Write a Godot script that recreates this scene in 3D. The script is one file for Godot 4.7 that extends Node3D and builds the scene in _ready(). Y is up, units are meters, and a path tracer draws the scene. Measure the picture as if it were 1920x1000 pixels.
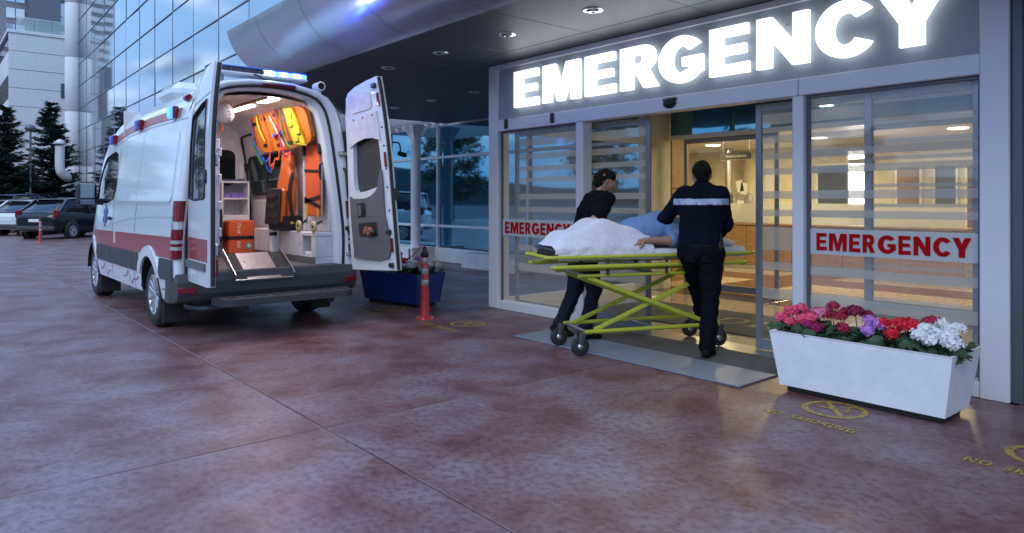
extends Node3D
# A hospital emergency entrance at dusk. x runs towards the building, -z along its front, metres.

func _ready():
	rng.seed = 7
	make_camera()
	make_sky()
	make_materials()
	make_van_materials()
	build_ground()
	build_canopy()
	build_glass_wall()
	build_entrance()
	build_hall()
	build_far_buildings()
	build_trees()
	build_cars()
	build_ambulance()
	build_sign()
	build_mats()
	build_planters()
	build_posts()
	build_paint()
	build_stretcher()
	build_people()

func make_camera():
	var cam := Camera3D.new()
	cam.name = "camera"
	add_child(cam)
	cam.position = Vector3(0, 1.4, 0)
	cam.rotation.y = -deg_to_rad(40.0)
	cam.projection = Camera3D.PROJECTION_FRUSTUM
	cam.near = 0.05
	cam.far = 600.0
	cam.size = 0.05 * 1000.0 / 1330.0
	cam.frustum_offset = Vector2(0, -0.05 * (500.0 - 377.0) / 1330.0)
	cam.current = true

func make_sky():
	var w := 1024
	var h := 512
	var im := Image.create(w, h, false, Image.FORMAT_RGBAF)
	var n1 := FastNoiseLite.new()
	n1.seed = 11
	n1.noise_type = FastNoiseLite.TYPE_SIMPLEX_SMOOTH
	n1.frequency = 1.5
	n1.fractal_octaves = 6
	n1.fractal_gain = 0.55
	for y in h:
		var el := (0.5 - (y + 0.5) / h) * PI
		var se := sin(el)
		for x in w:
			var az := (x + 0.5) / w * TAU
			var c: Vector3
			if se <= 0.0:
				c = Vector3(0.13, 0.14, 0.17)
			else:
				var t := pow(1.0 - se, 2.2)
				c = Vector3(0.11, 0.28, 0.62).lerp(Vector3(0.36, 0.57, 0.88), t)
				var k := 1.0 / (se + 0.16)
				var d := Vector3(cos(az) * cos(el) * k, 0.0, sin(az) * cos(el) * k)
				var v := n1.get_noise_3d(d.x, 0.3, d.z * 1.25)
				var v2 := n1.get_noise_3d(d.x * 2.1 + 9.0, 4.0, d.z * 2.6)
				var cov := smoothstep(-0.16, 0.28, v)
				var cl := Vector3(0.11, 0.20, 0.37).lerp(Vector3(0.76, 0.90, 1.08), smoothstep(-0.25, 0.35, v2 + 0.25 - v * 0.6))
				c = c.lerp(cl, cov * 0.9 * smoothstep(0.0, 0.08, se))
			c *= 0.62 + 0.95 * maxf(0.0, se)
			im.set_pixel(x, y, Color(c.x, c.y, c.z))
	var pano := PanoramaSkyMaterial.new()
	pano.panorama = ImageTexture.create_from_image(im)
	var sky := Sky.new()
	sky.sky_material = pano
	var env := Environment.new()
	env.background_mode = Environment.BG_SKY
	env.sky = sky
	env.background_energy_multiplier = 1.25
	env.tonemap_mode = Environment.TONE_MAPPER_LINEAR
	env.tonemap_exposure = 1.72
	env.sdfgi_enabled = true
	env.ssao_enabled = true
	env.ssil_enabled = true
	var we := WorldEnvironment.new()
	we.name = "sky"
	we.environment = env
	add_child(we)
	var sun := DirectionalLight3D.new()
	sun.name = "sun"
	add_child(sun)
	sun.rotation = Vector3(deg_to_rad(-38.0), deg_to_rad(-62.0), 0)
	sun.light_energy = 0.15
	sun.light_color = Color(1.0, 0.96, 0.93)
	sun.light_angular_distance = 24.0
	sun.shadow_enabled = true

# ---------------------------------------------------------------- helpers
var rng := RandomNumberGenerator.new()
var M := {}
var used := {}

func lin(r: float, g: float, b: float) -> Color:
	return Color(r, g, b).linear_to_srgb()

func mat(r: float, g: float, b: float, rough := 0.6, metal := 0.0) -> StandardMaterial3D:
	var m := StandardMaterial3D.new()
	m.albedo_color = lin(r, g, b)
	m.roughness = rough
	m.metallic = metal
	return m

func noise_tex(freq: float, seed_: int, stops: Array, octaves := 5, size := 512, kind := FastNoiseLite.TYPE_SIMPLEX_SMOOTH) -> NoiseTexture2D:
	var n := FastNoiseLite.new()
	n.noise_type = kind
	n.seed = seed_
	n.frequency = freq
	n.fractal_octaves = octaves
	var t := NoiseTexture2D.new()
	t.width = size
	t.height = size
	t.seamless = true
	t.noise = n
	var g := Gradient.new()
	var off := PackedFloat32Array()
	var col := PackedColorArray()
	for s in stops:
		off.append(s[0])
		col.append(s[1])
	g.offsets = off
	g.colors = col
	t.color_ramp = g
	return t

func grey_tex(freq: float, seed_: int, a: float, b: float, octaves := 5, size := 512) -> NoiseTexture2D:
	return noise_tex(freq, seed_, [[0.15, Color(a, a, a)], [0.85, Color(b, b, b)]], octaves, size)

func tri_tex(m: StandardMaterial3D, scale: float, world := false) -> StandardMaterial3D:
	m.uv1_triplanar = true
	m.uv1_world_triplanar = world
	m.uv1_scale = Vector3(scale, scale, scale)
	return m

func emis(m: StandardMaterial3D, r: float, g: float, b: float, e: float) -> StandardMaterial3D:
	m.emission_enabled = true
	m.emission = lin(r, g, b)
	m.emission_energy_multiplier = e
	return m

func glass(r: float, g: float, b: float, a: float) -> StandardMaterial3D:
	var m := mat(r, g, b, 0.02)
	m.transparency = BaseMaterial3D.TRANSPARENCY_ALPHA
	m.albedo_color.a = a
	return m

func st() -> SurfaceTool:
	var s := SurfaceTool.new()
	s.begin(Mesh.PRIMITIVE_TRIANGLES)
	return s

func tri(s: SurfaceTool, a: Vector3, b: Vector3, c: Vector3, hint: Vector3, sg := -1):
	if (a - c).cross(a - b).dot(hint) < 0.0:
		var k := b
		b = c
		c = k
	s.set_smooth_group(sg)
	s.add_vertex(a)
	s.add_vertex(b)
	s.add_vertex(c)

func quad(s: SurfaceTool, a: Vector3, b: Vector3, c: Vector3, d: Vector3, hint: Vector3, sg := -1):
	tri(s, a, b, c, hint, sg)
	tri(s, a, c, d, hint, sg)

func bx(s: SurfaceTool, c: Vector3, size: Vector3, bev := 0.0, bs := Basis()):
	var h := size * 0.5
	if bev <= 0.0:
		for ax in 3:
			for sg in [-1.0, 1.0]:
				var n := Vector3()
				n[ax] = sg
				var u := Vector3()
				u[(ax + 1) % 3] = h[(ax + 1) % 3]
				var v := Vector3()
				v[(ax + 2) % 3] = h[(ax + 2) % 3]
				var o: Vector3 = n * h[ax]
				quad(s, c + bs * (o - u - v), c + bs * (o + u - v), c + bs * (o + u + v), c + bs * (o - u + v), bs * n)
		return
	bev = minf(bev, minf(h.x, minf(h.y, h.z)) * 0.95)
	var i := h - Vector3(bev, bev, bev)
	for ax in 3:
		var a1 := (ax + 1) % 3
		var a2 := (ax + 2) % 3
		for sg in [-1.0, 1.0]:
			var n := Vector3()
			n[ax] = sg
			var u := Vector3()
			u[a1] = i[a1]
			var v := Vector3()
			v[a2] = i[a2]
			var o: Vector3 = n * h[ax]
			quad(s, c + bs * (o - u - v), c + bs * (o + u - v), c + bs * (o + u + v), c + bs * (o - u + v), bs * n)
			for sh in [-1.0, 1.0]:
				var m := Vector3()
				m[a1] = sh
				var p1: Vector3 = n * h[ax] + m * i[a1]
				var p2: Vector3 = n * i[ax] + m * h[a1]
				quad(s, c + bs * (p1 - v), c + bs * (p1 + v), c + bs * (p2 + v), c + bs * (p2 - v), bs * (n + m))
	for x in [-1.0, 1.0]:
		for y in [-1.0, 1.0]:
			for z in [-1.0, 1.0]:
				var k := Vector3(x, y, z)
				tri(s, c + bs * (k * Vector3(h.x, i.y, i.z)), c + bs * (k * Vector3(i.x, h.y, i.z)), c + bs * (k * Vector3(i.x, i.y, h.z)), bs * k)

func span(s: SurfaceTool, a: Vector3, b: Vector3, bev := 0.0):   # a box between two corners
	bx(s, (a + b) * 0.5, (b - a).abs(), bev)

func beam(s: SurfaceTool, a: Vector3, b: Vector3, w: float, h: float, bev := 0.0, up := Vector3.UP):
	var d := b - a
	var z := d.normalized()
	if absf(z.dot(up)) > 0.98:
		up = Vector3.RIGHT
	var x := up.cross(z).normalized()
	bx(s, (a + b) * 0.5, Vector3(w, h, d.length()), bev, Basis(x, z.cross(x), z))

func loft(s: SurfaceTool, rings: Array, closed := true, cap := true, sg := 1, hint_out := true):
	var cents := []
	for r in rings:
		var m := Vector3()
		for p in r:
			m += p
		cents.append(m / r.size())
	for k in rings.size() - 1:
		var A = rings[k]
		var B = rings[k + 1]
		var cc: Vector3 = (cents[k] + cents[k + 1]) * 0.5
		var cnt: int = A.size() if closed else A.size() - 1
		for j in cnt:
			var j2: int = (j + 1) % A.size()
			var mid: Vector3 = (A[j] + A[j2] + B[j] + B[j2]) * 0.25
			var hint := (mid - cc) if hint_out else (cc - mid)
			quad(s, A[j], A[j2], B[j2], B[j], hint, sg)
	if cap and closed:
		for e in [0, rings.size() - 1]:
			var r = rings[e]
			var hint: Vector3 = cents[e] - cents[1 if e == 0 else rings.size() - 2]
			for j in r.size():
				tri(s, cents[e], r[j], r[(j + 1) % r.size()], hint, -1)

func tube(s: SurfaceTool, pts: Array, r, seg := 8, cap := true):
	var rings := []
	var n := pts.size()
	var ref := Vector3.UP
	for k in n:
		var t: Vector3 = (pts[mini(k + 1, n - 1)] - pts[maxi(k - 1, 0)]).normalized()
		if absf(t.dot(ref)) > 0.95:
			ref = Vector3.RIGHT if absf(t.x) < 0.9 else Vector3.FORWARD
		var x := ref.cross(t).normalized()
		var y := t.cross(x)
		ref = y
		var rad: float = r if r is float or r is int else r[k]
		var ring := PackedVector3Array()
		for j in seg:
			var a := TAU * j / seg
			ring.append(pts[k] + (x * cos(a) + y * sin(a)) * rad)
		rings.append(ring)
	loft(s, rings, true, cap)

func smooth_path(pts: Array, sub := 6) -> Array:
	var c := Curve3D.new()
	var n := pts.size()
	for k in n:
		var t: Vector3 = (pts[mini(k + 1, n - 1)] - pts[maxi(k - 1, 0)]) / 6.0
		c.add_point(pts[k], -t, t)
	var o := []
	for k in n - 1:
		for j in sub:
			o.append(c.sample(k, float(j) / sub))
	o.append(pts[n - 1])
	return o

func lathe(s: SurfaceTool, prof: Array, seg: int, xf := Transform3D(), sharp := false):
	for k in prof.size() - 1:
		var a: Vector2 = prof[k]
		var b: Vector2 = prof[k + 1]
		var nn := Vector2(b.y - a.y, a.x - b.x)
		for j in seg:
			var t1 := TAU * j / seg
			var t2 := TAU * (j + 1) / seg
			var tm := (t1 + t2) * 0.5
			var p1 := xf * Vector3(a.x * cos(t1), a.y, a.x * sin(t1))
			var p2 := xf * Vector3(a.x * cos(t2), a.y, a.x * sin(t2))
			var p3 := xf * Vector3(b.x * cos(t2), b.y, b.x * sin(t2))
			var p4 := xf * Vector3(b.x * cos(t1), b.y, b.x * sin(t1))
			var hint := xf.basis * Vector3(nn.x * cos(tm), nn.y, nn.x * sin(tm))
			var sg := k + 2 if sharp else 1
			if a.x > 1e-5:
				tri(s, p1, p2, p3 if b.x > 1e-5 else p4, hint, sg)
			if b.x > 1e-5:
				tri(s, p1, p3, p4, hint, sg)

func ell(s: SurfaceTool, c: Vector3, r: Vector3, seg := 12, rings := 8, bs := Basis()):
	var prof := []
	for k in rings + 1:
		var a := -PI / 2 + PI * k / rings
		prof.append(Vector2(maxf(0.0, cos(a)), sin(a)))
	lathe(s, prof, seg, Transform3D(bs * Basis.from_scale(r), c))

func prism(s: SurfaceTool, poly: PackedVector2Array, z0: float, z1: float, xf := Transform3D(), bev := 0.0):
	var idx := Geometry2D.triangulate_polygon(poly)
	var inner := poly
	if bev > 0.0:
		var off := Geometry2D.offset_polygon(poly, -bev, Geometry2D.JOIN_MITER)
		if off.size() == 1 and off[0].size() == poly.size():
			inner = off[0]
			# line the shrunken outline up with the first one
			var best := 0
			var bd := 1e9
			for k in inner.size():
				var d: float = inner[k].distance_to(poly[0])
				if d < bd:
					bd = d
					best = k
			var al := PackedVector2Array()
			for k in inner.size():
				al.append(inner[(best + k) % inner.size()])
			inner = al
			idx = Geometry2D.triangulate_polygon(inner)
	var up := xf.basis * Vector3(0, 0, 1)
	if z1 < z0:
		up = -up
	for k in range(0, idx.size(), 3):
		var a: Vector2 = inner[idx[k]]
		var b: Vector2 = inner[idx[k + 1]]
		var c: Vector2 = inner[idx[k + 2]]
		tri(s, xf * Vector3(a.x, a.y, z1), xf * Vector3(b.x, b.y, z1), xf * Vector3(c.x, c.y, z1), up)
		a = poly[idx[k]]
		b = poly[idx[k + 1]]
		c = poly[idx[k + 2]]
		tri(s, xf * Vector3(a.x, a.y, z0), xf * Vector3(b.x, b.y, z0), xf * Vector3(c.x, c.y, z0), -up)
	var cw := Geometry2D.is_polygon_clockwise(poly)
	var zt := z1 - bev * signf(z1 - z0) if inner != poly else z1
	for k in poly.size():
		var p: Vector2 = poly[k]
		var q: Vector2 = poly[(k + 1) % poly.size()]
		var o := Vector2((q - p).y, -(q - p).x)
		if cw:
			o = -o
		var hint := xf.basis * Vector3(o.x, o.y, 0)
		quad(s, xf * Vector3(p.x, p.y, z0), xf * Vector3(q.x, q.y, z0), xf * Vector3(q.x, q.y, zt), xf * Vector3(p.x, p.y, zt), hint)
		if inner != poly:
			var pi: Vector2 = inner[k]
			var qi: Vector2 = inner[(k + 1) % poly.size()]
			quad(s, xf * Vector3(p.x, p.y, zt), xf * Vector3(q.x, q.y, zt), xf * Vector3(qi.x, qi.y, z1), xf * Vector3(pi.x, pi.y, z1), hint + up)

# a flat outline cut on a grid and bent by map(Vector2) -> Vector3
func panel(s: SurfaceTool, polys: Array, du: float, dv: float, map: Callable, hint: Vector3, sg := 1):
	for poly in polys:
		var lo: Vector2 = poly[0]
		var hi: Vector2 = poly[0]
		for p in poly:
			lo = lo.min(p)
			hi = hi.max(p)
		var y := floorf(lo.y / dv) * dv
		while y < hi.y:
			var band := PackedVector2Array([Vector2(lo.x - 1, y), Vector2(hi.x + 1, y), Vector2(hi.x + 1, y + dv), Vector2(lo.x - 1, y + dv)])
			for part in Geometry2D.intersect_polygons(poly, band):
				var x := floorf(lo.x / du) * du
				while x < hi.x:
					var cell := PackedVector2Array([Vector2(x, y - 1), Vector2(x + du, y - 1), Vector2(x + du, y + dv + 1), Vector2(x, y + dv + 1)])
					for pc in Geometry2D.intersect_polygons(part, cell):
						var idx := Geometry2D.triangulate_polygon(pc)
						for k in range(0, idx.size(), 3):
							tri(s, map.call(pc[idx[k]]), map.call(pc[idx[k + 1]]), map.call(pc[idx[k + 2]]), hint, sg)
					x += du
			y += dv

func rim(s: SurfaceTool, poly: PackedVector2Array, map_a: Callable, map_b: Callable, step := 0.2):   # the edge strip between two bent copies of an outline
	var cw := Geometry2D.is_polygon_clockwise(poly)
	for k in poly.size():
		var p: Vector2 = poly[k]
		var q: Vector2 = poly[(k + 1) % poly.size()]
		var n := maxi(1, int(ceilf(p.distance_to(q) / step)))
		var o := Vector2((q - p).y, -(q - p).x)
		if cw:
			o = -o
		for j in n:
			var a := p.lerp(q, float(j) / n)
			var b := p.lerp(q, float(j + 1) / n)
			var m := (a + b) * 0.5
			var hint: Vector3 = map_a.call(m + o.normalized() * 0.01) - map_a.call(m)
			quad(s, map_a.call(a), map_a.call(b), map_b.call(b), map_b.call(a), hint)

func rrect(x0: float, y0: float, x1: float, y1: float, r: float, seg := 4) -> PackedVector2Array:
	var o := PackedVector2Array()
	for c in [[x1 - r, y1 - r, 0.0], [x0 + r, y1 - r, 0.25], [x0 + r, y0 + r, 0.5], [x1 - r, y0 + r, 0.75]]:
		for k in seg + 1:
			var a: float = (c[2] + 0.25 * k / seg) * TAU
			o.append(Vector2(c[0] + cos(a) * r, c[1] + sin(a) * r))
	return o

func pv2(a: Array) -> PackedVector2Array:
	var o := PackedVector2Array()
	for k in range(0, a.size(), 2):
		o.append(Vector2(a[k], a[k + 1]))
	return o

func spline2(a: PackedVector2Array, sub := 4) -> PackedVector2Array:   # rounds a closed outline
	var o := PackedVector2Array()
	var n := a.size()
	for k in n:
		for j in sub:
			o.append(a[k].cubic_interpolate(a[(k + 1) % n], a[(k - 1 + n) % n], a[(k + 2) % n], float(j) / sub))
	return o

func numbered(called: String) -> String:
	var k: int = used.get(called, 0)
	used[called] = k + 1
	return called if k == 0 else "%s_%03d" % [called, k]

func obj(called: String, s, m: Material, parent: Node = null, smooth := true) -> MeshInstance3D:
	var o := MeshInstance3D.new()
	if s is SurfaceTool:
		s.generate_normals()
		o.mesh = s.commit()
	else:
		o.mesh = s
	o.material_override = m
	var k := 0
	if parent == null:
		o.name = numbered(called)
		add_child(o, true)
	else:
		o.name = child_name(parent, called)
		parent.add_child(o, true)
	return o

func child_name(parent: Node, called: String) -> String:
	var key := str(parent.get_instance_id()) + called
	var k: int = used.get(key, 0)
	used[key] = k + 1
	return called if k == 0 else "%s_%03d" % [called, k]

func inst(called: String, mesh: Mesh, m: Material, parent: Node, xf: Transform3D) -> MeshInstance3D:
	var o := obj(called, mesh, m, parent)
	o.transform = xf
	return o

func thing(called: String, label: String, category: String, at := Vector3.ZERO, turn := 0.0, group := "") -> Node3D:
	var o := Node3D.new()
	o.name = numbered(called)
	add_child(o, true)
	o.position = at
	o.rotation.y = turn
	tag(o, label, category, group)
	return o

func tag(o: Node, label: String, category: String, group := "") -> Node:
	o.set_meta("label", label)
	o.set_meta("category", category)
	if group != "":
		o.set_meta("group", group)
	return o

func struct(o: Node, kind := "structure") -> Node:
	o.set_meta("kind", kind)
	return o

func dup(src: Node3D, label: String, at: Vector3, turn := 0.0) -> Node3D:
	var base := String(src.name)
	var r: Node3D = src.duplicate()
	r.name = numbered(base)
	add_child(r, true)
	r.position = at
	r.rotation.y = turn
	r.set_meta("label", label)
	return r

func lamp_area(called: String, at: Vector3, look: Vector3, size: Vector2, col: Color, energy: float):
	var l := AreaLight3D.new()
	l.name = numbered(called)
	add_child(l, true)
	l.position = at
	var up := Vector3.UP if absf(look.normalized().y) < 0.9 else Vector3.RIGHT
	l.look_at_from_position(at, at + look, up)
	l.area_size = size
	l.light_color = col
	l.light_energy = energy
	l.area_range = 20.0
	l.area_attenuation = 2.0
	l.shadow_enabled = true

func text_mesh(t: String, height: float, depth: float, bold := 0.0, mono := false) -> TextMesh:
	var f := SystemFont.new()
	f.font_names = PackedStringArray(["Droid Sans Mono" if mono else "Droid Sans"])
	f.font_weight = 700 if bold > 0.0 else 400
	var tm := TextMesh.new()
	if bold > 0.5:
		var fv := FontVariation.new()
		fv.base_font = f
		fv.variation_embolden = bold
		tm.font = fv
	else:
		tm.font = f
	tm.text = t
	tm.font_size = 64
	tm.depth = 0.1
	tm.curve_step = 1.0
	tm.pixel_size = 0.01
	return tm

# lettering scaled to a given width and cap height, sitting with its lower left corner at the origin of xf; z faces out
func lettering(called: String, t: String, w: float, h: float, depth: float, m: Material, parent: Node, xf: Transform3D, bold := 0.4) -> MeshInstance3D:
	var tm := text_mesh(t, h, depth, bold)
	var bb := tm.get_aabb()
	var o := obj(called, tm, m, parent)
	var sc := Vector3(w / bb.size.x, h / bb.size.y, depth / bb.size.z)
	o.transform = xf * Transform3D(Basis.from_scale(sc), -bb.position * sc)
	return o

# heavy capitals drawn in a unit box; each glyph is a list of outlines
func glyph(ch: String) -> Array:
	var p: PackedVector2Array
	match ch:
		"E":
			p = pv2([0, 0, 1, 0, 1, 0.22, 0.34, 0.21, 0.34, 0.405, 0.92, 0.405, 0.92, 0.60, 0.34, 0.60, 0.34, 0.79, 0.98, 0.79, 0.98, 1, 0, 1])
		"M":
			p = pv2([0, 0, 0.23, 0, 0.23, 0.66, 0.41, 0, 0.59, 0, 0.77, 0.66, 0.77, 0, 1, 0, 1, 1, 0.65, 1, 0.5, 0.42, 0.35, 1, 0, 1])
		"N":
			p = pv2([0, 0, 0.29, 0, 0.29, 0.54, 0.70, 0, 1, 0, 1, 1, 0.71, 1, 0.71, 0.46, 0.30, 1, 0, 1])
		"Y":
			p = pv2([0.33, 0, 0.67, 0, 0.67, 0.4, 1, 1, 0.65, 1, 0.5, 0.66, 0.35, 1, 0, 1, 0.33, 0.4])
		"R":
			p = pv2([0, 0, 0.33, 0, 0.33, 0.37, 0.42, 0.37, 0.63, 0, 1, 0, 0.73, 0.44, 0.84, 0.50, 0.91, 0.59, 0.93, 0.70, 0.91, 0.82, 0.85, 0.92, 0.75, 0.98, 0.6, 1, 0, 1])
			return cut([p], pv2([0.33, 0.58, 0.50, 0.58, 0.57, 0.61, 0.60, 0.68, 0.57, 0.76, 0.50, 0.79, 0.33, 0.79]))
		"C", "G":
			p = PackedVector2Array()
			var a1 := 326.0 if ch == "C" else 318.0
			for k in 41:
				var a := deg_to_rad(lerpf(36.0, a1, k / 40.0))
				p.append(Vector2(0.52 + cos(a) * 0.52, 0.5 + sin(a) * 0.5))
			if ch == "G":
				p.append_array([Vector2(1.0, 0.2), Vector2(1.0, 0.54), Vector2(0.55, 0.54), Vector2(0.55, 0.35), Vector2(0.70, 0.35), Vector2(0.70, 0.27)])
			for k in 25:
				var a := deg_to_rad(lerpf(322.0 if ch == "C" else 296.0, 40.0, k / 24.0))
				p.append(Vector2(0.52 + cos(a) * 0.205, 0.5 + sin(a) * 0.28))
	return [p]

func glyph_mesh(ch: String, w: float, h: float, depth: float) -> SurfaceTool:
	var s := st()
	for p in glyph(ch):
		var q := PackedVector2Array()
		for v in p:
			q.append(v * Vector2(w, h))
		prism(s, q, 0.0, depth)
	return s

func glyph_text(called: String, t: String, w: float, h: float, depth: float, m: Material, parent: Node, xf: Transform3D):
	var wd := {"E": 0.60, "M": 1.0, "R": 0.66, "G": 0.92, "N": 0.80, "C": 0.84, "Y": 0.84}
	var total := -0.23
	for c in t:
		total += wd[c] + 0.13
	var k := w / total
	var s := st()
	var x := 0.0
	for c in t:
		if c == "Y":
			x -= 0.1 * k
		for p in glyph(c):
			var q := PackedVector2Array()
			for v in p:
				q.append(Vector2(x + v.x * wd[c] * k, v.y * h))
			prism(s, q, 0.0, depth, xf)
		x += (wd[c] + 0.13) * k
	obj(called, s, m, parent)

func make_materials():
	# red stained concrete, worn pale in patches
	var stain := noise_tex(0.0045, 5, [[0.20, lin(0.125, 0.05, 0.048)], [0.38, lin(0.17, 0.08, 0.08)], [0.55, lin(0.19, 0.108, 0.112)], [0.80, lin(0.222, 0.155, 0.17)]], 9, 2048)
	stain.noise.domain_warp_enabled = true
	stain.noise.domain_warp_amplitude = 60.0
	stain.noise.domain_warp_frequency = 0.006
	stain.noise.fractal_gain = 0.58
	var scuff := noise_tex(0.02, 41, [[0.12, Color(0.74, 0.66, 0.66)], [0.36, Color(0.90, 0.87, 0.87)], [0.62, Color(1, 1, 1)]], 8, 1024)
	scuff.noise.fractal_gain = 0.62
	var rg := grey_tex(0.006, 21, 0.66, 0.98, 9, 1024)
	rg.noise.fractal_gain = 0.6
	for k in 3:
		var g := mat(1, 1, 1, 0.52)
		g.albedo_texture = stain
		g.detail_enabled = true
		g.detail_blend_mode = BaseMaterial3D.BLEND_MODE_MUL
		g.detail_albedo = scuff
		g.detail_uv_layer = BaseMaterial3D.DETAIL_UV_2
		g.uv2_triplanar = true
		g.uv2_world_triplanar = true
		g.uv2_scale = Vector3(0.85, 1.0, 0.7)
		g.uv2_offset = Vector3(0.3 * k, 0, 0.2 * k)
		g.roughness_texture = rg
		tri_tex(g, 0.135, true)
		g.uv1_offset = Vector3(0.31 * k, 0, 0.17 * k)
		M["slab%d" % k] = g
	M.joint = mat(0.06, 0.045, 0.045, 0.9)
	M.asphalt = tri_tex(mat(1, 1, 1, 0.8), 0.4, true)
	M.asphalt.albedo_texture = noise_tex(0.05, 3, [[0.2, lin(0.035, 0.034, 0.038)], [0.8, lin(0.085, 0.08, 0.085)]], 5, 512)
	M.alu = mat(0.68, 0.70, 0.75, 0.38, 0.12)
	M.alu_leaf = mat(0.24, 0.26, 0.30, 0.36, 0.35)
	M.alu_dark = mat(0.12, 0.13, 0.15, 0.4, 0.5)
	M.sign_panel = mat(0.33, 0.38, 0.42, 0.55, 0.0)
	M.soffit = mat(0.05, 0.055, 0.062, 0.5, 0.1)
	M.fascia = tri_tex(mat(0.52, 0.55, 0.62, 0.27, 0.55), 0.3, true)
	M.fascia.roughness_texture = grey_tex(0.008, 12, 0.7, 1.0)
	M.fascia.normal_enabled = true
	var fn := NoiseTexture2D.new()
	fn.noise = FastNoiseLite.new()
	fn.noise.frequency = 0.006
	fn.noise.fractal_octaves = 2
	fn.seamless = true
	fn.as_normal_map = true
	fn.bump_strength = 4.0
	M.fascia.normal_texture = fn
	M.fascia.normal_scale = 0.25
	M.white = tri_tex(mat(1, 1, 1, 0.55), 0.6, true)
	M.white.albedo_texture = noise_tex(0.012, 31, [[0.2, lin(0.66, 0.66, 0.66)], [0.8, lin(0.73, 0.73, 0.73)]])
	M.cream = tri_tex(mat(1, 1, 1, 0.6), 0.5, true)
	M.cream.albedo_texture = noise_tex(0.012, 33, [[0.2, lin(0.54, 0.50, 0.38)], [0.8, lin(0.63, 0.59, 0.47)]])
	M.concrete = tri_tex(mat(1, 1, 1, 0.85), 0.5, true)
	M.concrete.albedo_texture = noise_tex(0.02, 35, [[0.2, lin(0.17, 0.17, 0.18)], [0.8, lin(0.3, 0.3, 0.31)]], 6)
	M.blue_mirror = mat(0.14, 0.34, 0.46, 0.03, 0.96)
	for k in 3:
		M["curtain%d" % k] = mat(0.40 + 0.03 * k, 0.46 + 0.03 * k, 0.52 + 0.02 * k, 0.035 + 0.015 * k, 0.95)
	M.glass = glass(0.9, 0.95, 0.96, 0.05)
	M.tint_glass = glass(0.1, 0.13, 0.14, 0.55)
	M.black_glass = mat(0.01, 0.012, 0.014, 0.04)
	M.frost = mat(0.46, 0.48, 0.46, 0.6)
	M.frost.transparency = BaseMaterial3D.TRANSPARENCY_ALPHA
	M.frost.albedo_color.a = 0.68
	M.frost.backlight_enabled = true
	M.frost.backlight = lin(0.42, 0.42, 0.40)
	M.band = mat(0.50, 0.54, 0.57, 0.5)
	M.band.transparency = BaseMaterial3D.TRANSPARENCY_ALPHA
	M.band.albedo_color.a = 0.9
	M.red_print = mat(0.40, 0.003, 0.006, 0.7)
	M.red_print.metallic_specular = 0.2
	M.wood = tri_tex(mat(1, 1, 1, 0.42), 0.7, true)
	M.wood.albedo_texture = noise_tex(0.012, 51, [[0.1, lin(0.16, 0.085, 0.03)], [0.45, lin(0.26, 0.145, 0.055)], [0.6, lin(0.21, 0.115, 0.045)], [0.9, lin(0.33, 0.19, 0.075)]], 5)
	M.wood.uv1_scale = Vector3(0.35, 3.2, 0.35)
	for k in 3:
		M["tile%d" % k] = tri_tex(mat(1, 1, 1, 0.12), 0.8, true)
		M["tile%d" % k].albedo_texture = noise_tex(0.02, 61 + k, [[0.2, lin(0.40 - 0.03 * k, 0.33 - 0.03 * k, 0.22 - 0.02 * k)], [0.8, lin(0.56 - 0.03 * k, 0.47 - 0.03 * k, 0.33)]])
	M.tile_brown = tri_tex(mat(1, 1, 1, 0.14), 1.0, true)
	M.tile_brown.albedo_texture = noise_tex(0.03, 65, [[0.2, lin(0.07, 0.035, 0.02)], [0.8, lin(0.14, 0.07, 0.042)]])
	M.black = mat(0.012, 0.012, 0.013, 0.5)
	M.rubber = mat(0.018, 0.018, 0.019, 0.75)
	M.steel = mat(0.5, 0.5, 0.5, 0.3, 0.9)
	M.chrome = mat(0.75, 0.75, 0.76, 0.12, 1.0)
	M.white_plastic = mat(0.72, 0.72, 0.72, 0.4)
	M.lamp_warm = emis(mat(0.9, 0.85, 0.7, 0.5), 1.0, 0.92, 0.76, 6.0)
	M.carpet = tri_tex(mat(1, 1, 1, 0.95), 6.0, true)
	M.carpet.albedo_texture = noise_tex(0.25, 71, [[0.2, lin(0.03, 0.034, 0.038)], [0.5, lin(0.075, 0.08, 0.085)], [0.8, lin(0.16, 0.165, 0.17)]], 3, 256)
	M.ribbed = tri_tex(mat(0.26, 0.28, 0.31, 0.45, 0.4), 2.0, true)
	M.ribbed.roughness_texture = grey_tex(0.03, 73, 0.7, 1.0)
	M.yellow_paint = tri_tex(mat(1, 1, 1, 0.5), 2.0, true)
	M.yellow_paint.albedo_texture = noise_tex(0.035, 75, [[0.25, lin(0.16, 0.08, 0.04)], [0.42, lin(0.34, 0.23, 0.035)], [0.8, lin(0.46, 0.31, 0.04)]], 6)
	M.van = mat(0.66, 0.72, 0.76, 0.3)
	M.van.clearcoat_enabled = true
	M.van.clearcoat = 0.8
	M.van.clearcoat_roughness = 0.06
	M.van_in = tri_tex(mat(1, 1, 1, 0.5), 0.7)
	M.van_in.albedo_texture = noise_tex(0.015, 81, [[0.2, lin(0.60, 0.57, 0.58)], [0.8, lin(0.72, 0.69, 0.70)]])
	M.van_red = mat(0.30, 0.035, 0.045, 0.4)
	M.van_red.clearcoat_enabled = true
	M.van_red.clearcoat = 0.4
	M.van_red.clearcoat_roughness = 0.08
	M.trim = tri_tex(mat(1, 1, 1, 0.6), 3.0)
	M.trim.albedo_texture = noise_tex(0.05, 83, [[0.2, lin(0.040, 0.042, 0.046)], [0.8, lin(0.062, 0.064, 0.07)]])
	M.grey_trim = tri_tex(mat(1, 1, 1, 0.6), 3.0)
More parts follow.
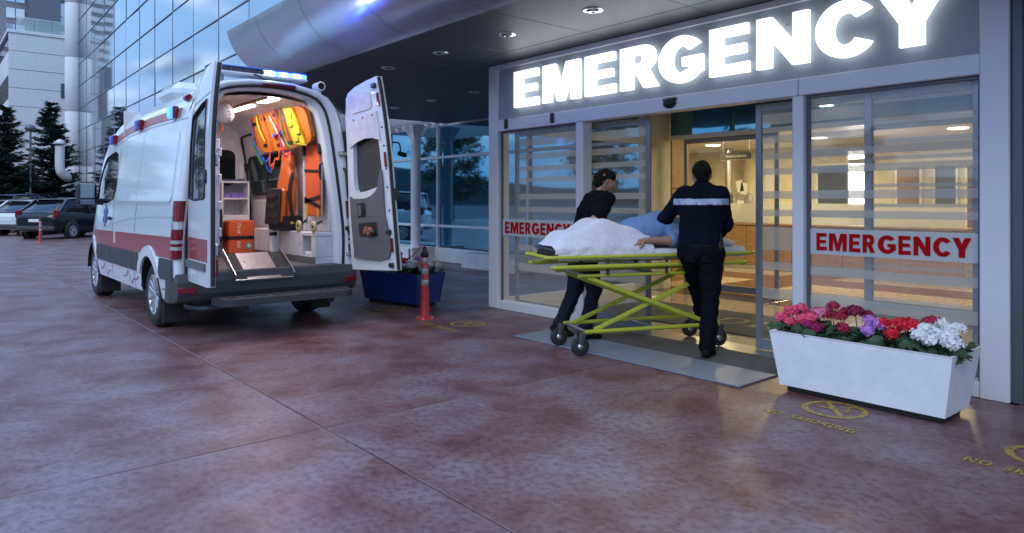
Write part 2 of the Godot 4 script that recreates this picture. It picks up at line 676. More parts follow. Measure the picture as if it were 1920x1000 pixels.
	M.grey_trim.albedo_texture = noise_tex(0.05, 85, [[0.2, lin(0.095, 0.10, 0.11)], [0.8, lin(0.13, 0.135, 0.145)]])
	M.lens_red = mat(0.17, 0.004, 0.010, 0.1)
	M.lens_clear = mat(0.55, 0.55, 0.56, 0.12, 0.4)
	M.blue_lens = mat(0.02, 0.10, 0.55, 0.1)
	M.blue_lens.clearcoat_enabled = true
	M.led_white = emis(mat(0.9, 0.9, 1.0, 0.4), 0.85, 0.88, 1.0, 9.0)
	M.led_blue = emis(mat(0.2, 0.3, 1.0, 0.4), 0.02, 0.06, 1.0, 9.0)
	M.led_pale = emis(mat(0.5, 0.6, 1.0, 0.4), 0.10, 0.22, 1.0, 9.0)
	M.strip_lamp = emis(mat(0.9, 0.9, 0.9, 0.4), 1.0, 0.96, 0.97, 6.0)
	M.orange = tri_tex(mat(1, 1, 1, 0.5), 2.0)
	M.orange.albedo_texture = noise_tex(0.02, 91, [[0.2, lin(0.50, 0.13, 0.015)], [0.8, lin(0.66, 0.19, 0.02)]])
	M.orange_vinyl = mat(0.55, 0.115, 0.018, 0.42)
	M.orange_dark = mat(0.62, 0.095, 0.02, 0.55)
	M.yellow = mat(0.62, 0.52, 0.03, 0.45)
	M.lime = tri_tex(mat(1, 1, 1, 0.4), 5.0)
	M.lime.albedo_texture = noise_tex(0.05, 93, [[0.2, lin(0.36, 0.37, 0.035)], [0.5, lin(0.46, 0.49, 0.04)], [0.8, lin(0.50, 0.54, 0.05)]], 6, 256)
	M.strap_blue = mat(0.02, 0.08, 0.45, 0.8)
	M.strap_red = mat(0.50, 0.015, 0.06, 0.8)
	M.strap_green = mat(0.05, 0.25, 0.08, 0.8)
	M.checker = mat(0.22, 0.22, 0.23, 0.4, 0.5)
	M.plate = tri_tex(mat(0.34, 0.29, 0.28, 0.42, 0.3), 3.0)
	M.plate.roughness_texture = grey_tex(0.04, 95, 0.6, 1.0)
	M.leaf = tri_tex(mat(1, 1, 1, 0.6), 12.0)
	M.leaf.albedo_texture = noise_tex(0.03, 97, [[0.2, lin(0.022, 0.055, 0.025)], [0.8, lin(0.06, 0.115, 0.05)]])
	M.leaf.backlight_enabled = true
	M.leaf.backlight = lin(0.02, 0.05, 0.01)
	M.leaf2 = mat(0.035, 0.075, 0.04, 0.6)
	M.stem = mat(0.08, 0.14, 0.04, 0.7)
	M.soil = mat(0.03, 0.022, 0.016, 0.95)
	M.bark = tri_tex(mat(0.07, 0.05, 0.035, 0.9), 3.0)
	M.conifer = mat(0.018, 0.045, 0.032, 0.8)
	M.conifer.vertex_color_use_as_albedo = true
	M.tree_leaf = mat(0.05, 0.075, 0.03, 0.75)
	M.tree_leaf.vertex_color_use_as_albedo = true
	M.blue_planter = tri_tex(mat(0.006, 0.04, 0.21, 0.35), 0.8, true)
	M.blue_planter.roughness_texture = grey_tex(0.02, 98, 0.6, 1.0)
	M.white_planter = tri_tex(mat(1, 1, 1, 0.32), 0.9, true)
	M.white_planter.albedo_texture = noise_tex(0.01, 99, [[0.2, lin(0.74, 0.77, 0.80)], [0.8, lin(0.82, 0.84, 0.86)]])

func build_ground():
	var g := PlaneMesh.new()
	g.size = Vector2(900, 900)
	var o := obj("ground", g, M.asphalt)
	o.position = Vector3(0, -0.12, -60)
	struct(o)
	var b := st()
	bx(b, Vector3(-4, -0.062, -20), Vector3(40, 0.09, 72))
	var f := obj("forecourt", b, M.joint)
	struct(f)
	var xs := [-22.0, -15.77, -9.87, -3.97, 1.93, 5.78, 9.28]
	var zs := [14.0, 7.7, 1.8, -4.1, -10.0, -15.9, -21.8, -27.7, -33.6, -39.5, -48.0]
	for i in xs.size() - 1:
		for j in zs.size() - 1:
			if i == 5 and (j == 2 or j == 3):
				continue
			var s := st()
			span(s, Vector3(xs[i] + 0.005, -0.05, zs[j + 1] + 0.005), Vector3(xs[i + 1] - 0.005, 0.0, zs[j] - 0.005), 0.004)
			obj("slab", s, M["slab%d" % ((i * 2 + j) % 3)], f)
	# the strips of paving left and right of the vestibule
	for zz in [[1.8, -1.5], [-7.36, -10.0]]:
		var s := st()
		span(s, Vector3(5.785, -0.05, zz[1] + 0.005), Vector3(9.275, 0.0, zz[0] - 0.005), 0.004)
		obj("slab", s, M.slab1, f)

func make_van_materials():
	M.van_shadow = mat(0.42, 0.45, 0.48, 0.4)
	M.van_red_pale = mat(0.36, 0.13, 0.13, 0.4)
	M.mirror = mat(0.22, 0.25, 0.28, 0.03, 1.0)
	M.door_glass = mat(0.06, 0.07, 0.075, 0.04, 0.35)
	M.teal_glass = mat(0.03, 0.055, 0.06, 0.06)
	M.pale_green = mat(0.16, 0.22, 0.19, 0.3)
	M.smoked_lens = mat(0.10, 0.11, 0.13, 0.1, 0.4)
	M.blue_lamp = emis(mat(0.02, 0.12, 0.7, 0.1), 0.05, 0.25, 1.0, 1.6)
	M.sheet = tri_tex(mat(1, 1, 1, 0.8), 1.5)
	M.sheet.albedo_texture = noise_tex(0.02, 101, [[0.2, lin(0.62, 0.62, 0.68)], [0.8, lin(0.74, 0.74, 0.79)]])

const SOFFIT := 3.17

func build_canopy():
	var t := thing("canopy", "large canopy with curved pale metal fascia and dark panelled soffit", "canopy")
	var out := pv2([4.07, 6.0, 4.07, -10.2, 6.9, -13.4, 9.3, -13.4, 9.3, 6.0])
	var k := 0
	var x := 4.07
	while x < 9.3:
		var z := -14.3
		while z < 6.0:
			var cell := pv2([x + 0.004, z + 0.004, x + 1.296, z + 0.004, x + 1.296, z + 1.296, x + 0.004, z + 1.296])
			for pc in Geometry2D.intersect_polygons(cell, out):
				if Geometry2D.triangulate_polygon(pc).is_empty():
					continue
				var s := st()
				prism(s, pc, SOFFIT + 0.03, SOFFIT, Transform3D(Basis(Vector3.RIGHT, Vector3.BACK, Vector3.UP), Vector3.ZERO), 0.003)
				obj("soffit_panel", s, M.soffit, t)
			z += 1.3
		x += 1.3
	# curved fascia
	var z0 := -10.2
	var edges := [-10.2]
	z0 = -9.1
	while z0 < 6.0:
		edges.append(z0)
		z0 += 1.3
	for j in edges.size() - 1:
		var s := st()
		var ra := []
		for q in 15:
			var a := deg_to_rad(270.0 - 78.0 * q / 14.0)
			var p := Vector3(4.08 + cos(a) * 0.77, 3.94 + sin(a) * 0.77, 0)
			ra.append(p)
		for q in 14:
			var n := Vector3(ra[q].x - 4.08, ra[q].y - 3.94, 0)
			var za: float = edges[j] + 0.005
			var zb: float = edges[j + 1] - 0.005
			quad(s, ra[q] + Vector3(0, 0, za), ra[q] + Vector3(0, 0, zb), ra[q + 1] + Vector3(0, 0, zb), ra[q + 1] + Vector3(0, 0, za), n, 1)
		obj("fascia_panel", s, M.fascia, t)
	var b := st()   # what stands behind the joints, and the end of the roll
	var ring := PackedVector2Array()
	for q in 15:
		var a := deg_to_rad(270.0 - 78.0 * q / 14.0)
		ring.append(Vector2(4.08 + cos(a) * 0.76, 3.94 + sin(a) * 0.76))
	ring.append(Vector2(4.3, 3.8))
	ring.append(Vector2(4.3, 3.205))
	prism(b, ring, -10.18, 6.0)
	obj("fascia_core", b, M.alu_dark, t)
	var r := st()
	var deck := pv2([4.3, 6.0, 4.3, -10.2, 6.95, -13.3, 9.3, -13.3, 9.3, 6.0])
	prism(r, deck, 3.21, 3.8, Transform3D(Basis(Vector3.RIGHT, Vector3.BACK, Vector3.UP), Vector3.ZERO))
	obj("roof_deck", r, M.white, t)
	# turned-up fascia along the far, slanting end
	var e := st()
	var a0 := Vector3(4.35, 0, -10.0)
	var a1 := Vector3(6.9, 0, -13.4)
	var nn := Vector3(-0.8, 0, -0.6)
	var rows := []
	for q in 9:
		var a := PI / 2 * q / 8.0
		rows.append([nn * (0.02 + 0.6 * sin(a)) + Vector3(0, SOFFIT + 0.004 + 0.6 * (1.0 - cos(a)), 0)])
	for q in 8:
		var u: Vector3 = rows[q][0]
		var v: Vector3 = rows[q + 1][0]
		quad(e, a0 + u, a1 + u, a1 + v, a0 + v, nn + Vector3(0, -0.6, 0), 1)
	obj("end_fascia_panel", e, M.fascia, t)
	# slatted sunshade beyond the end of the roof
	var l := thing("slatted_sunshade", "white slatted sunshade beyond the far end of the canopy roof", "sunshade")
	for q in 12:
		var s := st()
		bx(s, Vector3(7.9, 3.3, -13.75 - 0.34 * q), Vector3(3.6, 0.05, 0.2), 0.01, Basis(Vector3.RIGHT, deg_to_rad(20.0)))
		obj("slat", s, M.white, l)
	for xx in [6.15, 9.2]:
		var s := st()
		bx(s, Vector3(xx, 3.4, -15.6), Vector3(0.08, 0.12, 4.2), 0.01)
		obj("rail", s, M.white, l)
	# recessed downlights
	var src: Node3D = null
	var words := ["over the ambulance's open right door", "second from the ambulance along the fascia row", "third from the ambulance, over the sign's left end", "fourth from the ambulance, high over the glowing sign", "by the glass wall, farthest from the entrance", "by the glass wall, middle of its row", "by the glass wall, next to the entrance frame"]
	var spots := [[4.8, -8.28], [4.8, -7.05], [4.8, -5.8], [4.8, -4.55], [6.92, -11.7], [6.92, -10.45], [6.92, -9.2]]
	for q in spots.size():
		var lab: String = "round recessed canopy downlight " + words[q]
		var at := Vector3(spots[q][0], SOFFIT - 0.001, spots[q][1])
		if src == null:
			src = thing("canopy_downlight", lab, "downlight", at, 0.0, "downlights in the canopy soffit")
			var s := st()
			lathe(s, [Vector2(0.07, 0.0), Vector2(0.072, -0.008), Vector2(0.095, -0.008), Vector2(0.098, 0.0)], 24, Transform3D(), true)
			obj("trim_ring", s, M.steel, src)
			var s2 := st()
			lathe(s2, [Vector2(0.0, -0.004), Vector2(0.03, -0.022), Vector2(0.055, -0.02), Vector2(0.07, -0.003)], 20)
			obj("reflector", s2, M.chrome, src)
		else:
			dup(src, lab, at)

func build_glass_wall():
	var t := thing("glass_wall_building", "hospital ground floor wall of dark blue mirror glass under the canopy", "building")
	var zs := [-17.0, -13.8, -10.6, -7.42]
	var ys := [0.32, 0.82, 2.41, 3.16]
	for i in 3:
		for j in 3:
			var s := st()
			bx(s, Vector3.ZERO, Vector3(0.02, ys[j + 1] - ys[j] - 0.05, absf(zs[i + 1] - zs[i]) - 0.06), 0.004)
			var p := obj("pane", s, M.blue_mirror, t)
			p.position = Vector3(9.36, (ys[j] + ys[j + 1]) * 0.5, (zs[i] + zs[i + 1]) * 0.5)
			p.rotation = Vector3(0, deg_to_rad([0.12, -0.18, 0.1][i]), deg_to_rad([0.15, -0.1, 0.2][j]))
	for z in zs:
		var s := st()
		bx(s, Vector3(9.34, 1.74, z), Vector3(0.1, 2.84, 0.06), 0.006)
		obj("mullion", s, M.alu, t)
	for y in [0.82, 2.41]:
		for i in 3:
			var s := st()
			bx(s, Vector3(9.342, y, (zs[i] + zs[i + 1]) * 0.5), Vector3(0.095, 0.06, 3.13), 0.006)
			obj("transom", s, M.alu, t)
	var s3 := st()
	span(s3, Vector3(9.22, 0.001, -17.4), Vector3(9.52, 0.32, -7.42), 0.012)
	obj("plinth", s3, M.white, t)
	var s4 := st()
	span(s4, Vector3(9.5, 0, -17.4), Vector3(9.7, 9.0, -7.42))
	span(s4, Vector3(9.32, 3.82, -17.4), Vector3(9.5, 9.0, 6.0))
	span(s4, Vector3(9.5, 3.1, -7.42), Vector3(9.7, 9.0, 6.0))
	obj("wall", s4, M.white, t)
	var c := thing("round_column", "round grey steel column with flared head by blue glass wall", "column", Vector3(8.9, 0, -14.1))
	var s5 := st()
	lathe(s5, [Vector2(0.115, 0.33), Vector2(0.115, 2.92), Vector2(0.13, 2.99), Vector2(0.21, SOFFIT - 0.003)], 28)
	obj("shaft", s5, M.alu, c)
	for q in 4:
		var s6 := st()
		var a := PI / 4 + PI / 2 * q
		var d := Vector3(cos(a), 0, sin(a))
		var pr := pv2([0.1, 2.8, 0.32, SOFFIT - 0.004, 0.1, SOFFIT - 0.004])
		prism(s6, pr, -0.006, 0.006, Transform3D(Basis(d, Vector3.UP, d.cross(Vector3.UP)), Vector3.ZERO))
		obj("gusset", s6, M.alu, c)
	for q in [[Vector3(8.62, 0.0, -17.2), Vector3(9.21, 0.34, -13.8), "long white painted concrete block carrying the round column"], [Vector3(8.72, 0.0, -12.05), Vector3(9.21, 0.31, -10.3), "short white block on the paving left of the entrance"]]:
		var s7 := st()
		span(s7, q[0], q[1], 0.012)
		tag(obj("plinth_block", s7, M.white), q[2], "concrete block", "white blocks at the glass wall")
	var cc := thing("surveillance_camera", "dark surveillance camera on a bent arm beside the glass wall", "camera", Vector3(9.3, 2.62, -16.2))
	var s8 := st()
	tube(s8, smooth_path([Vector3(0, 0.3, 0), Vector3(-0.3, 0.3, 0), Vector3(-0.36, 0.1, 0), Vector3(-0.3, 0.02, 0)]), 0.02, 8)
	obj("arm", s8, M.black, cc)
	var s9 := st()
	bx(s9, Vector3(-0.34, 0.0, 0.12), Vector3(0.11, 0.12, 0.36), 0.03, Basis(Vector3.RIGHT, 0.2))
	obj("body", s9, M.black, cc)

const FX := 5.83

func frame_box(t: Node, called: String, z0: float, z1: float, y0: float, y1: float, m: Material, x0 := -0.05, x1 := 0.1, bev := 0.006) -> MeshInstance3D:
	var s := st()
	span(s, Vector3(FX + x0, y0, z0), Vector3(FX + x1, y1, z1), bev)
	return obj(called, s, m, t)

func leaf(t: Node, called: String, x: float, z0: float, z1: float, y1: float, strips: Array, stile := 0.06):
	var s := st()
	span(s, Vector3(x - 0.018, 0.02, z0), Vector3(x + 0.018, y1, z0 + stile), 0.005)
	span(s, Vector3(x - 0.018, 0.02, z1 - stile), Vector3(x + 0.018, y1, z1), 0.005)
	span(s, Vector3(x - 0.017, 0.02, z0 + stile), Vector3(x + 0.017, 0.12, z1 - stile), 0.005)
	span(s, Vector3(x - 0.017, y1 - 0.07, z0 + stile), Vector3(x + 0.017, y1, z1 - stile), 0.005)
	var f := obj(called, s, M.alu_leaf, t)
	pane_x(f, x, z0 + stile, z1 - stile, 0.12, y1 - 0.07, M.glass)
	for q in strips:
		var k := st()
		var a := z0 + stile + 0.004
		var b := z1 - stile - 0.004
		quad(k, Vector3(x - 0.004, q[0], a), Vector3(x - 0.004, q[1], a), Vector3(x - 0.004, q[1], b), Vector3(x - 0.004, q[0], b), Vector3.LEFT)
		obj("frosted_strip", k, M.frost, f)

func pane_x(t: Node, x: float, z0: float, z1: float, y0: float, y1: float, m: Material) -> MeshInstance3D:
	var s := st()
	quad(s, Vector3(x, y0, z0), Vector3(x, y1, z0), Vector3(x, y1, z1), Vector3(x, y0, z1), Vector3.LEFT)
	return obj("pane", s, m, t)

func pane_z(t: Node, z: float, x0: float, x1: float, y0: float, y1: float, m: Material) -> MeshInstance3D:
	var s := st()
	quad(s, Vector3(x0, y0, z), Vector3(x0, y1, z), Vector3(x1, y1, z), Vector3(x1, y0, z), Vector3.BACK)
	return obj("pane", s, m, t)

const STRIPS := [[2.1, 2.2], [1.93, 2.0], [1.78, 1.84], [1.64, 1.70], [1.42, 1.49], [1.26, 1.32], [0.95, 1.16], [0.77, 0.84], [0.5, 0.6]]

func build_entrance():
	var t := thing("entrance_vestibule", "aluminium and glass entrance vestibule with sliding doors standing open", "entrance")
	frame_box(t, "jamb", -7.37, -7.18, 0.0, SOFFIT - 0.004, M.alu)
	frame_box(t, "corner_column", -1.72, -1.54, 0.0, SOFFIT - 0.004, M.alu, -0.062, 0.14)
	frame_box(t, "corner_column", -1.537, -1.47, 0.0, SOFFIT - 0.004, M.alu_dark, -0.03, 0.14)
	frame_box(t, "post", -5.755, -5.64, 0.0, 2.30, M.alu, -0.052)
	frame_box(t, "post", -3.13, -3.03, 0.0, 2.30, M.alu, -0.052)
	frame_box(t, "header", -7.18, -5.69, 2.302, 2.45, M.alu)
	frame_box(t, "header", -5.687, -3.08, 2.302, 2.45, M.alu, -0.054)
	frame_box(t, "header", -3.077, -1.72, 2.302, 2.45, M.alu)
	frame_box(t, "sign_board", -7.18, -1.72, 2.452, 3.10, M.sign_panel, -0.03, 0.1, 0.0)
	frame_box(t, "top_rail", -7.18, -1.72, 3.102, SOFFIT - 0.004, M.alu, -0.055)
	frame_box(t, "sill", -7.18, -5.755, 0.0, 0.11, M.alu)
	frame_box(t, "sill", -3.03, -1.72, 0.0, 0.11, M.alu)
	var thr := st()
	span(thr, Vector3(FX - 0.04, 0.0, -5.64), Vector3(FX + 0.3, 0.014, -3.13), 0.004)
	obj("threshold", thr, M.steel, t)
	var words := ["left", "right"]
	for k in 2:
		var z0: float = [-7.18, -3.03][k]
		var z1: float = [-5.755, -1.72][k]
		var p := pane_x(t, FX + 0.02, z0, z1, 0.11, 2.302, M.glass)
		pane_x(t, FX + 0.045, z0, z1, 0.11, 2.302, M.glass)
		for e in [[z0, z0 + 0.028], [z1 - 0.028, z1]]:
			frame_box(t, "glazing_bead", e[0], e[1], 0.11, 2.302, M.alu_dark, 0.004, 0.034, 0.004)
		frame_box(t, "glazing_bead", z0 + 0.028, z1 - 0.028, 2.275, 2.302, M.alu_dark, 0.004, 0.034, 0.004)
		var s := st()
		quad(s, Vector3(FX + 0.014, 0.95, z0 + 0.03), Vector3(FX + 0.014, 1.165, z0 + 0.03), Vector3(FX + 0.014, 1.165, z1 - 0.03), Vector3(FX + 0.014, 0.95, z1 - 0.03), Vector3.LEFT)
		obj("frosted_band", s, M.band, p)
		var xf := Transform3D(Basis(Vector3.BACK, Vector3.UP, Vector3.LEFT), Vector3(FX + 0.010, 0.985, [-7.10, -2.945][k]))
		glyph_text("lettering", "EMERGENCY", [1.20, 1.155][k], 0.145, 0.002, M.red_print, p, xf)
		if k == 1:
			for q in STRIPS:
				if q[0] > 0.94 and q[0] < 1.0 or q[0] > 1.9:
					continue
				var f := st()
				var o := 0.0
				quad(f, Vector3(FX + 0.015, q[0], z0 + 0.03), Vector3(FX + 0.015, q[1], z0 + 0.03), Vector3(FX + 0.015, q[1], z1 - 0.03), Vector3(FX + 0.015, q[0], z1 - 0.03), Vector3.LEFT)
				obj("frosted_strip", f, M.frost, p)
	leaf(t, "door_leaf", FX + 0.14, -7.04, -5.76, 2.30, STRIPS)
	leaf(t, "door_leaf", FX + 0.2, -5.86, -4.87, 2.30, STRIPS)
	leaf(t, "door_leaf", FX + 0.2, -3.62, -2.56, 2.30, STRIPS)
	var low := []
	for q in STRIPS:
		low.append([q[0] + 0.09, q[0] + 0.12])
	leaf(t, "door_leaf", FX + 0.14, -2.60, -1.76, 2.30, low)
	# sensor, clips
	var d := st()
	ell(d, Vector3(FX - 0.06, 2.38, -4.42), Vector3(0.06, 0.055, 0.075), 16, 10)
	bx(d, Vector3(FX - 0.06, 2.415, -4.42), Vector3(0.05, 0.03, 0.16), 0.01)
	obj("door_sensor", d, M.black, t)
	for z in [-7.0, -6.14]:
		var c := st()
		bx(c, Vector3(FX - 0.06, 2.385, z), Vector3(0.03, 0.12, 0.05), 0.006)
		obj("clip", c, M.black, t)
	# side walls of the vestibule
	for side in 2:
		var z: float = [-7.28, -1.58][side]
		var gl: Material = [M.glass, M.tint_glass][side]
		var xa := FX + 0.14
		var xb: float = [8.82, 9.3][side]
		for q in [[xa, xa + 0.06], [(xa + xb) * 0.5 - 0.03, (xa + xb) * 0.5 + 0.03], [xb - 0.06, xb]]:
			var s := st()
			span(s, Vector3(q[0], 0.0, z - 0.04), Vector3(q[1], 3.0, z + 0.04), 0.006)
			obj("side_post", s, M.alu, t)
		for q in [[0.0, 0.12], [2.3, 2.4]]:
			for h in 2:
				var s := st()
				var m := (xa + xb) * 0.5
				span(s, Vector3([xa + 0.06, m + 0.03][h], q[0], z - 0.038), Vector3([m - 0.03, xb - 0.06][h], q[1], z + 0.038), 0.006)
				obj("side_rail", s, M.alu, t)
		pane_z(t, z, xa, xb, 0.1, 2.32, gl)
		pane_z(t, z, xa, xb, 2.4, 3.0, gl)
	var s2 := st()
	span(s2, Vector3(8.82, 0.0, -7.36), Vector3(9.3, 3.0, -7.12), 0.006)
	obj("cream_pier", s2, M.cream, t)
	var c2 := st()
	span(c2, Vector3(FX + 0.12, 3.0, -7.34), Vector3(9.34, 3.12, -1.5))
	obj("ceiling_board", c2, M.alu_dark, t)
	# inner door line
	var h2 := st()
	span(h2, Vector3(9.36, 2.45, -7.1), Vector3(9.39, 2.99, -1.62), 0.0)
	obj("fanlight", h2, M.blue_mirror, t)
	for q in [[2.38, 2.45]]:
		var s := st()
		span(s, Vector3(9.32, q[0], -7.12), Vector3(9.46, q[1], -1.6), 0.006)
		obj("inner_header", s, M.alu, t)
	for z in [-7.1, -4.36, -1.66]:
		var s := st()
		span(s, Vector3(9.325, 2.45, z - 0.03), Vector3(9.4, 3.0, z + 0.03), 0.005)
		obj("fanlight_post", s, M.alu_dark, t)
	leaf(t, "inner_door_leaf", 9.45, -6.95, -5.32, 2.38, [])
	leaf(t, "inner_door_leaf", 9.45, -4.1, -2.82, 2.38, [])
	# ceiling lights of the vestibule
	for p in [Vector3(7.3, 2.985, -5.6), Vector3(7.3, 2.985, -3.3)]:
		var s := st()
		lathe(s, [Vector2(0.0, 0.0), Vector2(0.09, 0.0), Vector2(0.1, 0.012)], 20)
		var dsc := obj("ceiling_lamp", s, M.lamp_warm, t)
		dsc.position = p
		lamp_area("vestibule_light", p + Vector3(0, -0.02, 0), Vector3.DOWN, Vector2(0.18, 0.18), Color(1.0, 0.92, 0.76), 0.5)
	# floor of the vestibule
	var fl := st()
	span(fl, Vector3(FX + 0.11, -0.05, -7.3), Vector3(9.5, -0.012, -1.56))
	var fo := obj("vestibule_floor", fl, M.joint)
	struct(fo)
	var xs := 5
	for i in 5:
		for j in 8:
			var s := st()
			var a := Vector3(FX + 0.112 + i * 0.71, -0.014, -7.3 + j * 0.7175)
			span(s, a + Vector3(0.0015, 0, 0.0015), a + Vector3(0.7085, 0.018, 0.716), 0.0015)
			obj("tile", s, M.tile_brown if i == 4 else M["tile%d" % ((i + j * 2) % 3)], fo)

func build_hall():
	var fl := st()
	span(fl, Vector3(9.5, -0.06, -14.2), Vector3(16.2, -0.014, 3.2))
	var fo := obj("hall_floor", fl, M.joint)
	struct(fo)
	for i in 7:
		for j in 14:
			var s := st()
			var a := Vector3(9.5 + i * 0.95, -0.014, -12.6 + j * 0.95)
			span(s, a + Vector3(0.0015, 0, 0.0015), a + Vector3(0.9485, 0.018, 0.9485), 0.0015)
			obj("tile", s, M.tile_brown if (j % 4 == 2 or i == 2) else M["tile%d" % ((i * 2 + j) % 3)], fo)
	var w := st()
	span(w, Vector3(16.0, -0.05, -14.2), Vector3(16.2, 3.0, 3.2))
	var wo := obj("hall_wall", w, M.cream)
	struct(wo)
	for z in [-14.2, 3.0]:
		var s := st()
		span(s, Vector3(9.7, -0.05, z), Vector3(16.0, 3.0, z + 0.2))
		struct(obj("hall_wall", s, M.cream))
	var fw := st()
	span(fw, Vector3(9.52, -0.05, -14.2), Vector3(9.69, 3.0, -7.42))
	span(fw, Vector3(9.42, -0.05, -1.58), Vector3(9.69, 3.0, 3.2))
	struct(obj("hall_wall", fw, M.cream))
	var ce := st()
	span(ce, Vector3(9.5, 2.68, -14.2), Vector3(16.2, 2.9, 3.2))
	struct(obj("hall_ceiling", ce, M.white))
	# ceiling lamps
	var lamps := [[14.0, -9.5], [14.0, -7.0], [14.0, -4.5], [11.4, -8.6], [11.4, -6.0], [11.4, -3.4]]
	var wd := ["behind the desk, seen past the standing paramedic's head", "behind the desk, middle of the back row", "behind the desk, right end of the back row", "in the near row by the wood column", "in the near row over the inner doors", "in the near row at its right end"]
	for k in lamps.size():
		var at := Vector3(lamps[k][0], 2.677, lamps[k][1])
		var s := st()
		lathe(s, [Vector2(0.0, -0.01), Vector2(0.15, -0.01), Vector2(0.16, 0.0)], 24)
		var o := obj("hall_ceiling_lamp", s, M.lamp_warm)
		o.position = at
		tag(o, "round lit hall ceiling lamp " + wd[k], "ceiling lamp", "round lamps in the hall ceiling")
		lamp_area("hall_light", at + Vector3(0, -0.03, 0), Vector3.DOWN, Vector2(0.28, 0.28), Color(1.0, 0.91, 0.66), 4.2)
	# wood-clad pier
	var p := thing("wood_clad_pier", "pier clad in horizontal brown wood panels inside the hall", "pier", Vector3(10.3, 0, -7.95))
	for k in 3:
		var s := st()
		var y0: float = [0.0, 0.72, 1.62][k]
		var y1: float = [0.71, 1.61, 2.68][k]
		bx(s, Vector3(0, (y0 + y1) * 0.5, 0), Vector3(0.5, y1 - y0, 0.6), 0.006)
		obj("wood_panel", s, M.wood, p)
	var ed := st()
	bx(ed, Vector3(-0.262, 1.34, -0.2), Vector3(0.02, 2.68, 0.14), 0.004)
	obj("edge_strip", ed, mat(0.05, 0.03, 0.02, 0.5), p)
	# reception desk
	var d := thing("reception_desk", "long wood-fronted reception desk with frosted glass screen", "reception desk", Vector3(13.2, 0, -7.4))
	for k in 6:
		var s := st()
		bx(s, Vector3(0.0, 0.49, -2.75 + k * 1.0 + 0.5), Vector3(0.04, 0.82, 0.992), 0.004)
		obj("front_panel", s, M.wood, d)
	var dt := st()
	bx(dt, Vector3(0.3, 0.92, 0.25), Vector3(0.7, 0.04, 6.1), 0.008)
	obj("counter_top", dt, M.wood, d)
	var db := st()
	bx(db, Vector3(0.3, 0.46, 0.25), Vector3(0.5, 0.9, 5.9))
	obj("carcass", db, M.cream, d)
	var kick := st()
	bx(kick, Vector3(0.02, 0.045, 0.25), Vector3(0.04, 0.07, 6.0))
	obj("kickboard", kick, M.steel, d)
	for k in 4:
		var s := st()
		bx(s, Vector3(0.02, 1.15, -2.0 + k * 1.5), Vector3(0.012, 0.4, 1.46), 0.002)
		obj("glass_screen", s, M.frost, d)
	# hanging sign
	var h := thing("hanging_sign", "small black hanging sign lettered Emergency Admission over the hall", "sign", Vector3(11.95, 2.26, -7.6))
	var hb := st()
	bx(hb, Vector3.ZERO, Vector3(0.04, 0.135, 0.66), 0.004)
	obj("board", hb, M.black, h)
	lettering("lettering", "Emergency Admission", 0.42, 0.065, 0.002, M.white_plastic, h, Transform3D(Basis(Vector3.BACK, Vector3.UP, Vector3.LEFT), Vector3(-0.022, -0.045, -0.2)), 0.0)
	var he := st()
	bx(he, Vector3(0, -0.075, 0), Vector3(0.05, 0.012, 0.66), 0.003)
	obj("bottom_rail", he, M.steel, h)
	for z in [-0.28, 0.28]:
		var s := st()
		tube(s, [Vector3(0, 0.067, z), Vector3(0, 0.418, z)], 0.004, 6)
		obj("hanger_rod", s, M.steel, h)
	# steel pipe column behind the desk
	var pc := st()
	lathe(pc, [Vector2(0.09, 0.0), Vector2(0.09, 2.678)], 20)
	var po := obj("steel_pipe", pc, M.steel)
	po.position = Vector3(15.1, 0.0, -9.8)
	tag(po, "polished steel pipe rising behind the reception desk", "pipe")
	# things on the desk
	var b1 := thing("leaflet_box", "grey leaflet box with white leaflets on the reception desk", "leaflet holder", Vector3(13.5, 0.94, -8.35))
	var s1 := st()
	bx(s1, Vector3(0, 0.32, 0), Vector3(0.2, 0.64, 0.26), 0.01)
	obj("box", s1, M.concrete, b1)
	for q in [[-0.08, 0.78, -0.2], [0.02, 0.72, 0.14], [-0.07, 0.35, 0.1]]:
		var s := st()
		bx(s, Vector3(-0.11, q[1], q[0]), Vector3(0.004, 0.24, 0.16), 0.0, Basis(Vector3.RIGHT, q[2]))
		obj("leaflet", s, M.white_plastic, b1)
	var b2 := thing("wire_rack", "thin wire rack with a white notice on the reception desk", "rack", Vector3(13.5, 0.94, -7.75))
	var s2 := st()
	for z in [-0.13, 0.0, 0.13]:
		tube(s2, [Vector3(0, 0, z), Vector3(0, 0.6, z)], 0.006, 6)
	for y in [0.12, 0.35, 0.58]:
		tube(s2, [Vector3(0, y, -0.13), Vector3(0, y, 0.13)], 0.006, 6)
	obj("wires", s2, M.steel, b2)
	var s3 := st()
	bx(s3, Vector3(-0.01, 0.86, 0), Vector3(0.006, 0.5, 0.3), 0.0)
	obj("notice", s3, M.white_plastic, b2)
	var b3 := thing("telephone", "small dark grey desk telephone beside the steel pipe", "telephone", Vector3(13.45, 0.94, -8.75))
	var s4 := st()
	bx(s4, Vector3(0, 0.5, 0), Vector3(0.1, 0.22, 0.2), 0.02)
	bx(s4, Vector3(0, 0.2, 0), Vector3(0.06, 0.4, 0.06), 0.01)
	obj("body", s4, M.alu_dark, b3)
	# lit panel, doors and a dark window on the back wall
	var lb := thing("lit_panel", "tall glowing white information panel behind the reception desk", "lightbox", Vector3(14.5, 0, -6.45))
	var s5 := st()
	bx(s5, Vector3(0.03, 1.86, 0), Vector3(0.06, 1.2, 0.46), 0.006)
	obj("case", s5, M.alu_dark, lb)
	var s6 := st()
	bx(s6, Vector3(-0.003, 1.86, 0), Vector3(0.006, 1.1, 0.38))
	obj("screen", s6, emis(mat(0.9, 0.9, 0.9, 0.5), 0.95, 0.97, 1.0, 2.2), lb)
	var s6b := st()
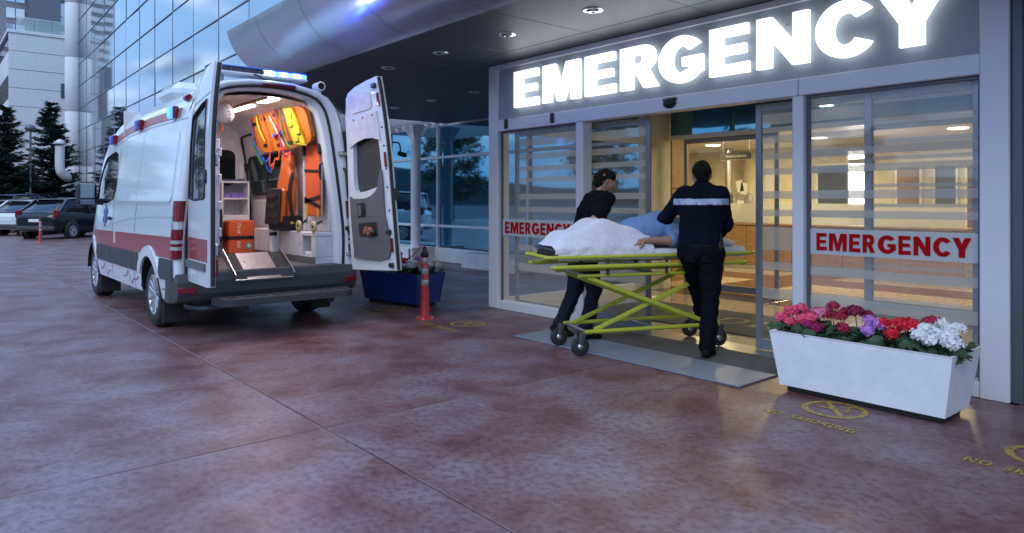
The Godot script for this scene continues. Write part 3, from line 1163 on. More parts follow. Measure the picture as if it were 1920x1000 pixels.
	bx(s6b, Vector3(-0.008, 2.2, 0), Vector3(0.004, 0.09, 0.38))
	obj("title_bar", s6b, M.black, lb)
	var s7 := st()
	bx(s7, Vector3(0.03, 0.63, 0), Vector3(0.06, 1.26, 0.2), 0.006)
	obj("stand", s7, M.alu_dark, lb)
	lamp_area("panel_light", Vector3(14.48, 1.86, -6.45), Vector3.LEFT, Vector2(0.36, 1.0), Color(0.95, 0.97, 1.0), 0.5)
	var doors := [[-6.05, 0.42, M.wood, "brown wood door on the hall's back wall beside lit panel"], [-5.35, 0.36, M.alu_dark, "dark grey door on the hall's back wall between two brown ones"], [-4.75, 0.4, mat(0.13, 0.06, 0.035, 0.5), "dark brown door at the right of the hall's back wall"]]
	for q in doors:
		var dd := thing("hall_door", q[3], "door", Vector3(15.98, 0, q[0]), 0.0, "doors on the hall's back wall")
		var s := st()
		bx(s, Vector3(-0.02, 1.05, 0), Vector3(0.04, 2.1, q[1]), 0.004)
		obj("panel", s, q[2], dd)
		var s8 := st()
		for e in [-1, 1]:
			bx(s8, Vector3(-0.03, 1.08, e * (q[1] * 0.5 + 0.03)), Vector3(0.06, 2.16, 0.05), 0.004)
		bx(s8, Vector3(-0.03, 2.135, 0), Vector3(0.06, 0.05, q[1] + 0.01), 0.004)
		obj("frame", s8, M.alu, dd)
		var s9 := st()
		tube(s9, [Vector3(-0.045, 1.0, q[1] * 0.35), Vector3(-0.09, 1.0, q[1] * 0.35), Vector3(-0.09, 1.0, q[1] * 0.15)], 0.01, 8)
		obj("handle", s9, M.steel, dd)
	var sw := thing("service_window", "wide dark service window behind the reception desk", "window", Vector3(15.98, 0, -7.55))
	var sa := st()
	bx(sa, Vector3(-0.02, 1.75, 0), Vector3(0.03, 0.9, 0.9))
	obj("pane", sa, mat(0.05, 0.052, 0.055, 0.2), sw)
	var sb := st()
	for e in [-1, 1]:
		bx(sb, Vector3(-0.03, 1.75, e * 0.475), Vector3(0.06, 1.0, 0.05), 0.004)
		bx(sb, Vector3(-0.03, 1.75 + e * 0.475, 0), Vector3(0.058, 0.05, 0.9), 0.004)
	obj("frame", sb, M.alu, sw)
	var ck := thing("wall_clock", "round white wall clock beside the dark service window", "clock", Vector3(15.97, 2.25, -6.9))
	var sc := st()
	lathe(sc, [Vector2(0.0, 0.03), Vector2(0.13, 0.03)], 28, Transform3D(Basis(Vector3.FORWARD, PI / 2) * Basis(), Vector3.ZERO))
	obj("face", sc, M.white_plastic, ck)
	var sd := st()
	lathe(sd, [Vector2(0.13, 0.0), Vector2(0.15, 0.0), Vector2(0.15, 0.045), Vector2(0.13, 0.045), Vector2(0.13, 0.0)], 28, Transform3D(Basis(Vector3.BACK, PI / 2), Vector3.ZERO), true)
	obj("rim", sd, M.black, ck)
	var sh := st()
	bx(sh, Vector3(-0.035, 0.035, 0), Vector3(0.004, 0.08, 0.012))
	bx(sh, Vector3(-0.036, 0.0, 0.03), Vector3(0.004, 0.01, 0.07))
	obj("hand", sh, M.black, ck)

func build_far_buildings():
	# glass office wing, slightly turned to the front
	var t := thing("glass_office_wing", "tall office wing with blue mirror curtain wall behind the ambulance", "building")
	var A := Vector3(9.15, 0, -60.5)
	var B := Vector3(8.5, 0, -17.4)
	var dir := (B - A).normalized()
	var nrm := Vector3(-dir.z, 0, dir.x)
	if nrm.x > 0:
		nrm = -nrm
	var L := A.distance_to(B)
	var nb := 13
	var pw := L / nb
	var ph := 1.62
	var bs := Basis(dir, Vector3.UP, dir.cross(Vector3.UP))
	var pm := BoxMesh.new()
	pm.size = Vector3(pw - 0.07, ph - 0.07, 0.03)
	var core := st()
	span(core, Vector3(0, -0.1, 0.06), Vector3(L, 13 * ph + 0.6, 14.0))
	var co := obj("core", core, M.alu_dark, t)
	if (bs * Vector3(0, 0, 1)).dot(nrm) > 0:
		bs = Basis(-dir, Vector3.UP, (-dir).cross(Vector3.UP))
		A = B
	co.transform = Transform3D(bs, A)
	for i in nb:
		for j in 13:
			var o := inst("pane", pm, M["curtain%d" % rng.randi_range(0, 2)], t, Transform3D(bs * Basis(Vector3.UP, rng.randfn(0.0, 0.004)) * Basis(Vector3.RIGHT, rng.randfn(0.0, 0.004)), A + bs * Vector3((i + 0.5) * pw, (j + 0.5) * ph + 0.1, 0.0)))
	for j in 14:
		var s := st()
		bx(s, Vector3(L * 0.5, j * ph + 0.1, -0.02), Vector3(L, 0.05, 0.07), 0.008)
		obj("transom", s, M.alu_leaf, t).transform = Transform3D(bs, A)
	for i in nb + 1:
		var s := st()
		bx(s, Vector3(i * pw, 6.5 * ph, -0.015), Vector3(0.035, 13 * ph, 0.04), 0.008)
		obj("mullion", s, M.alu_leaf, t).transform = Transform3D(bs, A)
	var c := st()
	for k in 6:
		lathe(c, [Vector2(0.52, k * 4.0), Vector2(0.55, k * 4.0 + 0.03), Vector2(0.55, k * 4.0 + 3.95), Vector2(0.52, k * 4.0 + 3.98)], 20, Transform3D(Basis(), Vector3(8.85, 0, -61.0)))
	obj("corner_pilaster", c, M.white, t)
	# pale panelled building behind the trees
	var w := thing("pale_panelled_building", "pale panelled building with ribbon windows behind the two conifers", "building", Vector3(5.9, 0, -73.0))
	var cw := st()
	span(cw, Vector3(0.2, 0, -24.0), Vector3(16, 15.4, -0.2))
	obj("wall", cw, M.white, w)
	for j in 10:
		for i in 4:
			var s := st()
			span(s, Vector3(0.01 + i * 4.2, j * 1.57 + 0.01, -0.2), Vector3(4.2 + i * 4.2 - 0.03, j * 1.57 + 1.54, 0.0), 0.02)
			obj("cladding_panel", s, M.white, w)
	for j in 4:
		var s := st()
		span(s, Vector3(-0.05, j * 4.0, -24.0), Vector3(0.2, j * 4.0 + 2.0, -0.22), 0.02)
		obj("spandrel", s, M.white, w)
		for k in 8:
			var g := st()
			span(g, Vector3(0.08, j * 4.0 + 2.02, -0.3 - k * 2.9 - 2.8), Vector3(0.19, j * 4.0 + 3.7, -0.3 - k * 2.9))
			obj("window", g, M.black_glass, w)
	var vt := st()
	span(vt, Vector3(3.75, 10.4, 0.0), Vector3(4.05, 11.7, 0.05), 0.01)
	obj("vent", vt, M.alu_dark, w)
	var cap := st()
	span(cap, Vector3(-0.1, 15.62, -24.0), Vector3(16, 15.9, 0.08), 0.03)
	obj("parapet", cap, M.white, w)
	for k in 6:
		var g := st()
		bx(g, Vector3(1.2 + k * 1.3, 16.5, -0.4), Vector3(1.26, 1.15, 0.02))
		obj("balustrade_pane", g, glass(0.5, 0.6, 0.6, 0.35), w)
	var hr := st()
	bx(hr, Vector3(4.4, 17.1, -0.4), Vector3(8.0, 0.06, 0.06))
	obj("handrail", hr, M.alu, w)
	# dark tower above it
	var d := thing("dark_office_tower", "dark office tower rising over the pale panelled building", "building", Vector3(5.2, 0, -84.0))
	var s1 := st()
	span(s1, Vector3(3.2, 0, -10), Vector3(5.9, 30, 0), 0.05)
	obj("dark_core", s1, M.alu_dark, d)
	var s2 := st()
	span(s2, Vector3(5.9, 0, -12), Vector3(20, 30, -1.0))
	obj("glass_body", s2, M.curtain0, d)
	for k in 10:
		var s := st()
		span(s, Vector3(5.9, 16.0 + k * 1.4, -1.0), Vector3(20, 16.5 + k * 1.4, -0.85), 0.02)
		obj("floor_band", s, M.alu_dark if k % 3 else M.white, d)
	var s3 := st()
	span(s3, Vector3(-2.0, 0, -14), Vector3(3.2, 30, -1.5))
	obj("side_body", s3, M.concrete, d)
	for k in 8:
		for i in 2:
			var g := st()
			span(g, Vector3(1.5 + i * 0.8, 16.3 + k * 1.6, -1.5), Vector3(2.22 + i * 0.8, 17.3 + k * 1.6, -1.42), 0.01)
			obj("window", g, M.curtain1, d)
	for k in 14:
		var g := st()
		span(g, Vector3(-1.9, 15.6 + k * 0.95, -1.5), Vector3(0.9, 16.1 + k * 0.95, -1.44), 0.01)
		obj("louvre", g, M.white, d)
	# low hills far beyond the car park, across the road
	var hs := st()
	var prev := Vector3.ZERO
	for k in 41:
		var a := deg_to_rad(100.0 + k * 5.2)
		var r := 330.0
		var y := 8.0 + 13.0 * (0.5 + 0.5 * sin(k * 0.71)) * (0.6 + 0.4 * sin(k * 0.27 + 1.0))
		var p := Vector3(cos(a) * r, y, -sin(a) * r)
		if k > 0:
			quad(hs, Vector3(prev.x, -1, prev.z), Vector3(p.x, -1, p.z), p, prev, -p)
			quad(hs, prev, p, p * 1.25 - Vector3(0, p.y * 1.25 + 1, 0), prev * 1.25 - Vector3(0, prev.y * 1.25 + 1, 0), Vector3.UP)
		prev = p
	struct(obj("hills", hs, mat(0.05, 0.07, 0.08, 0.9)))

func spray(s: SurfaceTool, p: Vector3, d: Vector3, size: float, shade: float):   # one tuft of needles: crossed slim leaves
	var side := d.cross(Vector3.UP)
	if side.length() < 0.1:
		side = Vector3.RIGHT
	side = side.normalized()
	for k in 3:
		var a := rng.randf_range(-0.7, 0.7)
		var dd := (d + side * a + Vector3(0, rng.randf_range(-0.35, 0.25), 0)).normalized() * size * rng.randf_range(0.6, 1.2)
		var w := side.rotated(d, rng.randf_range(-0.8, 0.8)) * size * 0.16
		s.set_color(Color(1, 1, 1) * shade * rng.randf_range(0.75, 1.3))
		s.set_smooth_group(-1)
		s.add_vertex(p - w)
		s.add_vertex(p + dd)
		s.add_vertex(p + w)

func conifer(label: String, at: Vector3, h: float, spread: float):
	var t := thing("conifer_tree", label, "tree", at, 0.0, "dark conifers before the pale building")
	var s := st()
	tube(s, [Vector3(0, -0.1, 0), Vector3(0.03, h * 0.4, 0.02), Vector3(0, h * 0.97, 0)], [0.17, 0.11, 0.02], 10)
	var c := st()
	var y := h * 0.08
	while y < h * 0.97:
		var f := 1.0 - (y / h)
		var nb := 4 + int(5 * f)
		for b in nb:
			var a := rng.randf() * TAU
			var ln := spread * pow(f, 0.85) * rng.randf_range(0.65, 1.12) + 0.15
			var dir := Vector3(cos(a), rng.randf_range(0.05, 0.3), sin(a))
			var p := Vector3(0, y + rng.randf_range(-0.1, 0.1), 0)
			var tip := p + dir * ln
			tube(s, [p, p.lerp(tip, 0.5) + Vector3(0, -0.05, 0), tip], [0.035 * f + 0.01, 0.02, 0.006], 4, false)
			var steps := int(ln / 0.11) + 2
			for q in steps:
				var u := float(q + 1) / steps
				if u < 0.12:
					continue
				var pp := p.lerp(tip, u) + Vector3(0, -0.07 * sin(u * PI), 0)
				for e in 3:
					var dd := dir.rotated(Vector3.UP, rng.randf_range(-1.3, 1.3)) + Vector3(0, rng.randf_range(-0.5, 0.15), 0)
					spray(c, pp + Vector3(rng.randf_range(-0.07, 0.07), rng.randf_range(-0.08, 0.05), rng.randf_range(-0.07, 0.07)), dd.normalized(), 0.3 * (1.15 - 0.55 * u) + 0.08, rng.randf_range(0.6, 1.3))
		y += h * 0.024
	obj("trunk", s, M.bark, t)
	c.generate_normals()
	obj("crown", c.commit(), M.conifer, t)

func broad_tree(label: String, at: Vector3, h: float, spread: float, group: String):
	var t := thing("broadleaf_tree", label, "tree", at, 0.0, group)
	var s := st()
	tube(s, [Vector3(0, -0.1, 0), Vector3(0.1, h * 0.4, 0), Vector3(0, h * 0.85, 0.1)], [0.2, 0.14, 0.03], 8)
	var c := st()
	for b in 26:
		var a := rng.randf() * TAU
		var y := h * rng.randf_range(0.28, 0.95)
		var r := spread * sqrt(maxf(0.05, 1.0 - pow((y / h - 0.55) / 0.5, 2.0))) * rng.randf_range(0.3, 1.0)
		var ce := Vector3(cos(a) * r, y, sin(a) * r)
		tube(s, [Vector3(0, y * 0.8, 0), ce], [0.05, 0.015], 4, false)
		var sh := rng.randf_range(0.6, 1.4)
		for q in 110:
			var d := Vector3(rng.randfn(), rng.randfn() * 0.7, rng.randfn()) * spread * 0.17
			var p := ce + d
			var u := Vector3(rng.randfn(), rng.randfn(), rng.randfn()).normalized() * 0.16
			var v := u.cross(Vector3(rng.randfn(), rng.randfn(), rng.randfn())).normalized() * 0.1
			c.set_color(Color(1, 1, 1) * sh * rng.randf_range(0.7, 1.3))
			c.set_smooth_group(-1)
			for w in [-u, v, u, u, -v, -u]:
				c.add_vertex(p + w)
	obj("trunk", s, M.bark, t)
	c.generate_normals()
	obj("crown", c.commit(), M.tree_leaf, t)

func build_trees():
	conifer("dark conifer at the left edge, before the pale building", Vector3(4.1, -0.1, -54.0), 7.6, 2.9)
	conifer("dark conifer beside the white corner pilaster of the glass wing", Vector3(7.0, -0.1, -57.0), 8.4, 2.5)
	var g := "trees across the car park"
	var spots := [[-30, -19, 5.6], [-24, -26, 6.5], [-18, -34, 7.0], [-40, -13, 7.2], [-12, -44, 7.0], [-6, -52, 8.0]]
	for k in spots.size():
		broad_tree("leafy green tree across the car park, seen mirrored in the glass", Vector3(spots[k][0], -0.1, spots[k][1]), spots[k][2], spots[k][2] * 0.33, g)
	# lamp post and bent white pipe by the conifers
	var l := thing("lamp_post", "dark lamp post with a flat round head between the conifers", "lamp post", Vector3(5.35, -0.1, -52.5))
	var s := st()
	lathe(s, [Vector2(0.09, 0.0), Vector2(0.07, 0.4), Vector2(0.05, 5.9)], 10)
	obj("pole", s, M.alu_dark, l)
	var s2 := st()
	lathe(s2, [Vector2(0.0, 5.75), Vector2(0.22, 5.8), Vector2(0.34, 5.95), Vector2(0.2, 6.15), Vector2(0.0, 6.22)], 16)
	obj("head", s2, M.alu_dark, l)
	var v := thing("vent_pipe", "fat white bent vent pipe with a conical cap by the corner pilaster", "pipe", Vector3(6.95, 0, -53.0))
	var s3 := st()
	tube(s3, smooth_path([Vector3(0.0, 4.9, 0), Vector3(0.0, 3.6, 0), Vector3(0.12, 3.15, -0.1), Vector3(0.45, 2.95, -0.6), Vector3(0.75, 2.95, -3.0), Vector3(1.0, 2.95, -7.5)], 8), 0.27, 18)
	obj("pipe", s3, M.white, v)
	var s4 := st()
	lathe(s4, [Vector2(0.29, 4.98), Vector2(0.44, 5.02), Vector2(0.1, 5.3), Vector2(0.0, 5.32)], 18)
	obj("cap", s4, M.white, v)

func wheel(parent: Node, at: Vector3, r: float, w: float, out_x: float, spokes := 6):
	var xf := Transform3D(Basis(Vector3(0, -out_x, 0), Vector3(out_x, 0, 0), Vector3(0, 0, 1)), at)
	var s := st()
	var pr := [Vector2(r * 0.62, w * 0.5), Vector2(r * 0.66, w * 0.52), Vector2(r * 0.9, w * 0.52), Vector2(r * 0.97, w * 0.44), Vector2(r, w * 0.3), Vector2(r, 0.02), Vector2(r * 0.985, 0.015), Vector2(r * 0.985, -0.015), Vector2(r, -0.02), Vector2(r, -w * 0.3), Vector2(r * 0.97, -w * 0.44), Vector2(r * 0.9, -w * 0.52), Vector2(r * 0.62, -w * 0.5)]
	lathe(s, pr, 36)
	var ty := obj("tyre", s, M.rubber, parent)
	ty.transform = xf
	var k := st()
	lathe(k, [Vector2(r * 0.63, w * 0.5), Vector2(r * 0.6, w * 0.47), Vector2(r * 0.56, w * 0.3), Vector2(r * 0.5, w * 0.2), Vector2(0.0, w * 0.2)], 32)
	var rim_o := obj("rim_well", k, M.alu_dark, parent)
	rim_o.transform = xf
	var q := st()
	for j in spokes:
		var a := TAU * j / spokes
		var d := Vector3(cos(a), 0, sin(a))
		var n := Vector3(-sin(a), 0, cos(a))
		for e in [-1, 1]:
			beam(q, d * r * 0.1 + n * e * r * 0.05 + Vector3(0, w * 0.4, 0), d * r * 0.6 + n * e * r * 0.13 + Vector3(0, w * 0.44, 0), r * 0.13, 0.03, 0.008)
	lathe(q, [Vector2(r * 0.17, w * 0.25), Vector2(r * 0.17, w * 0.44), Vector2(r * 0.12, w * 0.5), Vector2(0, w * 0.5)], 16)
	lathe(q, [Vector2(r * 0.56, w * 0.36), Vector2(r * 0.57, w * 0.5), Vector2(r * 0.63, w * 0.52), Vector2(r * 0.64, w * 0.4)], 32)
	var so := obj("rim", q, M.rim_metal, parent)
	so.transform = xf

func make_car(label: String, paint: Material, at: Vector3, turn: float, tall: float, estate := false):
	var t := thing("parked_car", label, "car", at, turn, "cars parked before the glass wing")
	var ring := func(z: float, lo: float, belt: float, w: float) -> PackedVector3Array:
		var o := PackedVector3Array()
		for p in [[-0.9, lo], [-0.98, lo + 0.1], [-1.0, lo + 0.28], [-0.985, belt - 0.1], [-0.93, belt], [-0.5, belt + 0.01], [0.5, belt + 0.01], [0.93, belt], [0.985, belt - 0.1], [1.0, lo + 0.28], [0.98, lo + 0.1], [0.9, lo]]:
			o.append(Vector3(p[0] * w, p[1] * tall, z))
		return o
	var s := st()
	loft(s, [ring.call(2.03, 0.42, 0.78, 0.7), ring.call(1.98, 0.32, 0.9, 0.8), ring.call(1.8, 0.26, 0.96, 0.85), ring.call(1.0, 0.22, 0.95, 0.88), ring.call(-0.6, 0.2, 0.92, 0.88), ring.call(-1.1, 0.2, 0.9, 0.87), ring.call(-1.75, 0.24, 0.76, 0.83), ring.call(-2.0, 0.32, 0.64, 0.7)])
	obj("body", s, paint, t)
	var gr := func(z: float, y0: float, y1: float, w0: float, w1: float) -> PackedVector3Array:
		var o := PackedVector3Array()
		for p in [[-w0, y0], [-lerpf(w0, w1, 0.6), lerpf(y0, y1, 0.6)], [-w1, y1], [-w1 * 0.6, y1 + 0.03], [w1 * 0.6, y1 + 0.03], [w1, y1], [lerpf(w0, w1, 0.6), lerpf(y0, y1, 0.6)], [w0, y0]]:
			o.append(Vector3(p[0], p[1] * tall, z))
		return o
	var zb := 1.85 if estate else 1.3
	var g := st()
	loft(g, [gr.call(1.93, 0.9, 0.93, 0.76, 0.7), gr.call(zb - 0.05, 0.92, 1.40, 0.82, 0.6), gr.call(0.4, 0.92, 1.45, 0.83, 0.64), gr.call(-0.35, 0.9, 1.43, 0.83, 0.63), gr.call(-1.2, 0.88, 0.93, 0.8, 0.72)])
	obj("windows", g, M.black_glass, t)
	var rf := st()
	var rr := []
	for q in [[zb + 0.1, 1.395, 0.58], [zb - 0.05, 1.425, 0.62], [0.4, 1.475, 0.66], [-0.35, 1.455, 0.65], [-0.5, 1.40, 0.62]]:
		var o := PackedVector3Array()
		for p in [-1.0, -0.6, 0.6, 1.0]:
			o.append(Vector3(p * q[2], (q[1] + (0.02 if absf(p) < 0.9 else 0.0)) * tall, q[0]))
		rr.append(o)
	loft(rf, rr, false, false, 1, true)
	obj("roof", rf, paint, t)
	for e in [-1, 1]:
		var pl := st()
		beam(pl, Vector3(e * 0.63, 1.42 * tall, zb - 0.05), Vector3(e * 0.8, 0.93 * tall, 1.9), 0.1, 0.05, 0.01)
		obj("pillar", pl, paint, t)
		pl = st()
		beam(pl, Vector3(e * 0.655, 1.44 * tall, 0.35), Vector3(e * 0.845, 0.93 * tall, 0.3), 0.05, 0.09, 0.01)
		obj("pillar", pl, paint, t)
		pl = st()
		beam(pl, Vector3(e * 0.65, 1.43 * tall, -0.4), Vector3(e * 0.81, 0.92 * tall, -1.15), 0.06, 0.06, 0.01)
		obj("pillar", pl, paint, t)
	for e in [-1, 1]:
		var q := st()
		bx(q, Vector3(e * 0.77, 0.92 * tall, 1.92), Vector3(0.2, 0.3, 0.16), 0.05)
		obj("tail_light", q, M.lens_red, t)
		for z in [1.27, -1.3]:
			var ar := st()
			lathe(ar, [Vector2(0.38, 0.0), Vector2(0.36, 0.02), Vector2(0, 0.02)], 24, Transform3D(Basis(Vector3(0, -e, 0), Vector3(e, 0, 0), Vector3(0, 0, 1)), Vector3(e * 0.875, 0.31, z)))
			obj("wheel_arch", ar, M.black, t)
			var wh := Node3D.new()
			wh.name = child_name(t, "wheel")
			t.add_child(wh, true)
			wheel(wh, Vector3(e * 0.82, 0.31, z), 0.31, 0.19, e)
	var b := st()
	bx(b, Vector3(0, 0.42 * tall, 1.97), Vector3(1.5, 0.2, 0.16), 0.05)
	obj("bumper", b, M.trim, t)
	var n := st()
	bx(n, Vector3(0, 0.68 * tall, 2.03), Vector3(0.5, 0.11, 0.02), 0.004)
	obj("number_plate", n, M.white_plastic, t)

func build_cars():
	M.rim_metal = mat(0.5, 0.51, 0.53, 0.3, 0.8)
	var dark := mat(0.006, 0.007, 0.011, 0.16)
	var white := mat(0.62, 0.64, 0.66, 0.25)
	white.clearcoat_enabled = true
	white.clearcoat_roughness = 0.05
	var silver := mat(0.35, 0.38, 0.42, 0.3, 0.3)
	var blue := mat(0.03, 0.06, 0.12, 0.25)
	var a := -deg_to_rad(47.0)
	make_car("black hatchback parked nearest, beside the ambulance's mirror", dark, Vector3(4.75, -0.02, -32.2), a, 1.04)
	make_car("white car parked next to the black hatchback", white, Vector3(4.2, -0.02, -36.0), a, 1.0)
	make_car("white car second from the black hatchback, at the left edge", white, Vector3(3.9, -0.02, -39.9), a, 1.0)
	make_car("dark car with a long roof, farthest of the parked row", blue, Vector3(4.6, -0.02, -44.8), a, 1.2, true)
	make_car("silver car behind the ambulance, seen mirrored in the blue glass", silver, Vector3(7.6, -0.02, -26.6), a, 1.06)
	make_car("white tall car behind the ambulance, seen mirrored in the blue glass", white, Vector3(6.2, -0.02, -22.6), a, 1.2, true)

func build_sign():
	var t := thing("emergency_sign", "big glowing white EMERGENCY letters above the entrance doors", "illuminated sign", Vector3(5.73, 2.566, -4.37))
	var lm := emis(mat(0.9, 0.9, 0.9, 0.5), 0.93, 0.96, 1.0, 0.85)
	for q in [["E", -6.790, -6.350], ["M", -6.260, -5.650], ["E", -5.560, -5.120], ["R", -5.040, -4.540], ["G", -4.530, -4.010], ["E", -3.930, -3.520], ["N", -3.440, -2.960], ["C", -2.900, -2.420], ["Y", -2.410, -1.900]]:
		var hh := 0.445
		var y0 := 0.0
		if q[0] in ["G", "C"]:
			hh = 0.463
			y0 = -0.009
		var gm := obj("letter", glyph_mesh(q[0], q[2] - q[1], hh, 0.045), lm, t)
		gm.transform = Transform3D(Basis(Vector3.BACK, Vector3.UP, Vector3.LEFT), Vector3(0.04, y0, q[1] + 4.37))
	for z in [-2.3, -1.2, 0.0, 1.2, 2.2]:
		for y in [0.08, 0.36]:
			var s := st()
			tube(s, [Vector3(0.03, y, z), Vector3(0.069, y, z)], 0.006, 6)
			obj("standoff_pin", s, M.steel, t)
	lamp_area("sign_light", Vector3(5.66, 2.79, -4.37), Vector3.LEFT, Vector2(4.85, 0.44), Color(0.93, 0.96, 1.0), 0.9)

func build_mats():
	var t := thing("metal_entrance_mat", "ribbed metal mat with pale frame before the sliding doors", "door mat", Vector3(4.99, 0, -4.28))
	var s := st()
	bx(s, Vector3(0, 0.005, 0), Vector3(0.5, 0.008, 2.56), 0.0)
	obj("tray", s, M.alu_dark, t)
	var r := st()
	for k in 20:
		bx(r, Vector3(-0.237 + k * 0.025, 0.011, 0), Vector3(0.018, 0.008, 2.55), 0.002)
	struct(obj("ribs", r, M.ribbed, t), "stuff")
	for e in [[Vector3(-0.265, 0.009, 0), Vector3(0.03, 0.016, 2.62)], [Vector3(0, 0.009, 1.295), Vector3(0.5, 0.0155, 0.03)], [Vector3(0, 0.009, -1.295), Vector3(0.5, 0.0155, 0.03)]]:
		var b := st()
		bx(b, e[0], e[1], 0.004)
		obj("frame_bar", b, M.alu_leaf, t)
	var c := st()
	bx(c, Vector3(5.52, 0.007, -4.28), Vector3(0.54, 0.013, 2.62), 0.003)
	tag(obj("carpet_mat", c, M.carpet), "dark grey flecked carpet strip between metal mat and doors", "door mat")
	var m := thing("lettered_mat", "dark grey mat lettered in black on the vestibule floor", "door mat", Vector3(7.2, 0.005, -4.4))
	var s2 := st()
	bx(s2, Vector3(0, 0.006, 0), Vector3(1.3, 0.012, 3.9), 0.003)
	obj("carpet", s2, M.carpet, m)
	lettering("lettering", "MEDICAL", 2.5, 0.42, 0.001, M.black, m, Transform3D(Basis(Vector3.BACK, Vector3.RIGHT, Vector3.UP), Vector3(-0.2, 0.0125, -1.25)), 0.0)

func head_mesh(r: float) -> ArrayMesh:   # a geranium head: many small crumpled petals over a ball
	var s := st()
	for k in 46:
		var y := 1.0 - 1.55 * (k + 0.5) / 46.0
		var a := k * 2.39996
		var q := sqrt(maxf(0.0, 1.0 - y * y))
		var n := Vector3(cos(a) * q, y, sin(a) * q)
		var c := n * r * rng.randf_range(0.62, 1.18) * Vector3(1.08, 0.72, 1.08)
		var u := n.cross(Vector3(rng.randfn(), rng.randfn(), rng.randfn())).normalized()
		var v := n.cross(u)
		for p in 5:
			var b := TAU * p / 5.0 + rng.randf()
			var d := (u * cos(b) + v * sin(b))
			var e := (u * cos(b + 0.62) + v * sin(b + 0.62))
			var f := (u * cos(b - 0.62) + v * sin(b - 0.62))
			var z := r * rng.randf_range(0.24, 0.40)
			tri(s, c, c + f * z + n * rng.randf() * z * 0.5, c + d * z * 1.25 + n * rng.randf() * z * 0.6, n)
			tri(s, c, c + d * z * 1.25 + n * rng.randf() * z * 0.4, c + e * z + n * rng.randf() * z * 0.5, n)
	s.generate_normals()
	return s.commit()

func leaf_mesh(r: float) -> ArrayMesh:   # a round scalloped geranium leaf, slightly cupped
	var s := st()
	var n := 18
	for k in n:
		var a0 := 0.35 + (TAU - 0.7) * k / n
		var a1 := 0.35 + (TAU - 0.7) * (k + 1) / n
		var f := func(a: float, j: int) -> Vector3:
			var q := r * (1.0 + 0.09 * (1 if j % 2 else -1))
			return Vector3(sin(a) * q, 0.25 * r + 0.1 * r * cos(a * 7.0), -cos(a) * q)
		var g := func(a: float) -> Vector3:
			return Vector3(sin(a) * r * 0.5, 0.06 * r, -cos(a) * r * 0.5)
		tri(s, Vector3.ZERO, g.call(a0), g.call(a1), Vector3.UP, 1)
		quad(s, g.call(a0), f.call(a0, k), f.call(a1, k + 1), g.call(a1), Vector3.UP, 1)
	s.generate_normals()
	return s.commit()

func geranium(label: String, base: Transform3D, heads: Array, m: Material, meshes: Array, leaves: Array, nleaf: int, y0: float):
	var lo := Vector3(9, 9, 9)
	var hi := -lo
	for h in heads:
		lo = lo.min(Vector3(h[0], h[1], h[2]))
		hi = hi.max(Vector3(h[0], h[1], h[2]))
	var mid := (lo + hi) * 0.5
	mid.y = y0
	mid.x = mid.x * 0.5 + 0.0
	var t := thing("geranium_plant", label, "flowers", base * mid, base.basis.get_euler().y, "geraniums in the planters")
	var s := st()
	for h in heads:
		var p := Vector3(h[0], h[1], h[2]) - mid
		s = st()
		tube(s, smooth_path([Vector3(p.x * 0.4 + rng.randf_range(-0.02, 0.02), 0, p.z * 0.6), Vector3(p.x * 0.7, p.y * 0.6, p.z * 0.85), p], 3), 0.0035, 5)
		inst("flower_head", meshes[rng.randi_range(0, meshes.size() - 1)], m, t, Transform3D(Basis(Vector3.UP, rng.randf() * TAU) * Basis(Vector3.RIGHT, rng.randf_range(-0.4, 0.4)), p))
		obj("stem", s, M.stem, t)
	var ext := Vector3(0.15, 0, maxf(0.11, (hi.z - lo.z) * 0.5 + 0.07))
	for k in int(nleaf * 1.3):
		var p := Vector3(rng.randf_range(-0.95, 1) * ext.x - 0.01, rng.randf_range(0.0, 0.12), rng.randf_range(-1, 1) * ext.z)
		p.y *= 1.0 - 0.5 * absf(p.x) / ext.x
		var tilt := Vector3(rng.randf_range(-0.7, 0.7), 0, rng.randf_range(-0.2, 1.0))
		inst("leaf", leaves[rng.randi_range(0, leaves.size() - 1)], M.leaf if rng.randf() < 0.7 else M.leaf2, t, Transform3D(Basis.from_euler(Vector3(tilt.x, rng.randf() * TAU, 0)).rotated(Vector3.BACK, tilt.z * 0.7), p))

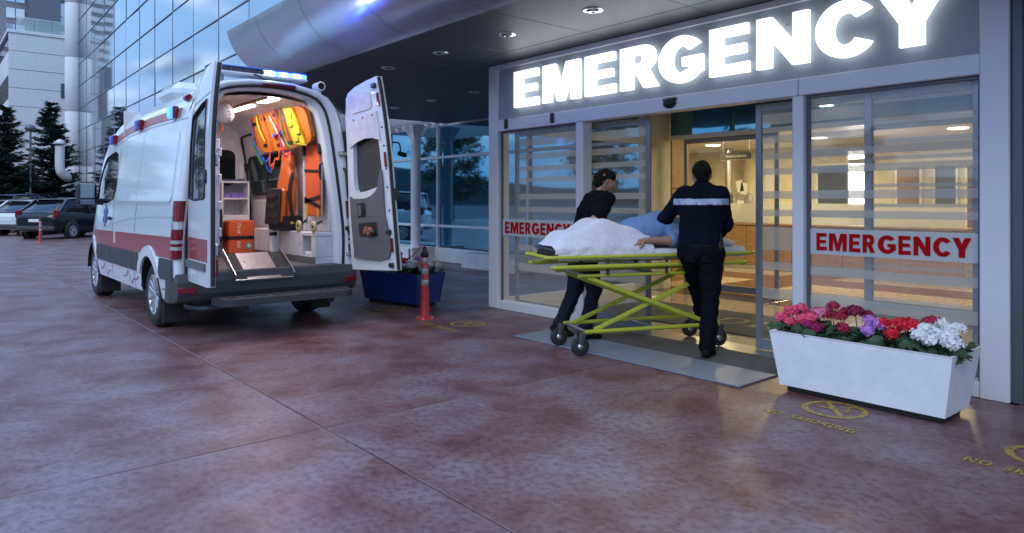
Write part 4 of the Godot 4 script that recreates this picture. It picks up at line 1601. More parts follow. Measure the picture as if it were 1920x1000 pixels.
func planter(called: String, label: String, at: Vector3, turn: float, half: Vector2, m: Material) -> Node3D:
	var t := thing(called, label, "planter", at, turn)
	var s := st()
	var hx := half.x
	var hz := half.y
	var y1 := 0.445
	var prof := [[hx - 0.055, hz - 0.065, 0.05], [hx - 0.008, hz - 0.009, y1 - 0.008], [hx - 0.004, hz - 0.004, y1 - 0.002], [hx - 0.010, hz - 0.010, y1], [hx - 0.028, hz - 0.028, y1], [hx - 0.031, hz - 0.031, y1 - 0.004], [hx - 0.034, hz - 0.035, y1 - 0.05]]
	for k in prof.size() - 1:
		var a = prof[k]
		var b = prof[k + 1]
		var inw := k >= 4
		for e in 4:
			var d: Vector3 = [Vector3(1, 0, 0), Vector3(0, 0, 1), Vector3(-1, 0, 0), Vector3(0, 0, -1)][e]
			var w := Vector3(-d.z, 0, d.x)
			var pa: Vector3 = d * (Vector3(a[0], 0, a[1])) + Vector3(0, a[2], 0)
			var wa: Vector3 = w * Vector3(a[0], 0, a[1])
			var pb: Vector3 = d * (Vector3(b[0], 0, b[1])) + Vector3(0, b[2], 0)
			var wb: Vector3 = w * Vector3(b[0], 0, b[1])
			quad(s, pa - wa, pa + wa, pb + wb, pb - wb, (-d if inw else d) + (Vector3.UP * 3.0 if k in [2, 3] else Vector3.ZERO))
	bx(s, Vector3(0, 0.05, 0), Vector3(2 * hx - 0.112, 0.004, 2 * hz - 0.132))
	obj("box", s, m, t)
	var b := st()
	bx(b, Vector3(0, 0.0245, 0), Vector3(2 * hx - 0.2, 0.047, 2 * hz - 0.2), 0.004)
	obj("foot", b, M.black, t)
	var so := st()
	bx(so, Vector3(0, 0.395, 0), Vector3(2 * hx - 0.07, 0.012, 2 * hz - 0.072))
	obj("soil", so, M.soil, t)
	return t

func build_planters():
	var cols := {"pink": mat(0.85, 0.10, 0.20, 0.6), "palepink": mat(0.75, 0.25, 0.42, 0.6), "crimson": mat(0.42, 0.008, 0.055, 0.6), "purple": mat(0.36, 0.006, 0.11, 0.6), "dark": mat(0.22, 0.005, 0.045, 0.6), "lilac": mat(0.56, 0.24, 0.66, 0.6), "red": mat(0.72, 0.012, 0.03, 0.6), "white": mat(0.82, 0.83, 0.82, 0.6), "magenta": mat(0.5, 0.02, 0.14, 0.6)}
	for c in cols.values():
		c.backlight_enabled = true
		c.backlight = c.albedo_color * 0.25
	var hm := [head_mesh(0.043), head_mesh(0.05), head_mesh(0.038)]
	var lm := [leaf_mesh(0.042), leaf_mesh(0.05), leaf_mesh(0.034)]
	planter("white_planter", "white tapered planter box full of geraniums beside the doors", Vector3(5.09, 0, -2.19), 0.0, Vector2(0.265, 0.615), M.white_planter)
	var W := Transform3D(Basis(), Vector3(5.09, 0, -2.19))
	var y := 0.405
	geranium("hot pink geranium at the door end of the white planter", W, [[-0.03, 0.57, -0.55], [-0.01, 0.60, -0.49], [-0.06, 0.52, -0.60], [-0.10, 0.50, -0.53], [-0.07, 0.52, -0.44], [-0.06, 0.54, -0.40], [0.04, 0.55, -0.5]], cols.pink, hm, lm, 26, y)
	geranium("pale pink geranium behind the hot pink one in white planter", W, [[0.02, 0.57, -0.37], [0.03, 0.58, -0.33]], cols.palepink, hm, lm, 8, y)
	geranium("tall crimson geranium in the left half of the white planter", W, [[-0.01, 0.64, -0.25], [0.02, 0.57, -0.28], [-0.05, 0.58, -0.17], [-0.10, 0.51, -0.13], [0.03, 0.6, -0.18]], cols.crimson, hm, lm, 24, y)
	geranium("purple geranium hanging low before the crimson one in white planter", W, [[-0.13, 0.50, -0.37], [-0.14, 0.49, -0.31]], cols.purple, hm, lm, 14, y)
	geranium("very dark red geranium left of the lilac one in white planter", W, [[-0.03, 0.62, -0.08], [0.03, 0.60, -0.02]], cols.dark, hm, lm, 18, y)
	geranium("lilac geranium in the middle of the white planter", W, [[-0.06, 0.58, 0.03], [-0.10, 0.52, 0.04], [-0.08, 0.56, 0.10]], cols.lilac, hm, lm, 20, y)
	geranium("bright red geranium right of the lilac one in white planter", W, [[-0.07, 0.57, 0.13], [-0.11, 0.52, 0.20], [-0.05, 0.58, 0.22], [-0.08, 0.57, 0.27], [-0.08, 0.58, 0.32], [0.02, 0.57, 0.25]], cols.red, hm, lm, 28, y)
	geranium("small dark crimson geranium behind the white one in white planter", W, [[-0.0, 0.60, 0.40]], cols.crimson, hm, lm, 6, y)
	geranium("white geranium filling the right end of the white planter", W, [[-0.10, 0.57, 0.41], [-0.04, 0.61, 0.48], [-0.12, 0.55, 0.48], [-0.14, 0.52, 0.44], [-0.07, 0.59, 0.54], [-0.06, 0.60, 0.58], [-0.12, 0.57, 0.56], [-0.13, 0.54, 0.53], [-0.15, 0.51, 0.57], [-0.14, 0.53, 0.38], [0.02, 0.58, 0.5]], cols.white, hm, lm, 34, y)
	planter("blue_planter", "dark blue tapered planter box behind the open ambulance door", Vector3(5.09, 0, -8.42), deg_to_rad(9.8), Vector2(0.265, 0.60), M.blue_planter)
	var B := Transform3D(Basis(Vector3.UP, deg_to_rad(9.8)), Vector3(5.09, 0, -8.42))
	geranium("magenta geranium beside the plaque in the blue planter", B, [[0.03, 0.66, -0.10], [0.05, 0.64, -0.15], [0.0, 0.62, -0.07]], cols.magenta, hm, lm, 16, y)
	geranium("red geranium low at the front of the blue planter", B, [[0.01, 0.58, 0.02], [0.0, 0.50, -0.07], [-0.01, 0.58, 0.12], [-0.05, 0.53, -0.02]], cols.red, hm, lm, 18, y)
	geranium("lilac geranium at the back of the blue planter", B, [[0.08, 0.62, 0.24], [0.1, 0.6, 0.3]], cols.lilac, hm, lm, 8, y)
	geranium("white geranium left of the red post in blue planter", B, [[-0.02, 0.57, 0.20], [-0.05, 0.58, 0.30], [-0.06, 0.53, 0.27], [-0.02, 0.53, 0.24]], cols.white, hm, lm, 18, y)
	geranium("white geranium right of the red post in blue planter", B, [[0.08, 0.60, 0.45], [0.14, 0.60, 0.5], [0.16, 0.55, 0.54], [0.06, 0.55, 0.5]], cols.white, hm, lm, 18, y)
	var pq := thing("plant_plaque", "small grey plaque on a stake among the blue planter's flowers", "plaque", Vector3(5.14, 0.4, -8.30))
	var s := st()
	bx(s, Vector3(0, 0.28, 0), Vector3(0.012, 0.14, 0.1), 0.004, Basis(Vector3.UP, deg_to_rad(-40.0)))
	obj("plate", s, M.concrete, pq)
	var s2 := st()
	tube(s2, [Vector3(0.008, 0, 0.006), Vector3(0.008, 0.26, 0.006)], 0.006, 6)
	obj("stake", s2, M.steel, pq)

func build_posts():
	var at := Vector3(4.62, 0, -7.12)
	var t := thing("marker_post", "red flexible marker post with grey bands and black hooked cap by blue planter", "bollard", at, 0.0, "red marker posts")
	var s := st()
	var pr := [Vector2(0.108, 0.0), Vector2(0.108, 0.014), Vector2(0.075, 0.03), Vector2(0.056, 0.036)]
	for k in 10:
		pr.append(Vector2(0.05 - k * 0.0003, 0.045 + k * 0.025))
		pr.append(Vector2(0.055 - k * 0.0004, 0.052 + k * 0.025))
		pr.append(Vector2(0.055 - k * 0.0004, 0.060 + k * 0.025))
		pr.append(Vector2(0.05 - k * 0.0003, 0.066 + k * 0.025))
	pr.append(Vector2(0.047, 0.30))
	pr.append(Vector2(0.039, 0.745))
	pr.append(Vector2(0.0, 0.75))
	lathe(s, pr, 28)
	obj("shaft", s, mat(0.48, 0.025, 0.03, 0.35), t)
	for y in [[0.40, 0.465], [0.535, 0.60], [0.665, 0.725]]:
		var b := st()
		var r0: float = 0.047 - (y[0] - 0.3) * 0.018 + 0.0012
		var r1: float = 0.047 - (y[1] - 0.3) * 0.018 + 0.0012
		lathe(b, [Vector2(r0 - 0.002, y[0]), Vector2(r0, y[0] + 0.001), Vector2(r1, y[1] - 0.001), Vector2(r1 - 0.002, y[1])], 28)
		obj("reflective_band", b, mat(0.36, 0.37, 0.38, 0.4, 0.2), t)
	var c := st()
	lathe(c, [Vector2(0.04, 0.735), Vector2(0.046, 0.74), Vector2(0.046, 0.785), Vector2(0.036, 0.795), Vector2(0.026, 0.80), Vector2(0.024, 0.84), Vector2(0.02, 0.855), Vector2(0.0, 0.858)], 22)
	obj("cap", c, M.black, t)
	var h := st()
	tube(h, smooth_path([Vector3(0, 0.85, 0), Vector3(-0.01, 0.875, -0.015), Vector3(-0.03, 0.87, -0.03), Vector3(-0.035, 0.85, -0.03)], 4), 0.006, 6)
	obj("hook", h, M.strap_red, t)
	for k in 4:
		var b := st()
		var a := PI / 4 + PI / 2 * k
		lathe(b, [Vector2(0.009, 0.0), Vector2(0.009, 0.008), Vector2(0.0, 0.01)], 8, Transform3D(Basis(), Vector3(cos(a) * 0.088, 0.018, sin(a) * 0.088)))
		obj("bolt", b, M.steel, t)
	var far := [[Vector3(3.18, -0.01, -28.5), "red marker post nearest the black hatchback's rear"], [Vector3(3.25, -0.01, -32.5), "red marker post between the black hatchback and next white car"], [Vector3(3.23, -0.01, -35.9), "red marker post before the first white car"], [Vector3(3.4, -0.01, -41.5), "red marker post at the left edge of the car park"]]
	for q in far:
		dup(t, q[1], q[0])
	# rope from the post's hook to the blue planter's far side
	var r := st()
	var p0 := at + Vector3(-0.035, 0.852, -0.03)
	var p1 := Vector3(5.02, 0.60, -8.6)
	var pts := []
	for k in 13:
		var u := k / 12.0
		pts.append(p0.lerp(p1, u) + Vector3(0, -0.1 * sin(u * PI), 0))
	tube(r, pts, 0.005, 6)
	tag(obj("rope", r, M.strap_red), "thin red rope hanging from the marker post's hook", "rope")

func ground_print(s: SurfaceTool, poly: PackedVector2Array, at: Vector3, turn: float):
	var idx := Geometry2D.triangulate_polygon(poly)
	var bs := Basis(Vector3.UP, turn)
	for k in range(0, idx.size(), 3):
		var p := []
		for j in 3:
			var v: Vector2 = poly[idx[k + j]]
			p.append(at + bs * Vector3(v.y, 0, v.x))
		tri(s, p[0], p[1], p[2], Vector3.UP)

func build_paint():
	# stencilled no-smoking marks: ring, bar, cigarette, lettering; x of the stencil runs along +z, y towards the building
	var spots := [[4.71, -2.25, 0.0, "yellow no smoking stencil on the ground before white planter", 1.0], [4.72, -1.07, 0.0, "yellow no smoking stencil on the ground beyond white planter's right end", 1.0], [4.80, -6.5, 0.0, "yellow no smoking stencil on the ground right of the red post", 1.0], [4.70, -8.05, 0.0, "worn yellow no smoking stencil left of the red post, by blue planter", 1.0], [7.7, -9.9, 0.0, "faint yellow no smoking stencil on the paving near the blue glass wall", 1.0]]
	for q in spots:
		var t := thing("no_smoking_stencil", q[3], "ground marking", Vector3(q[0], 0.003, q[1]), q[2], "no smoking stencils")
		var s := st()
		for k in 40:
			if k % 10 == 0 and q[0] < 4.715:
				pass
			var a0 := TAU * k / 40
			var a1 := TAU * (k + 1) / 40
			ground_print(s, PackedVector2Array([Vector2(cos(a0), sin(a0)) * 0.165, Vector2(cos(a0), sin(a0)) * 0.205, Vector2(cos(a1), sin(a1)) * 0.205, Vector2(cos(a1), sin(a1)) * 0.165]), Vector3.ZERO, 0)
		obj("ring", s, M.yellow_paint, t)
		var b := st()
		var d := Vector2(0.62, -0.78)
		var n := Vector2(0.78, 0.62) * 0.018
		ground_print(b, PackedVector2Array([-d * 0.165 - n, -d * 0.165 + n, d * 0.165 + n, d * 0.165 - n]), Vector3(0, 0.0006, 0), 0)
		obj("bar", b, M.yellow_paint, t)
		var c := st()
		ground_print(c, PackedVector2Array([Vector2(-0.125, -0.012), Vector2(-0.125, 0.016), Vector2(-0.03, 0.016), Vector2(-0.01, -0.012)]), Vector3.ZERO, 0)
		ground_print(c, PackedVector2Array([Vector2(0.05, -0.012), Vector2(0.03, 0.016), Vector2(0.10, 0.016), Vector2(0.10, -0.012)]), Vector3.ZERO, 0)
		obj("cigarette", c, M.yellow_paint, t)
		var w := st()
		for e in [0.0, 0.045]:
			var prev := Vector2.ZERO
			for k in 13:
				var u := k / 12.0
				var p := Vector2(0.0 + e + 0.05 * u + 0.02 * sin(u * 9.0), 0.035 + 0.09 * u - 0.03 * sin(u * 5.0 + e * 30.0))
				if k > 0:
					var dd := (p - prev).orthogonal().normalized() * 0.006
					ground_print(w, PackedVector2Array([prev - dd, prev + dd, p + dd, p - dd]), Vector3.ZERO, 0)
				prev = p
		obj("smoke_curl", w, M.yellow_paint, t)
		lettering("lettering", "NO  SMOKING", 0.60, 0.082, 0.001, M.yellow_paint, t, Transform3D(Basis(Vector3.BACK, Vector3.RIGHT, Vector3.UP), Vector3(-0.40, -0.0005, -0.30)), 0.4)

func hw(y: float) -> float:   # half the body's width at a height
	if y < 0.8:
		return 0.995 - 0.045 * pow((0.8 - y) / 0.5, 2.0)
	if y < 2.3:
		return 0.995 - 0.155 * pow((y - 0.8) / 1.5, 1.45)
	return 0.84 - 0.145 * (y - 2.3) - 0.175 * pow((y - 2.3) / 0.32, 2.5)

func taper(d: float) -> float:
	return 1.0 - 0.2 * smoothstep(3.9, 5.55, d)

func side(sg: float, off: float) -> Callable:
	return func(p: Vector2) -> Vector3: return Vector3(sg * (hw(p.y) * taper(p.x) + off), p.y, -p.x)

func circle(cx: float, cy: float, r: float, n := 28) -> PackedVector2Array:
	var o := PackedVector2Array()
	for k in n:
		o.append(Vector2(cx + cos(TAU * k / n) * r, cy + sin(TAU * k / n) * r))
	return o

func cut(polys: Array, hole: PackedVector2Array) -> Array:
	# cuts a hole; rings with a hole inside are split so that plain outlines remain
	var o := []
	for p in polys:
		var lo: Vector2 = hole[0]
		var hi: Vector2 = hole[0]
		for v in hole:
			lo = lo.min(v)
			hi = hi.max(v)
		var mid := (lo.x + hi.x) * 0.5
		for half in [pv2([-50, -50, mid, -50, mid, 50, -50, 50]), pv2([mid, -50, 50, -50, 50, 50, mid, 50])]:
			for a in Geometry2D.intersect_polygons(p, half):
				for b in Geometry2D.clip_polygons(a, hole):
					if not Geometry2D.is_polygon_clockwise(b):
						o.append(b)
	return o

func patch(parent: Node, called: String, sg: float, polys: Array, off: float, m: Material, thick := 0.0) -> MeshInstance3D:
	var s := st()
	panel(s, polys, 0.25, 0.09, side(sg, off), Vector3(sg, 0.1, 0))
	if thick > 0.0:
		for p in polys:
			rim(s, p, side(sg, off), side(sg, off - thick), 0.15)
	return obj(called, s, m, parent)

func seam(parent: Node, called: String, sg: float, pts: Array, w: float, m: Material, off := 0.002):
	var polys := Geometry2D.offset_polyline(pv2(pts), w * 0.5, Geometry2D.JOIN_MITER, Geometry2D.END_BUTT)
	var good := []
	for p in polys:
		if not Geometry2D.is_polygon_clockwise(p):
			good.append(p)
	patch(parent, called, sg, good, off, m)

const TOP := [[0.0, 2.60, 0.12], [0.8, 2.605, 0.125], [1.7, 2.605, 0.125], [2.4, 2.59, 0.12], [2.9, 2.53, 0.11], [3.35, 2.42, 0.10], [3.85, 2.20, 0.08], [4.3, 1.81, 0.05], [4.75, 1.42, 0.03], [5.0, 1.27, 0.04], [5.25, 1.12, 0.04], [5.42, 0.9, 0.02], [5.48, 0.6, 0.0], [5.45, 0.36, 0.0]]

func top_strip(s: SurfaceTool, k0: int, k1: int, lift := 0.0):
	var rows := []
	for k in range(k0, k1 + 1):
		var q = TOP[k]
		var w := hw(q[1]) * taper(q[0])
		var fwd := 0.22 * smoothstep(3.0, 4.8, q[0])
		var r := PackedVector3Array()
		for j in 21:
			var u := -1.0 + 2.0 * j / 20.0
			var e := 1.0 - pow(absf(u), 2.6)
			r.append(Vector3(u * w, q[1] + (q[2] + lift) * e, -q[0] - fwd * e))
		rows.append(r)
	for k in rows.size() - 1:
		for j in 20:
			var hint := Vector3(0, 1, -0.4)
			quad(s, rows[k][j], rows[k][j + 1], rows[k + 1][j + 1], rows[k + 1][j], hint, 1)

func arc_liner(parent: Node, sg: float, d: float):
	var s := st()
	for k in 14:
		var a0 := PI * k / 14.0 - 0.15
		var a1 := PI * (k + 1) / 14.0 - 0.1
		var p := func(a: float, x: float) -> Vector3: return Vector3(sg * x, 0.36 + sin(a) * 0.435, -d + cos(a) * 0.435)
		quad(s, p.call(a0, 0.6), p.call(a0, 0.975), p.call(a1, 0.975), p.call(a1, 0.6), Vector3(0, -sin(a0), -cos(a0)), 1)
	obj("arch_liner", s, M.black, parent)

func ekg(parent: Node, sg: float, d0: float, d1: float, y: float):
	var pts := []
	var n := int((d0 - d1) / 0.13)
	for k in n + 1:
		var x := d0 - (d0 - d1) * k / n
		pts.append_array([x, y + [0.0, 0.0, 0.08, -0.07][k % 4] * (1.0 if k % 8 < 4 else 0.6)])
	seam(parent, "pulse_line", sg, pts, 0.014, M.van_red, 0.004)

func build_ambulance():
	var t := thing("ambulance", "white ambulance van with red side stripe, its rear doors wide open", "ambulance", Vector3(2.965, 0, -7.65))
	var outline := PackedVector2Array([Vector2(0.0, 0.36), Vector2(0.0, 2.60)])
	for q in TOP.slice(1):
		outline.append(Vector2(q[0], q[1]))
	outline.reverse()
	if Geometry2D.is_polygon_clockwise(outline):
		outline.reverse()
	var rear_hole := circle(0.98, 0.36, 0.43)
	var front_hole := circle(4.35, 0.36, 0.43)
	var win := spline2(pv2([3.04, 1.42, 4.42, 1.40, 4.45, 1.50, 3.95, 1.95, 3.72, 2.03, 3.10, 2.03]), 3)
	if Geometry2D.is_polygon_clockwise(win):
		win.reverse()
	for sg in [-1.0, 1.0]:
		var polys := [outline]
		for h in [rear_hole, front_hole, win]:
			polys = cut(polys, h)
		if sg > 0:
			polys = cut(polys, rrect(1.56, 1.5, 2.7, 2.0, 0.1))
		patch(t, "side_panel", sg, polys, 0.0, M.van)
		patch(t, "cab_window", sg, [win], -0.012, M.black_glass)
		# red stripe, clear of the white wheel flares
		var stripe := [pv2([0.13, 0.81, 4.9, 0.79, 5.1, 0.98, 0.13, 1.03])]
		for h in [circle(0.98, 0.36, 0.55), circle(4.35, 0.36, 0.55)]:
			stripe = cut(stripe, h)
		patch(t, "red_stripe", sg, stripe, 0.003, M.van_red)
		for h in [[0.98, rear_hole], [4.35, front_hole]]:
			var flare := []
			for p in cut([circle(h[0], 0.36, 0.54, 40)], circle(h[0], 0.36, 0.43)):
				for pp in Geometry2D.intersect_polygons(p, pv2([h[0] - 0.6, 0.58, h[0] + 0.6, 0.58, h[0] + 0.6, 1.2, h[0] - 0.6, 1.2])):
					flare.append(pp)
			patch(t, "wheel_flare", sg, flare, 0.022, M.van, 0.025)
			arc_liner(t, sg, h[0])
		var rub := [pv2([0.02, 0.585, 0.56, 0.585, 0.47, 0.80, 0.02, 0.80]), pv2([1.40, 0.585, 1.70, 0.585, 1.70, 0.80, 1.48, 0.80]), pv2([1.72, 0.585, 2.94, 0.585, 2.94, 0.80, 1.72, 0.80]), pv2([2.96, 0.585, 3.93, 0.585, 3.86, 0.80, 2.96, 0.80])]
		for p in rub:
			patch(t, "rub_strip", sg, [p], 0.02, M.trim, 0.022)
		# seams, blank window panel, swage line
		for q in [[1.71, 0.36, 1.71, 2.22], [2.95, 0.36, 2.95, 2.1]]:
			seam(t, "door_seam", sg, q, 0.012, M.black)
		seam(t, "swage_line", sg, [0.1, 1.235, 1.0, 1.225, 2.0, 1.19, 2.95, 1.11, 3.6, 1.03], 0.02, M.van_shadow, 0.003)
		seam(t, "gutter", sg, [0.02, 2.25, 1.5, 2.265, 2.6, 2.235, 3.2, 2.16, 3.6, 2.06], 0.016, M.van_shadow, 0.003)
		if sg < 0:
			patch(t, "blank_window_panel", sg, [rrect(0.2, 1.39, 2.84, 2.19, 0.1)], 0.010, M.van, 0.012)
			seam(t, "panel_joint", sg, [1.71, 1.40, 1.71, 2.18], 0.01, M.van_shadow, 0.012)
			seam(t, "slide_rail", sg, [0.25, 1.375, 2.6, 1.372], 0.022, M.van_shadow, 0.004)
			ekg(t, sg, 3.7, 3.05, 0.47)
			ekg(t, sg, 2.3, 1.5, 0.47)
			ekg(t, sg, 0.5, 0.14, 0.47)
		patch(t, "roof_stripe", sg, [pv2([0.3, 2.285, 1.6, 2.295, 2.6, 2.27, 3.3, 2.2, 3.3, 2.30, 2.6, 2.37, 1.6, 2.395, 0.3, 2.385])], 0.004, M.van_red_pale)
	# roof, windscreen, nose
	var s := st()
	top_strip(s, 0, 6)
	obj("roof", s, M.van, t)
	s = st()
	top_strip(s, 6, 8, 0.0)
	obj("windscreen", s, M.black_glass, t)
	s = st()
	top_strip(s, 8, 11)
	obj("bonnet", s, M.van, t)
	s = st()
	top_strip(s, 11, 13)
	obj("front_bumper", s, M.trim, t)
	s = st()
	bx(s, Vector3(0, 0.46, -2.9), Vector3(1.2, 0.3, 4.9), 0.02)
	bx(s, Vector3(0, 0.42, -2.65), Vector3(1.86, 0.14, 2.3), 0.02)
	bx(s, Vector3(0, 0.5, -0.25), Vector3(1.7, 0.26, 0.4), 0.02)
	obj("underbody", s, M.black, t)
	# warning lamps along the roof
	for q in [[0.48, 2.345], [1.97, 2.33], [3.38, 2.24]]:
		for sg in [-1.0, 1.0]:
			var n := Node3D.new()
			n.name = child_name(t, "warning_lamp")
			t.add_child(n, true)
			n.position = Vector3(sg * (hw(q[1]) * taper(q[0]) + 0.03), q[1], -q[0])
			var a := st()
			bx(a, Vector3(-sg * 0.01, 0, -0.01), Vector3(0.06, 0.15, 0.12), 0.012)
			obj("housing", a, M.alu, n)
			a = st()
			bx(a, Vector3(sg * 0.025, 0, -0.045), Vector3(0.045, 0.125, 0.12), 0.015)
			obj("lens", a, M.blue_lamp if q[0] < 1.0 else M.blue_lens, n)
			a = st()
			bx(a, Vector3(0.0, 0, 0.06), Vector3(0.06, 0.13, 0.03), 0.01)
			obj("red_edge", a, M.lens_red, n)
	for sg in [-1.0, 1.0]:
		s = st()
		bx(s, Vector3(sg * 0.80, 2.48, -0.20), Vector3(0.07, 0.06, 0.1), 0.012, Basis(Vector3.BACK, sg * -0.6))
		obj("marker_lamp", s, M.lens_red, t)
	# wheels
	for sg in [-1.0, 1.0]:
		for d in [0.98, 4.35]:
			var wn := Node3D.new()
			wn.name = child_name(t, "wheel")
			t.add_child(wn, true)
			wheel(wn, Vector3(sg * 0.835, 0.355, -d), 0.355, 0.22, sg, 6)
		s = st()
		bx(s, Vector3(sg * 0.83, 0.27, -0.52), Vector3(0.26, 0.36, 0.03), 0.008, Basis(Vector3.RIGHT, 0.12))
		obj("mud_flap", s, M.rubber, t)
		s = st()
		bx(s, Vector3(sg * 0.83, 0.27, -3.87), Vector3(0.26, 0.34, 0.03), 0.008, Basis(Vector3.RIGHT, 0.12))
		obj("mud_flap", s, M.rubber, t)
	# mirrors
	for sg in [-1.0, 1.0]:
		var n := Node3D.new()
		n.name = child_name(t, "wing_mirror")
		t.add_child(n, true)
		n.position = Vector3(sg * 1.16, 1.50, -3.72)
		s = st()
		bx(s, Vector3.ZERO, Vector3(0.24, 0.34, 0.16), 0.05)
		obj("housing", s, M.black, n)
		s = st()
		bx(s, Vector3(0, 0.04, 0.078), Vector3(0.18, 0.2, 0.012), 0.004)
		bx(s, Vector3(0, -0.115, 0.078), Vector3(0.18, 0.075, 0.012), 0.004)
		obj("glass", s, M.mirror, n)
		s = st()
		beam(s, Vector3(-sg * 0.08, -0.1, 0), Vector3(-sg * 0.27, -0.12, -0.05), 0.1, 0.09, 0.03)
		obj("arm", s, M.black, n)
	# door handle, filler, star of life
	s = st()
	bx(s, Vector3(-(hw(1.17) + 0.02), 1.17, -3.1), Vector3(0.04, 0.045, 0.16), 0.018)
	obj("door_handle", s, M.black, t)
	s = st()
	bx(s, Vector3(-(hw(0.93) + 0.008), 0.93, -2.74), Vector3(0.014, 0.16, 0.09), 0.006)
	obj("side_marker", s, mat(0.55, 0.5, 0.4, 0.3), t)
	var star := []
	for k in 3:
		var a := PI / 3 * k
		var d := Vector2(sin(a), cos(a))
		var w := Vector2(d.y, -d.x)
		star.append(PackedVector2Array([Vector2(3.45, 1.2) - d * 0.15 - w * 0.04, Vector2(3.45, 1.2) + d * 0.15 - w * 0.04, Vector2(3.45, 1.2) + d * 0.15 + w * 0.04, Vector2(3.45, 1.2) - d * 0.15 + w * 0.04]))
	for k in 3:
		if Geometry2D.is_polygon_clockwise(star[k]):
			star[k].reverse()
	for k in 3:
		patch(t, "star_of_life", -1.0, [star[k]], 0.004 + 0.0015 * k, mat(0.03, 0.08, 0.3, 0.4))
	seam(t, "star_staff", -1.0, [3.45, 1.1, 3.45, 1.3], 0.012, M.white_plastic, 0.009)
	ambulance_rear(t)
	ambulance_doors(t)
	ambulance_inside(t)
	ambulance_roof(t)
	ambulance_kit()

const PAIRS := [[0.99, 0.60, 0.80, 0.66], [0.995, 0.9, 0.805, 0.9], [0.99, 1.1, 0.797, 1.13], [0.957, 1.5, 0.745, 1.5], [0.888, 2.0, 0.665, 2.0], [0.84, 2.3, 0.61, 2.25], [0.78, 2.47, 0.56, 2.43], [0.68, 2.588, 0.46, 2.55], [0.5, 2.668, 0.3, 2.587], [0.25, 2.712, 0.15, 2.605], [0.0, 2.72, 0.0, 2.61]]

func ring_pts(f: float, z: float, lim := 100) -> Array:
	var o := []
	for k in PAIRS.size():
		var q = PAIRS[k]
		o.append(Vector3(lerpf(hw(q[1]) if q[1] < 2.56 else q[0], q[2], f), lerpf(q[1], q[3], f), z))
	for k in range(PAIRS.size() - 2, -1, -1):
		var q = PAIRS[k]
		o.append(Vector3(-lerpf(hw(q[1]) if q[1] < 2.56 else q[0], q[2], f), lerpf(q[1], q[3], f), z))
	return o

